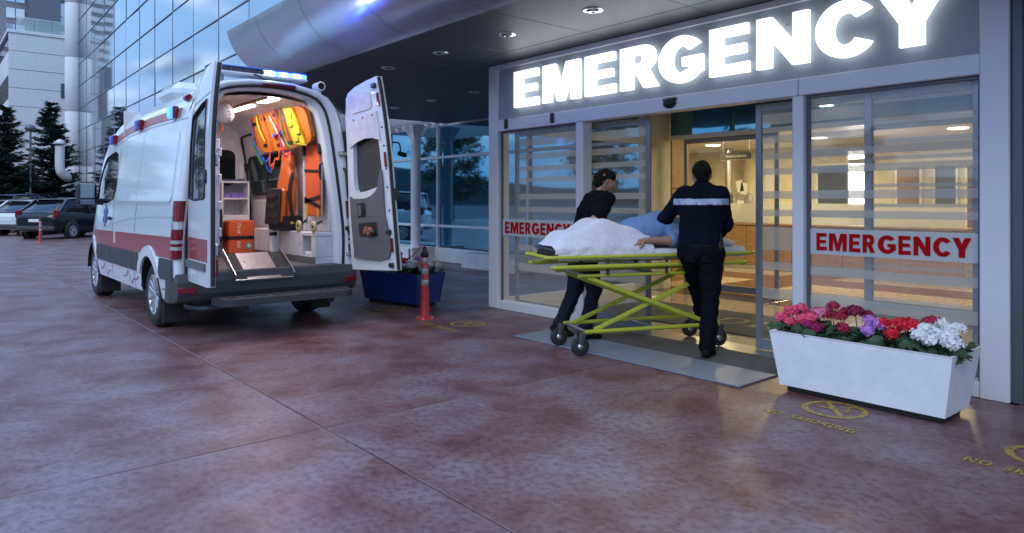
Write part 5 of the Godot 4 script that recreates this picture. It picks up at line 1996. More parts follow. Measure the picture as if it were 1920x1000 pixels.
func ambulance_rear(t: Node3D):
	var s := st()
	var rows := [ring_pts(0.0, -0.001), ring_pts(0.1, 0.025), ring_pts(0.25, 0.032), ring_pts(0.5, 0.015), ring_pts(0.62, -0.02), ring_pts(0.9, -0.03), ring_pts(1.0, -0.05), ring_pts(1.02, -0.2)]
	for k in rows.size() - 1:
		for j in rows[k].size() - 1:
			var m: Vector3 = rows[k][j]
			var hint := Vector3(0, 0, 1) if k < 6 else Vector3(-m.x, 1.6 - m.y, 0.3)
			quad(s, rows[k][j], rows[k][j + 1], rows[k + 1][j + 1], rows[k + 1][j], hint, 1)
	obj("rear_frame", s, M.van, t)
	s = st()
	tube(s, smooth_path(ring_pts(0.66, 0.0), 2), 0.016, 6)
	obj("rubber_seal", s, M.rubber, t)
	for sg in [-1.0, 1.0]:
		var lamp := Node3D.new()
		lamp.name = child_name(t, "tail_lamp")
		t.add_child(lamp, true)
		var segs := [[0.81, 0.90, "lens_red"], [0.903, 0.935, "lens_clear"], [0.938, 0.965, "lens_red"], [0.968, 1.0, "lens_clear"], [1.003, 1.11, "lens_red"], [1.113, 1.19, "lens_clear"], [1.193, 1.40, "lens_red"]]
		for q in segs:
			s = st()
			var y0: float = q[0]
			var y1: float = q[1]
			var rr := []
			for y in [y0, y1]:
				var x := hw(y)
				rr.append(PackedVector3Array([Vector3(sg * (x - 0.075), y, 0.03), Vector3(sg * (x - 0.025), y, 0.045), Vector3(sg * (x + 0.006), y, 0.02), Vector3(sg * (x + 0.012), y, -0.05), Vector3(sg * (x + 0.008), y, -0.11), Vector3(sg * (x - 0.06), y, -0.06)]))
			loft(s, rr)
			obj("lens", s, M[q[2]], lamp)
	# bumper, step, reflectors
	s = st()
	var pr := pv2([0.0, 0.36, 0.1, 0.40, 0.13, 0.46, 0.13, 0.58, 0.10, 0.66, 0.0, 0.66])
	var rr := []
	for q in [[-1.0, 0.3, 0.0], [-1.01, 0.12, 0.0], [-0.98, 0.02, 1.0], [-0.5, 0.0, 1.06], [0.5, 0.0, 1.06], [0.98, 0.02, 1.0], [1.01, 0.12, 0.0], [1.0, 0.3, 0.0]]:
		var r := PackedVector3Array()
		for p in pr:
			r.append(Vector3(q[0] * (1.0 if p.y < 0.6 else 0.985), p.y, p.x * q[2] - q[1] + (0.0 if q[2] > 0 else p.x * 0.2)))
		rr.append(r)
	loft(s, rr, true, true, -1)
	obj("rear_bumper", s, M.trim, t)
	s = st()
	bx(s, Vector3(0, 0.655, -0.02), Vector3(1.6, 0.03, 0.2), 0.006)
	obj("sill_plate", s, M.trim, t)
	s = st()
	prism(s, pv2([-0.66, 0.12, -0.62, 0.36, -0.54, 0.40, 0.72, 0.40, 0.80, 0.36, 0.84, 0.12]), 0.335, 0.415, Transform3D(Basis(Vector3.RIGHT, Vector3.BACK, Vector3.UP), Vector3.ZERO), 0.012)
	obj("rear_step", s, M.trim, t)
	s = st()
	for x in [-0.4, 0.55]:
		bx(s, Vector3(x, 0.33, 0.1), Vector3(0.08, 0.1, 0.5), 0.01)
	obj("step_bracket", s, M.black, t)
	s = st()
	for k in 9:
		bx(s, Vector3(-0.5 + k * 0.15, 0.418, 0.26), Vector3(0.1, 0.006, 0.2), 0.002)
	struct(obj("step_grip", s, M.rubber, t), "stuff")
	for sg in [-1.0, 1.0]:
		s = st()
		bx(s, Vector3(sg * 0.90, 0.50, 0.125), Vector3(0.16, 0.06, 0.02), 0.006, Basis(Vector3.UP, sg * 0.2))
		obj("reflector", s, M.lens_red, t)
	s = st()
	bx(s, Vector3(0.09, 2.665, 0.03), Vector3(0.38, 0.05, 0.04), 0.015)
	obj("brake_lamp", s, mat(0.08, 0.012, 0.015, 0.2), t)
	s = st()
	tube(s, smooth_path([Vector3(-0.80, 0.30, -0.25), Vector3(-0.7, 0.29, -0.05), Vector3(-0.5, 0.29, -0.05)], 4), 0.035, 8)
	obj("exhaust_pipe", s, M.alu_dark, t)
	# hinges and grab handles on the right pillar
	for y in [0.78, 1.08, 1.95]:
		s = st()
		bx(s, Vector3(hw(y) - 0.03, y, 0.05), Vector3(0.16, 0.05, 0.03), 0.008)
		obj("door_hinge", s, M.steel if y < 1.0 or y > 1.5 else M.black, t)
	s = st()
	tube(s, smooth_path([Vector3(0.86, 1.78, 0.03), Vector3(0.87, 1.72, 0.07), Vector3(0.885, 1.5, 0.08), Vector3(0.91, 1.41, 0.06), Vector3(0.93, 1.42, 0.03)], 5), 0.016, 8)
	obj("grab_handle", s, M.black, t)
	s = st()
	tube(s, smooth_path([Vector3(0.70, 1.85, -0.16), Vector3(0.66, 1.82, -0.18), Vector3(0.665, 1.68, -0.18), Vector3(0.71, 1.62, -0.16)], 5), 0.014, 8)
	obj("grab_handle", s, M.black, t)

func door_axis(sg: float, ang: float) -> Transform3D:
	var p0 := Vector3(sg * (1.0 if sg > 0 else 0.88), 0.6, 0.06)
	var ax := (Vector3(sg * (0.90 if sg > 0 else 0.875), 2.4, 0.06) - p0).normalized()
	var b := Basis(ax, ang)
	return Transform3D(b, p0 - b * p0)

func ambulance_doors(t: Node3D):
	for sg in [-1.0, 1.0]:
		var d := Node3D.new()
		d.name = child_name(t, "rear_door")
		t.add_child(d, true)
		d.set_meta("label", "left rear door, outer face showing" if sg < 0 else "right rear door, inner face showing")
		d.transform = door_axis(sg, deg_to_rad(92.0) if sg > 0 else deg_to_rad(-93.0))
		# outline in (distance from the middle of the van, height)
		var o := PackedVector2Array()
		o.append(Vector2(0.02 if sg > 0 else 0.06, 0.60))
		for y in [0.60, 0.8, 1.1, 1.3, 1.5, 1.75, 2.0, 2.2, 2.35, 2.47]:
			o.append(Vector2(minf(hw(y) - 0.02, 0.97 if sg > 0 else 0.87), y))
		o.append_array([Vector2(0.73, 2.56), Vector2(0.66, 2.615), Vector2(0.5, 2.655), Vector2(0.25, 2.68), Vector2(0.02 if sg > 0 else 0.06, 2.69)])
		if Geometry2D.is_polygon_clockwise(o):
			o.reverse()
		var hole := spline2(pv2([0.20, 1.42, 0.72, 1.42, 0.78, 1.52, 0.70, 2.14, 0.64, 2.24, 0.22, 2.34, 0.18, 2.24, 0.17, 1.52]), 3)
		if sg > 0:
			hole = spline2(pv2([0.18, 1.54, 0.66, 1.48, 0.77, 1.58, 0.71, 2.04, 0.64, 2.12, 0.20, 2.14, 0.17, 2.06, 0.155, 1.62]), 3)
		if Geometry2D.is_polygon_clockwise(hole):
			hole.reverse()
		var face := cut([o], hole)
		var map := func(z: float, bulge: float) -> Callable:
			return func(p: Vector2) -> Vector3: return Vector3(sg * p.x, p.y, z + bulge * smoothstep(0.0, 0.25, hw(p.y) - p.x) - 0.06 * pow(maxf(0.0, (p.y - 1.7) / 1.0), 2.0))
		var outer: Callable = map.call(0.045, 0.02)
		var inner: Callable = map.call(-0.005, 0.0)
		var s := st()
		panel(s, face, 0.12, 0.12, outer, Vector3(0, 0, 1))
		panel(s, face, 0.12, 0.12, inner, Vector3(0, 0, -1), 2)
		rim(s, o, outer, inner, 0.1)
		rim(s, hole, inner, outer, 0.1)
		obj("shell", s, M.van, d)
		var g := st()
		panel(g, [hole], 0.15, 0.15, map.call(0.03, 0.02), Vector3(0, 0, 1))
		obj("window", g, M.door_glass, d)
		var sl := st()
		var loop := []
		for k in range(0, hole.size(), 2):
			loop.append(outer.call(hole[k]) + Vector3(0, 0, 0.002))
		loop.append(loop[0])
		tube(sl, loop, 0.011, 5, false)
		obj("window_seal", sl, M.rubber, d)
		var ed := st()
		var ep := []
		for k in 16:
			ep.append(Vector3(sg * (0.012 if sg > 0 else 0.052), 0.61 + k * 0.138, 0.02 - 0.06 * pow(maxf(0.0, (0.61 + k * 0.138 - 1.7) / 1.0), 2.0)))
		tube(ed, ep, 0.02, 6)
		obj("edge_seal", ed, M.rubber, d)
		var flat := func(called: String, poly: PackedVector2Array, z: float, m: Material, depth: float, inside := false):
			if Geometry2D.is_polygon_clockwise(poly):
				poly.reverse()
			var q := st()
			var top: Callable = map.call((0.045 + z) if not inside else (-0.005 - z), 0.02 if not inside else 0.0)
			var low: Callable = map.call((0.045 + z - depth) if not inside else (-0.005 - z + depth), 0.02 if not inside else 0.0)
			panel(q, [poly], 0.12, 0.12, top, Vector3(0, 0, -1 if inside else 1))
			rim(q, poly, top, low, 0.1)
			return obj(called, q, m, d)
		if sg < 0:
			flat.call("red_stripe", pv2([0.07, 0.83, 0.86, 0.83, 0.86, 1.04, 0.07, 1.04]), 0.003, M.van_red, 0.003)
			flat.call("rub_strip", pv2([0.12, 0.745, 0.86, 0.745, 0.86, 0.815, 0.12, 0.815]), 0.022, M.grey_trim, 0.024)
			flat.call("handle", rrect(0.085, 1.56, 0.15, 1.69, 0.03), 0.02, M.black, 0.02)
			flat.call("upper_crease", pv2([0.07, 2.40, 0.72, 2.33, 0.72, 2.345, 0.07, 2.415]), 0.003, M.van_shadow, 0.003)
			for y in [0.88, 1.72]:
				flat.call("latch_plate", rrect(0.05, y, 0.14, y + 0.12, 0.02), 0.02, M.steel, 0.02, true)
			flat.call("inner_trim", rrect(0.14, 0.72, 0.84, 1.34, 0.06), 0.02, M.grey_trim, 0.02, true)
			var rf := st()
			bx(rf, Vector3(-0.028, 0.78, -0.012), Vector3(0.05, 0.16, 0.012), 0.004)
			obj("reflector", rf, M.lens_red, d)
		else:
			flat.call("upper_blank_panel", rrect(0.20, 2.375, 0.66, 2.57, 0.05), 0.012, M.van_in, 0.012, true)
			var cv := pv2([0.115, 2.02, 0.25, 2.055, 0.42, 2.07, 0.6, 2.05, 0.77, 2.0, 0.75, 2.15, 0.72, 2.29, 0.42, 2.315, 0.12, 2.335])
			flat.call("vinyl_cover", cv, 0.018, M.van_in, 0.018, true)
			for x in [0.2, 0.4, 0.6]:
				var bt := st()
				ell(bt, Vector3(x, 2.30, -0.05), Vector3(0.01, 0.01, 0.006), 8, 5)
				obj("button", bt, M.black, d)
			flat.call("inner_trim", spline2(pv2([0.12, 0.74, 0.80, 0.74, 0.86, 0.82, 0.86, 1.40, 0.80, 1.42, 0.5, 1.41, 0.28, 1.48, 0.20, 1.62, 0.15, 1.70, 0.13, 1.60, 0.14, 1.2, 0.11, 1.1]), 3), 0.022, M.grey_trim, 0.022, true)
			flat.call("handle_recess", rrect(0.52, 1.20, 0.70, 1.36, 0.02), 0.026, M.black, 0.004, true)
			flat.call("handle", rrect(0.60, 1.22, 0.66, 1.34, 0.015), 0.04, M.grey_trim, 0.016, true)
			flat.call("pocket_frame", rrect(0.30, 0.98, 0.70, 1.14, 0.015), 0.028, M.trim, 0.006, true)
			flat.call("pocket", rrect(0.32, 0.99, 0.68, 1.13, 0.01), 0.0295, M.black, 0.002, true)
			var rg := st()
			for k in 9:
				ell(rg, Vector3(0.42 + rng.randf() * 0.16, 1.0 + rng.randf() * 0.09, -0.035), Vector3(0.04, 0.035, 0.025) * rng.randf_range(0.7, 1.2), 9, 6)
			obj("cloth_bundle", rg, mat(0.25, 0.09, 0.05, 0.9), d)
			var bk := st()
			ell(bk, Vector3(0.37, 1.02, -0.05), Vector3(0.045, 0.04, 0.03), 10, 7)
			obj("black_bundle", bk, M.black, d)
			for y in [[0.80, 0.95], [1.72, 1.88], [2.38, 2.52]]:
				var rf := st()
				bx(rf, Vector3(0.055, (y[0] + y[1]) * 0.5, -0.012 - 0.06 * pow(maxf(0.0, ((y[0] + y[1]) * 0.5 - 1.7)), 2.0)), Vector3(0.04, y[1] - y[0], 0.014), 0.004)
				obj("reflector", rf, M.lens_red, d)
			for y in [0.66, 1.02, 2.6]:
				var lp := st()
				bx(lp, Vector3(0.09, y, -0.02 - 0.06 * pow(maxf(0.0, y - 1.7), 2.0)), Vector3(0.08, 0.05, 0.03), 0.008)
				obj("latch_plate", lp, M.black, d)
			for y in [1.25, 1.5, 1.7, 1.95, 2.15]:
				var rb := st()
				ell(rb, Vector3(0.06, y, -0.01 - 0.06 * pow(maxf(0.0, y - 1.7), 2.0)), Vector3(0.012, 0.012, 0.008), 8, 5)
				obj("rubber_stop", rb, M.black, d)
			var ol := st()
			bx(ol, Vector3(0.03, 1.42, 0.075), Vector3(0.07, 0.16, 0.05), 0.02)
			obj("outer_handle", ol, M.black, d)
			flat.call("pale_ring", cut_ring(0.46, 1.86, 0.24, 0.30, hole), 0.0, M.pale_green, 0.001)

func cut_ring(cx: float, cy: float, r0: float, r1: float, inside: PackedVector2Array) -> PackedVector2Array:   # half of a ring, kept inside an outline
	var o := PackedVector2Array()
	for k in 17:
		var a := PI * 0.35 + PI * 1.0 * k / 16.0
		o.append(Vector2(cx + cos(a + PI) * r1 * -1.0, cy + sin(a + PI) * r1))
	for k in 17:
		var a := PI * 0.35 + PI * 1.0 * (16 - k) / 16.0
		o.append(Vector2(cx + cos(a + PI) * r0 * -1.0, cy + sin(a + PI) * r0))
	var best := o
	for p in Geometry2D.intersect_polygons(o, inside):
		best = p
		break
	return best

func ambulance_inside(t: Node3D):
	var s := st()
	bx(s, Vector3(0, 0.63, -1.5), Vector3(1.72, 0.06, 2.8), 0.006)
	obj("floor", s, M.checker, t)
	var prof := [[0.82, 0.62], [0.82, 1.3], [0.775, 1.8], [0.70, 2.25], [0.62, 2.42], [0.45, 2.53], [0.2, 2.565], [0.0, 2.57]]
	for sg in [-1.0, 1.0]:
		s = st()
		for k in prof.size() - 1:
			var a = prof[k]
			var b = prof[k + 1]
			var hint := Vector3(-sg, -0.5 if k > 3 else 0.0, 0)
			quad(s, Vector3(sg * a[0], a[1], -0.15), Vector3(sg * a[0], a[1], -2.95), Vector3(sg * b[0], b[1], -2.95), Vector3(sg * b[0], b[1], -0.15), hint, 1)
		obj("inner_lining", s, M.van_in, t)
	s = st()
	bx(s, Vector3(0, 1.6, -2.93), Vector3(1.7, 2.0, 0.04))
	obj("bulkhead", s, M.van_in, t)
	s = st()
	prism(s, rrect(-0.35, 1.62, 0.60, 2.14, 0.1), -2.91, -2.885, Transform3D(), 0.008)
	obj("bulkhead_window", s, M.black_glass, t)
	s = st()
	prism(s, rrect(0.64, 1.72, 0.72, 1.92, 0.02), -2.91, -2.85, Transform3D(), 0.008)
	obj("dispenser", s, M.white_plastic, t)
	# sliding door on the right with its window
	var wx := func(y: float) -> float: return lerpf(0.82, 0.775, clampf((y - 1.3) / 0.5, 0, 1)) if y < 1.8 else lerpf(0.775, 0.70, (y - 1.8) / 0.45)
	s = st()
	var wp := rrect(1.52, 1.50, 2.72, 2.02, 0.12)
	panel(s, [wp], 0.2, 0.1, func(p: Vector2) -> Vector3: return Vector3(wx.call(p.y) - 0.012, p.y, -p.x), Vector3.LEFT)
	obj("sliding_door_window", s, M.teal_glass, t)
	s = st()
	var lp := []
	for p in wp:
		lp.append(Vector3(wx.call(p.y) - 0.014, p.y, -p.x))
	lp.append(lp[0])
	tube(s, lp, 0.02, 6, false)
	tube(s, [Vector3(0.785, 1.52, -2.1), Vector3(0.745, 2.0, -2.1)], 0.014, 6)
	obj("window_rubber", s, M.rubber, t)
	s = st()
	tube(s, smooth_path([Vector3(0.805, 0.7, -2.86), Vector3(0.805, 1.3, -2.86), Vector3(0.74, 1.95, -2.86), Vector3(0.675, 2.26, -2.84), Vector3(0.655, 2.33, -2.72), Vector3(0.655, 2.34, -2.2), Vector3(0.66, 2.34, -1.4)], 4), 0.016, 6)
	obj("door_rubber", s, M.rubber, t)
	s = st()
	bx(s, Vector3(0.735, 1.9, -2.84), Vector3(0.05, 0.1, 0.08), 0.01)
	obj("door_catch", s, M.black, t)
	s = st()
	bx(s, Vector3(0.80, 1.05, -2.1), Vector3(0.02, 0.72, 1.2), 0.01)
	obj("sliding_door_trim", s, M.van_in, t)
	# bench along the right wall with an open niche
	s = st()
	span(s, Vector3(0.585, 0.66, -2.1), Vector3(0.80, 1.03, -0.52), 0.01)
	span(s, Vector3(0.585, 0.98, -0.518), Vector3(0.80, 1.03, -0.14), 0.01)
	span(s, Vector3(0.585, 0.66, -0.518), Vector3(0.80, 0.74, -0.14), 0.005)
	span(s, Vector3(0.585, 0.742, -0.26), Vector3(0.80, 0.978, -0.14), 0.005)
	obj("bench", s, M.van_in, t)
	s = st()
	bx(s, Vector3(0.582, 0.70, -1.13), Vector3(0.012, 0.08, 1.98), 0.003)
	obj("skirting", s, M.grey_trim, t)
	s = st()
	bx(s, Vector3(0.68, 0.77, -0.39), Vector3(0.14, 0.05, 0.18), 0.012, Basis(Vector3.UP, 0.2))
	obj("towel", s, M.white_plastic, t)
	s = st()
	span(s, Vector3(0.71, 1.035, -0.78), Vector3(0.79, 2.1, -0.74), 0.006)
	span(s, Vector3(0.755, 1.035, -0.738), Vector3(0.79, 2.1, -0.17), 0.004)
	obj("partition", s, M.van_in, t)
	# folding seats
	for q in [[Vector3(0.66, 1.03, -1.06), 0.0, "folded orange seat by the right wall"], [Vector3(0.02, 0.78, -2.55), -PI * 0.5, "folded orange seat facing the rear"]]:
		var n := Node3D.new()
		n.name = child_name(t, "attendant_seat")
		t.add_child(n, true)
		n.position = q[0]
		n.rotation.y = -q[1]
		n.set_meta("label", q[2])
		s = st()
		var rr := []
		for e in [[0.10, 0.20, 0.11], [0.3, 0.22, 0.12], [0.6, 0.215, 0.11], [0.72, 0.16, 0.10], [0.78, 0.13, 0.10], [0.93, 0.13, 0.09], [0.98, 0.10, 0.06]]:
			var r := PackedVector3Array()
			for k in 16:
				var a := TAU * k / 16
				var cx := signf(cos(a)) * pow(absf(cos(a)), 0.5)
				var cz := signf(sin(a)) * pow(absf(sin(a)), 0.5)
				r.append(Vector3(cx * e[2] * 0.55 - 0.02 - 0.04 * (1.0 - e[0]), e[0], cz * e[1]))
			rr.append(r)
		loft(s, rr)
		obj("backrest", s, M.orange_vinyl, n)
		s = st()
		bx(s, Vector3(-0.155, 0.31, 0), Vector3(0.09, 0.44, 0.42), 0.035, Basis(Vector3.BACK, -0.06))
		obj("cushion", s, M.orange_vinyl, n)
		s = st()
		bx(s, Vector3(-0.215, 0.30, 0), Vector3(0.035, 0.45, 0.43), 0.012, Basis(Vector3.BACK, -0.06))
		for k in 3:
			bx(s, Vector3(-0.238, 0.18 + k * 0.12, 0), Vector3(0.01, 0.05, 0.3), 0.004, Basis(Vector3.BACK, -0.06))
		obj("seat_shell", s, M.black, n)
		s = st()
		bx(s, Vector3(-0.06, 0.05, 0), Vector3(0.3, 0.1, 0.36), 0.02)
		bx(s, Vector3(-0.05, 0.12, 0.2), Vector3(0.26, 0.14, 0.05), 0.015)
		obj("base", s, M.black, n)
		s = st()
		tube(s, smooth_path([Vector3(-0.05, 0.72, 0.2), Vector3(-0.1, 0.5, 0.23), Vector3(-0.08, 0.25, 0.24), Vector3(-0.04, 0.1, 0.23)], 4), 0.022, 6)
		obj("seat_belt", s, M.black, n)
		s = st()
		bx(s, Vector3(-0.06, 0.1, 0.232), Vector3(0.05, 0.03, 0.02), 0.006)
		obj("release_button", s, M.yellow, n)
	# cabinet with two open shelves
	var cb := Node3D.new()
	cb.name = child_name(t, "cabinet")
	t.add_child(cb, true)
	s = st()
	span(s, Vector3(0.30, 0.66, -2.9), Vector3(0.69, 1.20, -2.56), 0.006)
	span(s, Vector3(0.30, 1.20, -2.9), Vector3(0.325, 1.68, -2.56), 0.004)
	span(s, Vector3(0.665, 1.20, -2.9), Vector3(0.69, 1.68, -2.56), 0.004)
	span(s, Vector3(0.325, 1.655, -2.9), Vector3(0.665, 1.68, -2.562), 0.004)
	span(s, Vector3(0.325, 1.42, -2.9), Vector3(0.665, 1.445, -2.562), 0.004)
	obj("carcass", s, M.white_plastic, cb)
	for k in 3:
		s = st()
		bx(s, Vector3(0.39 + k * 0.1, 1.475, -2.66), Vector3(0.09, 0.06, 0.13), 0.004)
		obj("glove_box", s, mat(0.22, 0.14, 0.5, 0.6), cb)
	s = st()
	bx(s, Vector3(0.49, 1.695, -2.7), Vector3(0.3, 0.02, 0.2), 0.004)
	obj("clipboard", s, mat(0.1, 0.13, 0.2, 0.5), cb)
	# rail and clear screen just inside the left door
	s = st()
	bx(s, Vector3(-0.40, 1.5, -0.55), Vector3(0.06, 1.2, 0.04), 0.01)
	for k in 4:
		bx(s, Vector3(-0.37, 1.05 + k * 0.3, -0.52), Vector3(0.03, 0.1, 0.03), 0.006)
	obj("equipment_rail", s, M.alu, t)
	# strip lamps in the ceiling
	for q in [[-1.75, -0.95], [-0.62, -0.2]]:
		s = st()
		bx(s, Vector3(0.13, 2.553, (q[0] + q[1]) * 0.5), Vector3(0.11, 0.014, q[1] - q[0]), 0.004)
		obj("strip_lamp", s, M.strip_lamp, t)
		lamp_area("ambulance_strip_light", Vector3(2.965 + 0.13, 2.535, -7.65 + (q[0] + q[1]) * 0.5), Vector3.DOWN, Vector2(0.1, 0.1) + Vector2(0.5, 0.0), Color(1.0, 0.93, 0.95), 0.75)
	s = st()
	bx(s, Vector3(0.03, 2.555, -0.95), Vector3(0.07, 0.012, 1.5), 0.003)
	obj("ceiling_strip", s, M.wood, t)
	# loading ramp tilted up over the sill
	var rp := Node3D.new()
	rp.name = child_name(t, "loading_ramp")
	t.add_child(rp, true)
	rp.position = Vector3(-0.12, 0.575, 0.16)
	rp.rotation.x = deg_to_rad(31.0)
	s = st()
	bx(s, Vector3(0, 0.0, -0.24), Vector3(0.36, 0.012, 0.48), 0.002)
	obj("plate", s, M.plate, rp)
	for e in [-1, 1]:
		s = st()
		bx(s, Vector3(e * 0.245, -0.001, -0.24), Vector3(0.128, 0.012, 0.48), 0.002)
		obj("grip_strip", s, M.rubber, rp)
		s = st()
		bx(s, Vector3(e * 0.316, 0.03, -0.24), Vector3(0.012, 0.075, 0.49), 0.003)
		obj("side_flange", s, M.steel, rp)
	s = st()
	bx(s, Vector3(0, -0.008, 0.005), Vector3(0.63, 0.03, 0.012), 0.003)
	obj("front_lip", s, M.steel, rp)
	for k in 10:
		s = st()
		lathe(s, [Vector2(0.008, 0.0), Vector2(0.007, 0.003), Vector2(0.0, 0.004)], 8, Transform3D(Basis(), Vector3(-0.13 + (k % 5) * 0.065, 0.006, -0.18 - 0.13 * (k / 5))))
		obj("bolt", s, M.steel, rp)
	s = st()
	bx(s, Vector3(-0.1, 0.70, -0.55), Vector3(0.3, 0.06, 0.12), 0.015, Basis(Vector3.UP, 0.25))
	obj("stretcher_lock", s, M.trim, t)
	s = st()
	bx(s, Vector3(0.05, 0.715, -0.55), Vector3(0.06, 0.06, 0.1), 0.01)
	obj("lock_lever", s, M.strap_red, t)

func ambulance_roof(t: Node3D):
	var lb := Node3D.new()
	lb.name = child_name(t, "light_bar")
	t.add_child(lb, true)
	lb.position = Vector3(-0.09, 2.80, -0.15)
	lb.scale = Vector3(0.86, 1, 1)
	var s := st()
	bx(s, Vector3(0, -0.032, 0), Vector3(1.24, 0.03, 0.26), 0.012)
	obj("base", s, M.alu, lb)
	s = st()
	bx(s, Vector3(0, 0.038, 0), Vector3(1.22, 0.016, 0.25), 0.007)
	obj("top_cover", s, M.blue_lens, lb)
	for q in [[-0.61, -0.40, "smoked_lens"], [-0.395, -0.22, "smoked_lens"], [-0.215, -0.05, "smoked_lens"]]:
		s = st()
		span(s, Vector3(q[0], -0.016, -0.11), Vector3(q[1], 0.029, 0.12), 0.01)
		obj("dark_lens", s, M[q[2]], lb)
	for q in [[-0.045, 0.05, "smoked_lens"], [0.055, 0.17, "led_white"], [0.175, 0.25, "led_blue"], [0.255, 0.36, "led_pale"], [0.365, 0.42, "led_blue"], [0.43, 0.53, "led_pale"], [0.535, 0.61, "led_blue"]]:
		s = st()
		span(s, Vector3(q[0], -0.016, -0.11), Vector3(q[1], 0.029, 0.12), 0.012)
		obj("lit_lamp", s, M[q[2]], lb)
	for x in [-0.45, 0.45]:
		s = st()
		bx(s, Vector3(x, -0.085, 0), Vector3(0.05, 0.09, 0.06), 0.01)
		obj("foot", s, M.steel, lb)
	s = st()
	tube(s, smooth_path([Vector3(-0.1, -0.03, 0.12), Vector3(-0.02, -0.05, 0.16), Vector3(0.06, -0.09, 0.14)], 4), 0.01, 6)
	obj("cable", s, M.black, lb)
	for q in [[Vector3(0.05, 0.0, 0.0), Color(0.85, 0.9, 1.0), 0.55], [Vector3(0.35, 0, 0.0), Color(0.12, 0.2, 1.0), 1.1]]:
		lamp_area("light_bar_light", Vector3(2.875, 2.81, -7.80) + q[0] + Vector3(0, 0, 0.14), Vector3(0, 0.05, 1), Vector2(0.2, 0.04), q[1], q[2] * 0.25)
	s = st()
	bx(s, Vector3(-0.50, 2.70, -1.6), Vector3(0.36, 0.22, 0.75), 0.085)
	obj("roof_pod", s, M.van, t)
	s = st()
	lathe(s, [Vector2(0.05, -0.08), Vector2(0.055, 0.06), Vector2(0.04, 0.062)], 16, Transform3D(Basis(Vector3.RIGHT, PI / 2), Vector3(0.62, 2.73, -0.12)))
	bx(s, Vector3(0.62, 2.67, -0.14), Vector3(0.06, 0.08, 0.06), 0.01)
	obj("rear_camera", s, M.white_plastic, t)
	s = st()
	lathe(s, [Vector2(0.0, 0.05), Vector2(0.044, 0.05)], 16, Transform3D(Basis(Vector3.RIGHT, PI / 2), Vector3(0.62, 2.73, -0.12)))
	obj("camera_lens", s, M.black_glass, t)

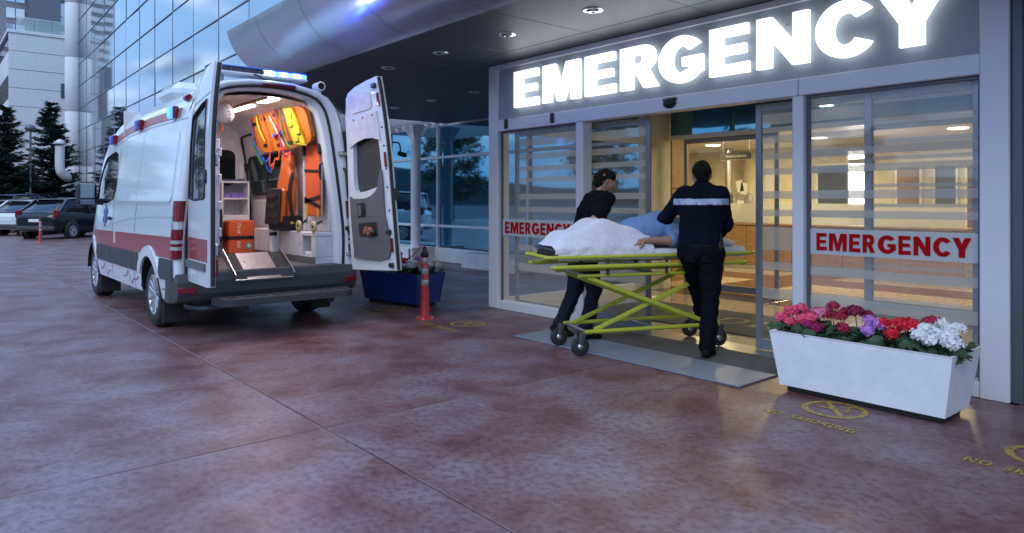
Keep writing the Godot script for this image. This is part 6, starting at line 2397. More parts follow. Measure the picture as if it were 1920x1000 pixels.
func ambulance_kit():
	var O := Vector3(2.965, 0, -7.65)
	# orange spine board strapped under the ceiling on the right
	var b := thing("spine_board", "orange spine board slung under the ambulance's ceiling with coloured straps", "stretcher board", O + Vector3(0.60, 2.08, -1.0))
	var tilt := Transform3D(Basis(Vector3(0, 0, 1), Vector3(-0.26, 0.965, 0), Vector3(0.965, 0.26, 0)), Vector3.ZERO)   # x runs along the van, y up the wall
	var s := st()
	var o := spline2(pv2([-0.98, 0.34, -0.92, 0.10, -0.72, -0.02, -0.3, -0.03, 0.4, -0.02, 0.78, 0.04, 0.84, 0.22, 0.78, 0.42, 0.3, 0.49, -0.5, 0.47, -0.9, 0.44]), 4)
	prism(s, o, -0.03, 0.03, tilt, 0.012)
	obj("board", s, M.orange, b)
	for q in [[-0.8, 0.36], [-0.45, 0.40], [-0.05, 0.42], [-0.6, 0.06], [-0.15, 0.04], [0.2, 0.05], [0.25, 0.42]]:
		s = st()
		prism(s, spline2(pv2([q[0] - 0.06, q[1] - 0.02, q[0] + 0.06, q[1] - 0.02, q[0] + 0.06, q[1] + 0.02, q[0] - 0.06, q[1] + 0.02]), 3), -0.033, -0.026, tilt)
		obj("hand_hole", s, M.black, b)
	s = st()
	prism(s, pv2([0.38, 0.03, 0.68, -0.01, 0.56, 0.45, 0.30, 0.48]), -0.065, -0.032, tilt, 0.01)
	obj("head_block_base", s, M.yellow, b)
	for q in [[0.42, 0.06], [0.52, 0.14], [0.36, 0.24], [0.40, 0.35]]:
		s = st()
		prism(s, rrect(q[0], q[1], q[0] + 0.13, q[1] + 0.07, 0.02), -0.08, -0.066, tilt, 0.004)
		obj("pad", s, M.yellow, b)
	var strap := func(pts: Array, m: Material, w: float):
		var q := st()
		var path := []
		for p in pts:
			path.append(tilt * Vector3(p[0], p[1], -0.045 - p[2]))
		path = smooth_path(path, 6)
		for k in path.size() - 1:
			beam(q, path[k], path[k + 1], 0.004, w, 0.0, Vector3(0, 0.02, 1))
		obj("strap", q, m, b)
	strap.call([[-0.82, 0.44, 0.0], [-0.85, 0.2, 0.03], [-0.8, -0.02, 0.03], [-0.62, -0.14, 0.04], [-0.5, -0.1, 0.02]], M.strap_blue, 0.035)
	strap.call([[-0.62, 0.46, 0.0], [-0.58, 0.28, 0.02], [-0.5, 0.12, 0.02]], M.yellow, 0.04)
	strap.call([[-0.42, 0.46, 0.0], [-0.38, 0.2, 0.03], [-0.42, -0.05, 0.03], [-0.5, -0.2, 0.04], [-0.4, -0.18, 0.02]], M.orange_dark, 0.035)
	strap.call([[-0.92, 0.2, 0.0], [-0.9, 0.05, 0.02], [-0.76, -0.16, 0.04], [-0.7, -0.1, 0.03]], M.strap_green, 0.05)
	strap.call([[-0.7, -0.08, 0.02], [-0.6, -0.24, 0.04], [-0.5, -0.28, 0.04], [-0.52, -0.1, 0.02]], M.strap_blue, 0.035)
	strap.call([[-0.5, -0.22, 0.02], [-0.42, -0.24, 0.04], [-0.3, -0.12, 0.02], [-0.15, -0.13, 0.04], [-0.1, 0.0, 0.02]], M.orange_dark, 0.03)
	strap.call([[0.02, 0.48, 0.0], [0.05, 0.3, 0.02], [0.0, 0.1, 0.03], [0.1, -0.1, 0.05], [0.25, -0.06, 0.03]], M.strap_red, 0.04)
	strap.call([[-0.25, 0.18, 0.0], [-0.1, 0.16, 0.01], [0.1, 0.2, 0.01]], M.strap_blue, 0.05)
	strap.call([[0.2, 0.5, 0.0], [0.16, 0.3, 0.03], [0.2, 0.1, 0.04], [0.32, 0.0, 0.05], [0.5, 0.0, 0.02]], M.strap_green, 0.025)
	strap.call([[0.27, 0.5, 0.0], [0.3, 0.3, 0.03], [0.34, 0.06, 0.04]], M.trim, 0.03)
	strap.call([[-0.2, 0.42, 0.0], [-0.05, 0.2, 0.01], [0.08, 0.02, 0.02]], M.white_plastic, 0.03)
	# carry chair stowed upright on the bench
	var c := thing("carry_chair", "orange folding carry chair stowed upright on the ambulance's right bench", "carry chair", O + Vector3(0.64, 1.03, -0.38))
	s = st()
	bx(s, Vector3(0.03, 0.62, 0), Vector3(0.03, 0.86, 0.40), 0.01)
	obj("canvas", s, M.orange_dark, c)
	for z in [-0.21, 0.21]:
		s = st()
		tube(s, [Vector3(0.04, 0.1, z), Vector3(0.04, 1.04, z)], 0.012, 8)
		obj("side_tube", s, M.steel, c)
		s = st()
		lathe(s, [Vector2(0.02, -0.012), Vector2(0.05, -0.018), Vector2(0.066, -0.012), Vector2(0.066, 0.012), Vector2(0.05, 0.018), Vector2(0.02, 0.012)], 20, Transform3D(Basis(Vector3.BACK, PI / 2), Vector3(-0.05, 0.068, z - 0.03)))
		obj("wheel", s, mat(0.5, 0.42, 0.18, 0.5), c)
		s = st()
		bx(s, Vector3(-0.05, 0.068, z - 0.03), Vector3(0.044, 0.03, 0.03), 0.006)
		beam(s, Vector3(-0.05, 0.07, z - 0.03), Vector3(0.04, 0.14, z), 0.025, 0.025, 0.004)
		obj("fork", s, M.black, c)
		s = st()
		bx(s, Vector3(0.01, 0.98, z), Vector3(0.05, 0.12, 0.05), 0.01)
		obj("grip", s, M.black, c)
	for q in [[0.74, 0.72, 0.03], [0.36, 0.42, 0.045], [0.40, 0.30, 0.045]]:
		s = st()
		beam(s, Vector3(0.01, q[0], -0.21), Vector3(0.01, q[1], 0.21), 0.006, q[2], 0.0)
		obj("strap", s, M.black, c)
	for z in [-0.15, 0.16]:
		s = st()
		bx(s, Vector3(0.012, 0.25, z), Vector3(0.01, 0.16, 0.03), 0.004)
		obj("yellow_tab", s, M.yellow, c)
	# first aid case
	var f := thing("first_aid_case", "orange first aid case with a black strap inside the ambulance", "first aid case", O + Vector3(0.47, 0.66, -2.36))
	s = st()
	bx(s, Vector3(0, 0.24, 0), Vector3(0.36, 0.46, 0.26), 0.02)
	obj("case", s, M.orange_dark, f)
	s = st()
	bx(s, Vector3(0, 0.235, 0.002), Vector3(0.372, 0.05, 0.272), 0.006)
	bx(s, Vector3(-0.186, 0.235, 0.02), Vector3(0.012, 0.09, 0.04), 0.004)
	obj("strap", s, M.black, f)
	s = st()
	tube(s, smooth_path([Vector3(0.18, 0.16, 0.05), Vector3(0.205, 0.18, 0.05), Vector3(0.205, 0.28, 0.05), Vector3(0.18, 0.3, 0.05)], 3), 0.01, 6)
	obj("handle", s, M.white_plastic, f)
	lettering("lettering", "First", 0.14, 0.05, 0.002, M.white_plastic, f, Transform3D(Basis(Vector3(0, -1, 0), Vector3(1, 0, 0), Vector3(0, 0, 1)), Vector3(-0.07, 0.43, 0.131)), 0.0)
	lettering("lettering", "Aid", 0.09, 0.05, 0.002, M.white_plastic, f, Transform3D(Basis(Vector3(0, -1, 0), Vector3(1, 0, 0), Vector3(0, 0, 1)), Vector3(-0.07, 0.19, 0.131)), 0.0)
	s = st()
	bx(s, Vector3(0.09, 0.12, 0.131), Vector3(0.085, 0.085, 0.003))
	obj("green_label", s, mat(0.1, 0.35, 0.2, 0.5), f)
	s = st()
	bx(s, Vector3(0.09, 0.12, 0.133), Vector3(0.06, 0.018, 0.003))
	bx(s, Vector3(0.09, 0.12, 0.1335), Vector3(0.018, 0.06, 0.003))
	obj("white_cross", s, M.white_plastic, f)
	# waste bin
	var w := thing("waste_tube", "slim white waste tube with a bag on the ambulance floor", "bin", O + Vector3(0.50, 0.66, -1.2))
	s = st()
	lathe(s, [Vector2(0.04, 0.0), Vector2(0.045, 0.3), Vector2(0.04, 0.3), Vector2(0.036, 0.02), Vector2(0.0, 0.02)], 20, Transform3D(), true)
	obj("tube", s, M.white_plastic, w)
	s = st()
	lathe(s, [Vector2(0.046, 0.30), Vector2(0.05, 0.33), Vector2(0.03, 0.35), Vector2(0.0, 0.35)], 20)
	obj("lid", s, M.black, w)
	s = st()
	ell(s, Vector3(0.01, 0.37, 0), Vector3(0.065, 0.03, 0.05), 14, 8, Basis(Vector3.BACK, 0.2))
	obj("bag", s, M.white_plastic, w)
	# helmets hanging from the ceiling at the left
	for q in [[Vector3(-0.22, 2.43, -0.80), 0.5, 1.0, "white vented helmet hanging from the ambulance's ceiling, upper one"], [Vector3(-0.30, 2.27, -0.95), -0.3, 0.8, "white helmet hanging lower behind the vented one in ambulance"]]:
		var h := thing("helmet", q[3], "helmet", O + q[0], q[1])
		s = st()
		var pr := []
		for k in 10:
			var a := PI / 2 * k / 9.0
			pr.append(Vector2(cos(a) * 0.125, sin(a) * 0.13))
		var bs := Basis(Vector3.BACK, 1.9) * Basis.from_scale(Vector3.ONE * q[2])
		lathe(s, pr, 20, Transform3D(bs, Vector3.ZERO))
		obj("shell", s, M.white_plastic, h)
		s = st()
		pr.clear()
		for k in 8:
			var a := PI / 2 * k / 7.0
			pr.append(Vector2(cos(a) * 0.112, sin(a) * 0.115))
		lathe(s, pr, 18, Transform3D(bs, Vector3.ZERO))
		obj("liner", s, M.black, h)
		for k in 6:
			s = st()
			var a := -0.9 + k * 0.36
			ell(s, bs * Vector3(sin(a) * 0.112, 0.055, cos(a) * 0.112), Vector3(0.012, 0.006, 0.012), 8, 5)
			obj("vent", s, M.black, h)
		s = st()
		tube(s, smooth_path([bs * Vector3(0.11, 0, 0), bs * Vector3(0.07, -0.1, 0.02), bs * Vector3(-0.08, -0.09, 0.02), bs * Vector3(-0.11, 0, 0)], 4), 0.007, 5)
		tube(s, [Vector3(0, 0.05, 0), Vector3(0.02, 2.56 - q[0].y, 0)], 0.005, 5)
		obj("chin_strap", s, M.orange_dark, h)

# bones: [a, b, radius at a, radius at b]; joined with a smooth minimum on a grid and meshed as surface nets
func nets(bones: Array, cell: float, k: float, rough := 0.0) -> Array:
	var lo := Vector3(1e9, 1e9, 1e9)
	var hi := -lo
	for b in bones:
		var r := maxf(b[2], b[3]) + cell * 3.0 + k * 0.5
		lo = lo.min(b[0].min(b[1]) - Vector3(r, r, r))
		hi = hi.max(b[0].max(b[1]) + Vector3(r, r, r))
	var n := Vector3i(((hi - lo) / cell).ceil()) + Vector3i.ONE
	var nx := n.x
	var ny := n.y
	var nz := n.z
	var f := PackedFloat32Array()
	f.resize(nx * ny * nz)
	f.fill(1.0)
	for b in bones:
		var A: Vector3 = b[0]
		var B: Vector3 = b[1]
		var ra: float = b[2]
		var rb: float = b[3]
		var m := maxf(ra, rb) + maxf(k, cell * 2.5)
		var l0 := Vector3i(((A.min(B) - Vector3(m, m, m) - lo) / cell).floor()).clamp(Vector3i.ZERO, n - Vector3i.ONE)
		var l1 := Vector3i(((A.max(B) + Vector3(m, m, m) - lo) / cell).ceil()).clamp(Vector3i.ZERO, n - Vector3i.ONE)
		var ab := B - A
		var inv := 1.0 / maxf(ab.length_squared(), 1e-9)
		for z in range(l0.z, l1.z + 1):
			for y in range(l0.y, l1.y + 1):
				var row := (z * ny + y) * nx
				for x in range(l0.x, l1.x + 1):
					var p := lo + Vector3(x, y, z) * cell
					var t := clampf((p - A).dot(ab) * inv, 0.0, 1.0)
					var d := p.distance_to(A + ab * t) - lerpf(ra, rb, t)
					if d > m:
						continue
					var g := f[row + x]
					var h := maxf(k - absf(d - g), 0.0)
					f[row + x] = minf(d, g) - h * h * 0.25 / k
	if rough > 0.0:
		var ns := FastNoiseLite.new()
		ns.frequency = 9.0
		ns.fractal_octaves = 3
		for z in nz:
			for y in ny:
				for x in nx:
					var i := (z * ny + y) * nx + x
					if absf(f[i]) < 0.06:
						var p := lo + Vector3(x, y, z) * cell
						f[i] += ns.get_noise_3d(p.x * 1.2, p.y * 0.75, p.z * 1.2) * rough
	var idx := PackedInt32Array()
	idx.resize(nx * ny * nz)
	idx.fill(-1)
	var verts := PackedVector3Array()
	var offs := [0, 1, nx, nx + 1, nx * ny, nx * ny + 1, nx * ny + nx, nx * ny + nx + 1]
	for z in nz - 1:
		for y in ny - 1:
			for x in nx - 1:
				var i := (z * ny + y) * nx + x
				var neg := 0
				for o in offs:
					if f[i + o] < 0.0:
						neg += 1
				if neg == 0 or neg == 8:
					continue
				var acc := Vector3.ZERO
				var cnt := 0
				for e in EDGES:
					var a := f[i + offs[e[0]]]
					var b := f[i + offs[e[1]]]
					if (a < 0.0) != (b < 0.0):
						var t := a / (a - b)
						acc += CORN[e[0]].lerp(CORN[e[1]], t)
						cnt += 1
				idx[i] = verts.size()
				verts.append(lo + (Vector3(x, y, z) + acc / cnt) * cell)
	var quads := []
	for z in range(1, nz - 1):
		for y in range(1, ny - 1):
			for x in range(1, nx - 1):
				var i := (z * ny + y) * nx + x
				var s0 := f[i] < 0.0
				if s0 != (f[i + 1] < 0.0):
					var q := [idx[i], idx[i - nx], idx[i - nx - nx * ny], idx[i - nx * ny]]
					quads.append(q if s0 else [q[3], q[2], q[1], q[0]])
				if s0 != (f[i + nx] < 0.0):
					var q := [idx[i], idx[i - nx * ny], idx[i - nx * ny - 1], idx[i - 1]]
					quads.append(q if s0 else [q[3], q[2], q[1], q[0]])
				if s0 != (f[i + nx * ny] < 0.0):
					var q := [idx[i], idx[i - 1], idx[i - 1 - nx], idx[i - nx]]
					quads.append(q if s0 else [q[3], q[2], q[1], q[0]])
	return [verts, quads]

const CORN := [Vector3(0, 0, 0), Vector3(1, 0, 0), Vector3(0, 1, 0), Vector3(1, 1, 0), Vector3(0, 0, 1), Vector3(1, 0, 1), Vector3(0, 1, 1), Vector3(1, 1, 1)]
const EDGES := [[0, 1], [2, 3], [4, 5], [6, 7], [0, 2], [1, 3], [4, 6], [5, 7], [0, 4], [1, 5], [2, 6], [3, 7]]

func put_nets(s: SurfaceTool, net: Array, keep = null):
	s.set_smooth_group(1)
	var v: PackedVector3Array = net[0]
	for q in net[1]:
		if q[0] < 0 or q[1] < 0 or q[2] < 0 or q[3] < 0:
			continue
		if keep != null and not keep.call((v[q[0]] + v[q[1]] + v[q[2]] + v[q[3]]) * 0.25):
			continue
		for k in [2, 1, 0, 3, 2, 0]:
			s.add_vertex(v[q[k]])

func net_obj(called: String, bones: Array, cell: float, k: float, m: Material, parent: Node, rough := 0.0) -> Array:
	var net := nets(bones, cell, k, rough)
	var s := st()
	put_nets(s, net)
	obj(called, s, m, parent)
	return net

func hand_bones(w: Vector3, d: Vector3, up: Vector3, thumb_side: float, curl: float) -> Array:
	# w wrist, d towards the fingers, up back of the hand
	d = d.normalized()
	var x := d.cross(up).normalized()
	up = x.cross(d).normalized()
	var o := [[w, w + d * 0.05, 0.026, 0.027]]
	var pk := w + d * 0.085
	for j in 4:
		var off := (j - 1.5) * 0.0195
		o.append([w + d * 0.03 + x * off * 0.7, pk + x * off - d * (0.004 * absf(j - 1.2)), 0.015, 0.0115])
		var ln: float = [0.036, 0.042, 0.04, 0.031][j if thumb_side < 0 else 3 - j]
		var p := pk + x * off
		var a := curl * 0.5
		for g in 3:
			var dd := d * cos(a) - up * sin(a)
			var q := p + dd * ln * (1.0 - 0.2 * g)
			o.append([p, q, 0.0098 - g * 0.0008, 0.009 - g * 0.0008])
			p = q
			a += curl * 0.6
	var tb := w + d * 0.025 + x * thumb_side * 0.022
	var t1 := tb + (d * 0.6 + x * thumb_side * 0.7 - up * 0.3).normalized() * 0.04
	var t2 := t1 + (d * 0.85 + x * thumb_side * 0.2 - up * 0.5).normalized() * 0.032
	o.append([tb, t1, 0.014, 0.011])
	o.append([t1, t2, 0.0105, 0.009])
	return o

func head_bones(c: Vector3, b: Basis) -> Array:   # c middle of the head, -z of b is where the face looks
	var o := []
	for q in [
		[[0, 0.035, 0.018], [0, 0.03, 0.03], 0.082, 0.08], [[0, 0.03, -0.025], [0, 0.02, -0.03], 0.07, 0.072], [[-0.022, -0.04, -0.035], [0.022, -0.04, -0.035], 0.05, 0.05],
		[[-0.02, -0.085, -0.062], [0.02, -0.085, -0.062], 0.024, 0.024], [[-0.05, -0.05, 0.005], [-0.022, -0.085, -0.05], 0.022, 0.02], [[0.05, -0.05, 0.005], [0.022, -0.085, -0.05], 0.022, 0.02],
		[[-0.03, 0.022, -0.09], [0.03, 0.022, -0.09], 0.0115, 0.0115], [[0, 0.012, -0.099], [0, -0.026, -0.116], 0.009, 0.013], [[-0.013, -0.03, -0.102], [0.013, -0.03, -0.102], 0.009, 0.009],
		[[-0.018, -0.056, -0.096], [0.018, -0.056, -0.096], 0.008, 0.008], [[-0.016, -0.066, -0.094], [0.016, -0.066, -0.094], 0.009, 0.009],
		[[-0.082, 0.012, 0.012], [-0.08, -0.03, 0.004], 0.012, 0.009], [[0.082, 0.012, 0.012], [0.08, -0.03, 0.004], 0.012, 0.009], [[-0.038, -0.02, -0.07], [-0.042, -0.022, -0.06], 0.022, 0.022], [[0.038, -0.02, -0.07], [0.042, -0.022, -0.06], 0.022, 0.022],
	]:
		o.append([c + b * Vector3(q[0][0], q[0][1], q[0][2]), c + b * Vector3(q[1][0], q[1][1], q[1][2]), q[2], q[3]])
	return o

func grown(bones: Array, by: float) -> Array:
	var o := []
	for b in bones:
		o.append([b[0], b[1], b[2] + by, b[3] + by])
	return o

func head_parts(parent: Node, c: Vector3, b: Basis, hair: Material):
	var hb := [[[0, 0.052, 0.022], [0, 0.04, 0.04], 0.080, 0.078], [[0, 0.064, -0.03], [0, 0.06, 0.0], 0.066, 0.075], [[0, -0.02, 0.06], [0, 0.01, 0.062], 0.062, 0.07], [[-0.035, 0.062, -0.042], [0.035, 0.062, -0.042], 0.045, 0.045], [[-0.058, 0.03, 0.02], [0.058, 0.03, 0.02], 0.036, 0.036]]
	var o := []
	for q in hb:
		o.append([c + b * Vector3(q[0][0], q[0][1], q[0][2]), c + b * Vector3(q[1][0], q[1][1], q[1][2]), q[2], q[3]])
	net_obj("hair", o, 0.006, 0.02, hair, parent, 0.012)
	for e in [-1, 1]:
		var s := st()
		ell(s, c + b * Vector3(e * 0.032, 0.002, -0.091), Vector3(0.012, 0.008, 0.008), 10, 7, b)
		obj("eye", s, M.white_plastic, parent)
		s = st()
		ell(s, c + b * Vector3(e * 0.032, 0.002, -0.0985), Vector3(0.005, 0.005, 0.003), 8, 5, b)
		obj("iris", s, M.black, parent)
		s = st()
		ell(s, c + b * Vector3(e * 0.033, 0.027, -0.1), Vector3(0.019, 0.004, 0.006), 10, 6, b)
		obj("eyebrow", s, hair, parent)

# j holds the joints; builds one body and its clothes
func make_person(t: Node3D, j: Dictionary, skin: Material, top: Material, legs: Material, hair: Material, look: Basis, sleeves_long: bool, curl: float) -> Dictionary:
	var hc: Vector3 = j.head
	var torso := [
		[j.pelvis + Vector3(-0.07, 0, 0), j.chest + Vector3(-0.085, 0.02, 0), 0.095, 0.105], [j.pelvis + Vector3(0.07, 0, 0), j.chest + Vector3(0.085, 0.02, 0), 0.095, 0.105],
		[j.pelvis, j.chest, 0.11, 0.125], [j.chest, j.neck - Vector3(0, 0.09, 0), 0.13, 0.09], [j.sl, j.sr, 0.06, 0.06], [j.chest, j.sl.lerp(j.chest, 0.35), 0.1, 0.085], [j.chest, j.sr.lerp(j.chest, 0.35), 0.1, 0.085], [j.neck - Vector3(0, 0.05, 0), j.sl, 0.05, 0.05], [j.neck - Vector3(0, 0.05, 0), j.sr, 0.05, 0.05],
	]
	var arms := [[j.sl, j.el, 0.056, 0.044], [j.el, j.wl, 0.043, 0.029], [j.sr, j.er, 0.056, 0.044], [j.er, j.wr, 0.043, 0.029]]
	var leg := [[j.hl, j.kl, 0.088, 0.058], [j.kl, j.al, 0.055, 0.04], [j.hr, j.kr, 0.088, 0.058], [j.kr, j.ar, 0.055, 0.04], [j.hl, j.hr, 0.1, 0.1], [j.pelvis, j.pelvis + Vector3(0, -0.04, 0.03), 0.1, 0.1]]
	var s := st()
	put_nets(s, nets(torso + arms + leg + [[j.neck - Vector3(0, 0.06, 0), hc - Vector3(0, 0.05, 0), 0.055, 0.052]], 0.016, 0.03))
	put_nets(s, nets(head_bones(hc, look) + [[j.neck - Vector3(0, 0.06, 0), hc - look * Vector3(0, 0.07, -0.012), 0.056, 0.052]], 0.006, 0.014))
	for e in [["wl", "el", 1.0], ["wr", "er", -1.0]]:
		var d: Vector3 = j.get("d" + e[0], (j[e[0]] - j[e[1]]).normalized())
		put_nets(s, nets(hand_bones(j[e[0]], d, j.get("u" + e[0], Vector3.UP), e[2], curl), 0.005, 0.006))
	obj("body", s, skin, t)
	head_parts(t, hc, look, hair)
	var al := []
	for k in 4:
		var b = arms[k].duplicate()
		if not sleeves_long and k % 2 == 1:
			continue
		if not sleeves_long:
			b[1] = b[0].lerp(b[1], 0.8)
		elif k % 2 == 1:
			b[1] = b[0].lerp(b[1], 0.93)
		al.append([b[0], b[1], b[2] + 0.018, b[3] + (0.02 if sleeves_long else 0.026)])
	var shirt := grown(torso, 0.016) + al
	shirt.append([j.pelvis + Vector3(-0.07, 0.02, 0), j.pelvis + Vector3(0.07, 0.02, 0), 0.125, 0.125])
	if sleeves_long:
		shirt.append([j.neck - Vector3(0, 0.06, 0), j.neck + Vector3(0, 0.0, 0), 0.075, 0.068])
	var net := net_obj("jacket" if sleeves_long else "shirt", shirt, 0.014, 0.035, top, t, 0.02)
	var tr := []
	for k in leg.size():
		var b = leg[k]
		tr.append([b[0], b[1] - Vector3(0, 0.0, 0), b[2] + 0.02, b[3] + (0.032 if k % 2 == 1 and k < 4 else 0.024)])
	net_obj("trousers", tr, 0.014, 0.03, legs, t, 0.022)
	for e in ["l", "r"]:
		var a: Vector3 = j["a" + e]
		var d: Vector3 = j.get("f" + e, Vector3(0, 0, -1))
		var dn: Vector3 = j.get("n" + e, Vector3(0, -1, 0))
		var x := d.cross(dn).normalized()
		var heel := a + dn * 0.052 - d * 0.05
		var toe := a + dn * 0.060 + d * 0.155
		net_obj("shoe", [[heel, toe, 0.036, 0.030], [a, heel, 0.045, 0.034], [a + d * 0.02, toe - d * 0.05, 0.045, 0.03], [toe - x * 0.018 - d * 0.03, toe + x * 0.018 - d * 0.03, 0.03, 0.03]], 0.01, 0.02, M.shoe, t)
	return {"torso": net}

func build_stretcher():
	var at := Vector3(5.32, 0.015, -4.41)
	var turn := -deg_to_rad(111.7)
	var t := thing("wheeled_stretcher", "yellow framed wheeled stretcher carrying a patient through the doors", "stretcher", at, turn)
	var s: SurfaceTool
	for sg in [-1.0, 1.0]:
		s = st()
		tube(s, smooth_path([Vector3(sg * 0.2, 0.885, -1.06), Vector3(sg * 0.29, 0.885, -0.98), Vector3(sg * 0.30, 0.885, 0.0), Vector3(sg * 0.29, 0.885, 0.98), Vector3(sg * 0.2, 0.885, 1.06)], 6), 0.018, 10)
		obj("top_rail", s, M.lime, t)
		s = st()
		tube(s, smooth_path([Vector3(sg * 0.29, 0.79, -0.9), Vector3(sg * 0.315, 0.80, -0.8), Vector3(sg * 0.315, 0.80, 0.85), Vector3(sg * 0.28, 0.80, 1.0)], 6), 0.02, 10)
		obj("side_rail", s, M.lime, t)
		s = st()
		tube(s, [Vector3(sg * 0.27, 0.715, -0.72), Vector3(sg * 0.27, 0.715, 0.78)], 0.016, 10)
		obj("under_rail", s, M.lime, t)
		for z in [-0.7, -0.1, 0.5]:
			s = st()
			beam(s, Vector3(sg * 0.295, 0.72, z), Vector3(sg * 0.30, 0.88, z), 0.03, 0.02, 0.004)
			obj("bracket", s, M.trim, t)
		for q in [[0.68, -0.60], [-0.62, 0.60]]:
			s = st()
			beam(s, Vector3(sg * (0.26 if q[0] > 0 else 0.225), 0.70, q[0]), Vector3(sg * (0.26 if q[0] > 0 else 0.225), 0.22, q[1]), 0.022, 0.04, 0.006)
			obj("leg", s, M.lime, t)
		s = st()
		tube(s, [Vector3(sg * 0.25, 0.21, -0.7), Vector3(sg * 0.25, 0.21, 0.7)], 0.02, 8)
		obj("base_rail", s, M.lime, t)
		for z in [-0.72, 0.72]:
			var w := Node3D.new()
			w.name = child_name(t, "castor")
			t.add_child(w, true)
			w.position = Vector3(sg * 0.25, 0.0, z)
			s = st()
			beam(s, Vector3(0, 0.21, 0), Vector3(0, 0.1, 0.03), 0.06, 0.05, 0.01)
			obj("fork", s, M.trim, w)
			s = st()
			lathe(s, [Vector2(0.03, 0.02), Vector2(0.075, 0.022), Vector2(0.085, 0.012), Vector2(0.085, -0.012), Vector2(0.075, -0.022), Vector2(0.03, -0.02)], 22, Transform3D(Basis(Vector3.BACK, PI / 2), Vector3(0, 0.086, 0.03)))
			obj("tyre", s, M.rubber, w)
			s = st()
			lathe(s, [Vector2(0.0, 0.026), Vector2(0.032, 0.024), Vector2(0.032, -0.024), Vector2(0.0, -0.026)], 14, Transform3D(Basis(Vector3.BACK, PI / 2), Vector3(0, 0.086, 0.03)))
			obj("hub", s, M.steel, w)
	for z in [-0.68, 0.0, 0.68]:
		s = st()
		tube(s, [Vector3(-0.25, 0.21, z), Vector3(0.25, 0.21, z)], 0.016, 8)
		obj("base_cross_bar", s, M.steel, t)
		s = st()
		tube(s, [Vector3(-0.27, 0.715, z), Vector3(0.27, 0.715, z)], 0.014, 8)
		obj("cross_bar", s, M.steel, t)
	for e in [-1.0, 1.0]:
		s = st()
		tube(s, [Vector3(-0.2, 0.885, e * 1.06), Vector3(0.2, 0.885, e * 1.06)], 0.018, 10)
		obj("end_handle", s, M.lime, t)
	s = st()
	bx(s, Vector3(0, 0.90, 0), Vector3(0.54, 0.08, 1.96), 0.03)
	obj("mattress", s, M.black, t)
	# bedding
	var w := obj("fitted_sheet", sheet(-0.97, 0.97, func(x: float, z: float) -> float: return 0.945 - 0.09 * smoothstep(0.26, 0.31, absf(x)), 0.005), M.sheet)
	w.position = at
	w.rotation.y = turn
	tag(w, "white fitted sheet stretched over the stretcher's black mattress", "sheet")
	var mound := func(x: float, z: float) -> float:
		var h := 0.26 * exp(-pow((z - 0.50) / 0.26, 2.0)) + 0.13 * exp(-pow((z - 0.12) / 0.22, 2.0)) + 0.10 * exp(-pow((z - 0.85) / 0.12, 2.0))
		return 0.958 + h * (1.0 - smoothstep(0.16, 0.30, absf(x))) + 0.007 * sin(z * 26.0 + x * 9.0) * smoothstep(0.1, 0.25, absf(x)) - 0.07 * smoothstep(0.285, 0.345, absf(x)) * (0.8 + 0.2 * sin(z * 5.0))
	var m := obj("cover_sheet", sheet(0.02, 1.0, mound, 0.006), M.sheet)
	m.position = at
	m.rotation.y = turn
	tag(m, "white sheet humped over the patient's raised knees at stretcher's near end", "sheet")
	var p := obj("pillow", pillow_mesh(), M.sheet)
	p.transform = Transform3D(Basis(Vector3.UP, turn), at) * Transform3D(Basis(), Vector3(0, 0.975, -0.76))
	tag(p, "white pillow under the patient's head on the stretcher", "pillow")

func sheet(z0: float, z1: float, h: Callable, wr: float) -> SurfaceTool:
	var s := st()
	var n := FastNoiseLite.new()
	n.frequency = 1.8
	n.fractal_octaves = 3
	var nx := 44
	var nz := 60
	var g := []
	for i in nz + 1:
		var r := PackedVector3Array()
		for j in nx + 1:
			var x := -0.35 + 0.7 * j / nx
			var z := lerpf(z0, z1, float(i) / nz)
			var y: float = h.call(x, z) + n.get_noise_2d(x * 1.5 + z * 0.6, z * 1.2) * wr * 1.6
			r.append(Vector3(clampf(x, -0.278, 0.278) + (n.get_noise_2d(z * 3.0, x) * 0.012 if absf(x) > 0.29 else 0.0), y, z))
		g.append(r)
	for i in nz:
		for j in nx:
			quad(s, g[i][j], g[i][j + 1], g[i + 1][j + 1], g[i + 1][j], Vector3(signf(g[i][j].x) * 0.6 if absf(g[i][j].x) > 0.27 else 0.0, 1, 0), 1)
	return s

func pillow_mesh() -> SurfaceTool:
	var s := st()
	var rr := []
	for k in 11:
		var v := -1.0 + 2.0 * k / 10.0
		var r := PackedVector3Array()
		for q in 20:
			var a := TAU * q / 20
			var cx := signf(cos(a)) * pow(absf(cos(a)), 0.6)
			var e := sqrt(maxf(0.02, 1.0 - pow(absf(v), 4.0)))
			r.append(Vector3(cx * 0.23 * (0.9 + 0.1 * e), sin(a) * 0.055 * e * (1.0 - 0.45 * pow(absf(cx), 3.0)), v * 0.16))
		rr.append(r)
	loft(s, rr)
	return s

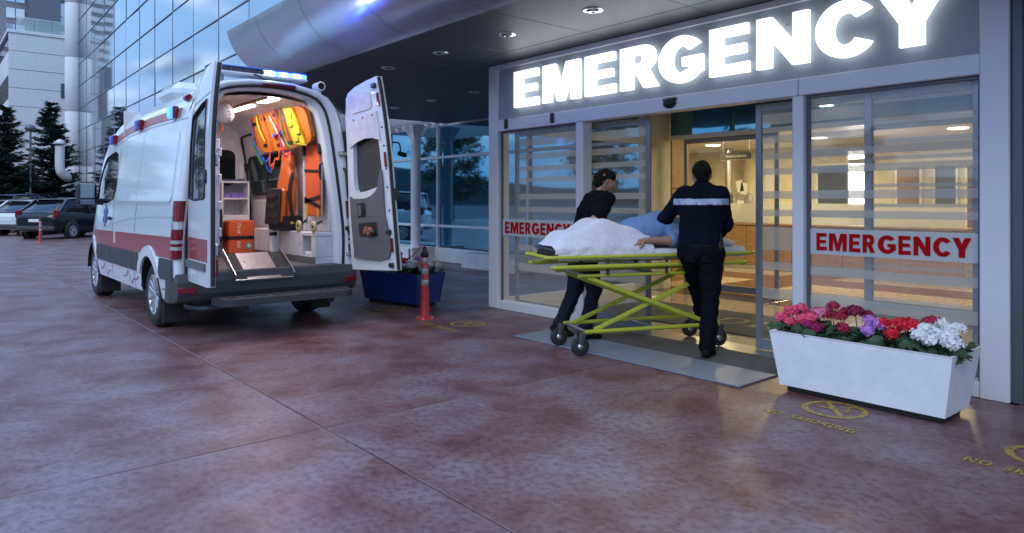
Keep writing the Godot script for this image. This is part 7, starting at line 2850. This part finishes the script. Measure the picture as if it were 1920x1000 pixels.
func build_people():
	var skin := mat(0.36, 0.20, 0.14, 0.55)
	skin.subsurf_scatter_enabled = true
	skin.subsurf_scatter_strength = 0.1
	var hair := mat(0.012, 0.010, 0.009, 0.6)
	var cloth := func(r: float, g: float, b: float) -> StandardMaterial3D:
		var m := tri_tex(mat(1, 1, 1, 0.85), 8.0)
		m.metallic_specular = 0.2
		m.albedo_texture = noise_tex(0.06, int(r * 9999.0) + 3, [[0.2, lin(r * 0.8, g * 0.8, b * 0.8)], [0.8, lin(r * 1.2, g * 1.2, b * 1.2)]], 4, 256)
		return m
	skin.metallic_specular = 0.35
	M.shoe = mat(0.006, 0.006, 0.007, 0.6)
	M.shoe.metallic_specular = 0.25
	hair.metallic_specular = 0.2
	hair.roughness = 0.8
	# paramedic on the near side of the stretcher, seen from behind
	var f := Vector3(0.9, 0, -0.43)
	var a := thing("person", "paramedic in dark navy jacket with pale reflective back stripe, seen from behind", "person", Vector3(5.36, 0.014, -3.79), atan2(-f.x, -f.z))
	var j := {"pelvis": Vector3(0, 0.97, -0.12), "chest": Vector3(0, 1.29, -0.16), "neck": Vector3(0, 1.52, -0.19), "head": Vector3(-0.01, 1.625, -0.23), "sl": Vector3(-0.168, 1.44, -0.18), "sr": Vector3(0.168, 1.44, -0.18), "el": Vector3(-0.34, 1.23, -0.20), "wl": Vector3(-0.53, 1.03, -0.26), "er": Vector3(0.195, 1.17, -0.29), "wr": Vector3(0.06, 1.0, -0.46), "hl": Vector3(-0.09, 0.92, -0.12), "hr": Vector3(0.09, 0.92, -0.12), "kl": Vector3(-0.08, 0.58, -0.42), "al": Vector3(-0.05, 0.20, -0.58), "kr": Vector3(0.09, 0.5, -0.08), "ar": Vector3(0.08, 0.088, 0.02), "nl": Vector3(0, -0.95, 0.3).normalized(), "fl": Vector3(0, -0.3, -0.95).normalized(), "fr": Vector3(0.1, 0, -1).normalized(), "dwl": Vector3(-0.55, -0.5, -0.5)}
	var r := make_person(a, j, skin, cloth.call(0.005, 0.007, 0.015), cloth.call(0.005, 0.006, 0.010), hair, Basis(Vector3.UP, 0.25) * Basis(Vector3.RIGHT, -0.12), true, 0.9)
	var s := st()
	var net = r.torso
	var v: PackedVector3Array = net[0]
	var out := PackedVector3Array()
	for p in v:
		out.append(p + Vector3((p.x) * 0.025, 0, 0.004 + 0.006 * (1.0 if p.z > -0.1 else 0.0)))
	put_nets(s, [out, net[1]], func(p: Vector3) -> bool: return p.y > 1.355 and p.y < 1.405 and p.z > -0.17 and absf(p.x) < 0.24)
	obj("reflective_stripe", s, mat(0.36, 0.42, 0.62, 0.4), a)
	s = st()
	lathe(s, [Vector2(0.135, 0.0), Vector2(0.14, 0.005), Vector2(0.14, 0.035), Vector2(0.135, 0.04)], 28, Transform3D(Basis.from_scale(Vector3(1.42, 1, 1.0)), Vector3(0, 0.955, -0.12)))
	obj("belt", s, M.shoe, a)
	s = st()
	bx(s, Vector3(0.17, 0.97, -0.06), Vector3(0.05, 0.11, 0.035), 0.008)
	tube(s, [Vector3(0.185, 1.02, -0.06), Vector3(0.185, 1.09, -0.06)], 0.006, 6)
	obj("belt_radio", s, M.black, a)
	s = st()
	lathe(s, [Vector2(0.072, 0.0), Vector2(0.078, 0.01), Vector2(0.068, 0.045), Vector2(0.062, 0.04)], 22, Transform3D(Basis(Vector3.RIGHT, -0.25), Vector3(0, 1.492, -0.19)))
	obj("collar", s, M.shoe, a)
	for e in [-1.0, 1.0]:
		s = st()
		bx(s, Vector3(e * 0.075, 0.885, 0.005), Vector3(0.10, 0.10, 0.012), 0.004, Basis(Vector3.RIGHT, 0.12) * Basis(Vector3.UP, e * 0.35))
		obj("back_pocket", s, M.shoe, a)
	# paramedic on the far side, in profile
	f = Vector3(0.93, 0, 0.37)
	var b := thing("person", "paramedic in black short-sleeved shirt leaning over the stretcher's far side", "person", Vector3(5.17, 0.014, -5.06), atan2(-f.x, -f.z))
	j = {"pelvis": Vector3(0, 0.95, 0.0), "chest": Vector3(0, 1.26, -0.12), "neck": Vector3(0, 1.47, -0.20), "head": Vector3(0, 1.585, -0.26), "sl": Vector3(-0.18, 1.40, -0.19), "sr": Vector3(0.18, 1.40, -0.19), "el": Vector3(-0.24, 1.17, -0.34), "wl": Vector3(-0.02, 1.07, -0.50), "er": Vector3(0.27, 1.20, -0.02), "wr": Vector3(0.30, 1.13, -0.24), "hl": Vector3(-0.09, 0.90, 0.0), "hr": Vector3(0.09, 0.90, 0.0), "kl": Vector3(-0.10, 0.51, 0.02), "al": Vector3(-0.10, 0.125, 0.20), "kr": Vector3(0.09, 0.50, -0.10), "ar": Vector3(0.09, 0.088, 0.0), "fl": Vector3(0, -0.33, -0.94).normalized(), "nl": Vector3(0, -0.94, 0.33).normalized(), "dwl": Vector3(0.6, -0.3, -0.7), "dwr": Vector3(0.2, -0.35, -0.9)}
	make_person(b, j, skin, cloth.call(0.006, 0.006, 0.009), cloth.call(0.018, 0.02, 0.035), hair, Basis(Vector3.UP, -0.12) * Basis(Vector3.RIGHT, -0.3), false, 0.8)
	# the patient on the stretcher, head towards the doors
	var turn := -deg_to_rad(111.7)
	var c := thing("person", "patient in a blue top lying on the stretcher under a white sheet", "person", Vector3(5.32, 0.015, -4.41), turn)
	var P := {"pelvis": Vector3(0, 1.08, 0.10), "chest": Vector3(0, 1.13, -0.20), "neck": Vector3(0, 1.10, -0.52), "head": Vector3(0, 1.105, -0.68)}
	var torso := [[P.pelvis + Vector3(-0.07, 0, 0), P.chest + Vector3(-0.1, 0, 0), 0.10, 0.11], [P.pelvis + Vector3(0.07, 0, 0), P.chest + Vector3(0.1, 0, 0), 0.10, 0.11], [P.pelvis, P.chest, 0.12, 0.14], [P.chest, P.neck, 0.13, 0.06], [Vector3(-0.19, 1.06, -0.42), Vector3(0.19, 1.06, -0.42), 0.065, 0.065]]
	var arms := [[Vector3(0.19, 1.06, -0.42), Vector3(0.275, 1.02, -0.14), 0.05, 0.042], [Vector3(0.275, 1.02, -0.14), Vector3(0.25, 1.02, 0.10), 0.04, 0.029], [Vector3(-0.19, 1.06, -0.42), Vector3(-0.27, 1.02, -0.14), 0.05, 0.042], [Vector3(-0.27, 1.02, -0.14), Vector3(-0.12, 1.16, 0.04), 0.04, 0.029]]
	var leg := [[Vector3(0.09, 1.02, 0.14), Vector3(0.1, 1.14, 0.50), 0.075, 0.055], [Vector3(0.1, 1.14, 0.50), Vector3(0.09, 0.99, 0.85), 0.05, 0.04], [Vector3(-0.09, 1.02, 0.14), Vector3(-0.1, 1.14, 0.50), 0.075, 0.055], [Vector3(-0.1, 1.14, 0.50), Vector3(-0.09, 0.99, 0.85), 0.05, 0.04]]
	var look := Basis(Vector3(1, 0, 0), PI / 2 - 0.2) * Basis()
	s = st()
	put_nets(s, nets(torso + arms + leg + [[P.neck, P.head, 0.055, 0.06]], 0.016, 0.03))
	put_nets(s, nets(head_bones(P.head, look), 0.006, 0.014))
	put_nets(s, nets(hand_bones(Vector3(0.25, 1.02, 0.10), Vector3(-0.1, -0.25, 1), Vector3(0.3, 1, 0), -1.0, 0.3), 0.005, 0.006))
	put_nets(s, nets(hand_bones(Vector3(-0.12, 1.16, 0.04), Vector3(0.7, 0.0, 0.5), Vector3.UP, 1.0, 0.3), 0.005, 0.006))
	obj("body", s, skin, c)
	head_parts(c, P.head, look, hair)
	var sh := grown(torso, 0.02)
	for k in [0, 2]:
		sh.append([arms[k][0], arms[k][0].lerp(arms[k][1], 0.85), 0.072, 0.066])
	net_obj("blue_top", sh, 0.014, 0.035, cloth.call(0.16, 0.27, 0.48), c, 0.016)
	net_obj("trousers", grown(leg, 0.015), 0.016, 0.03, cloth.call(0.03, 0.035, 0.05), c, 0.01)
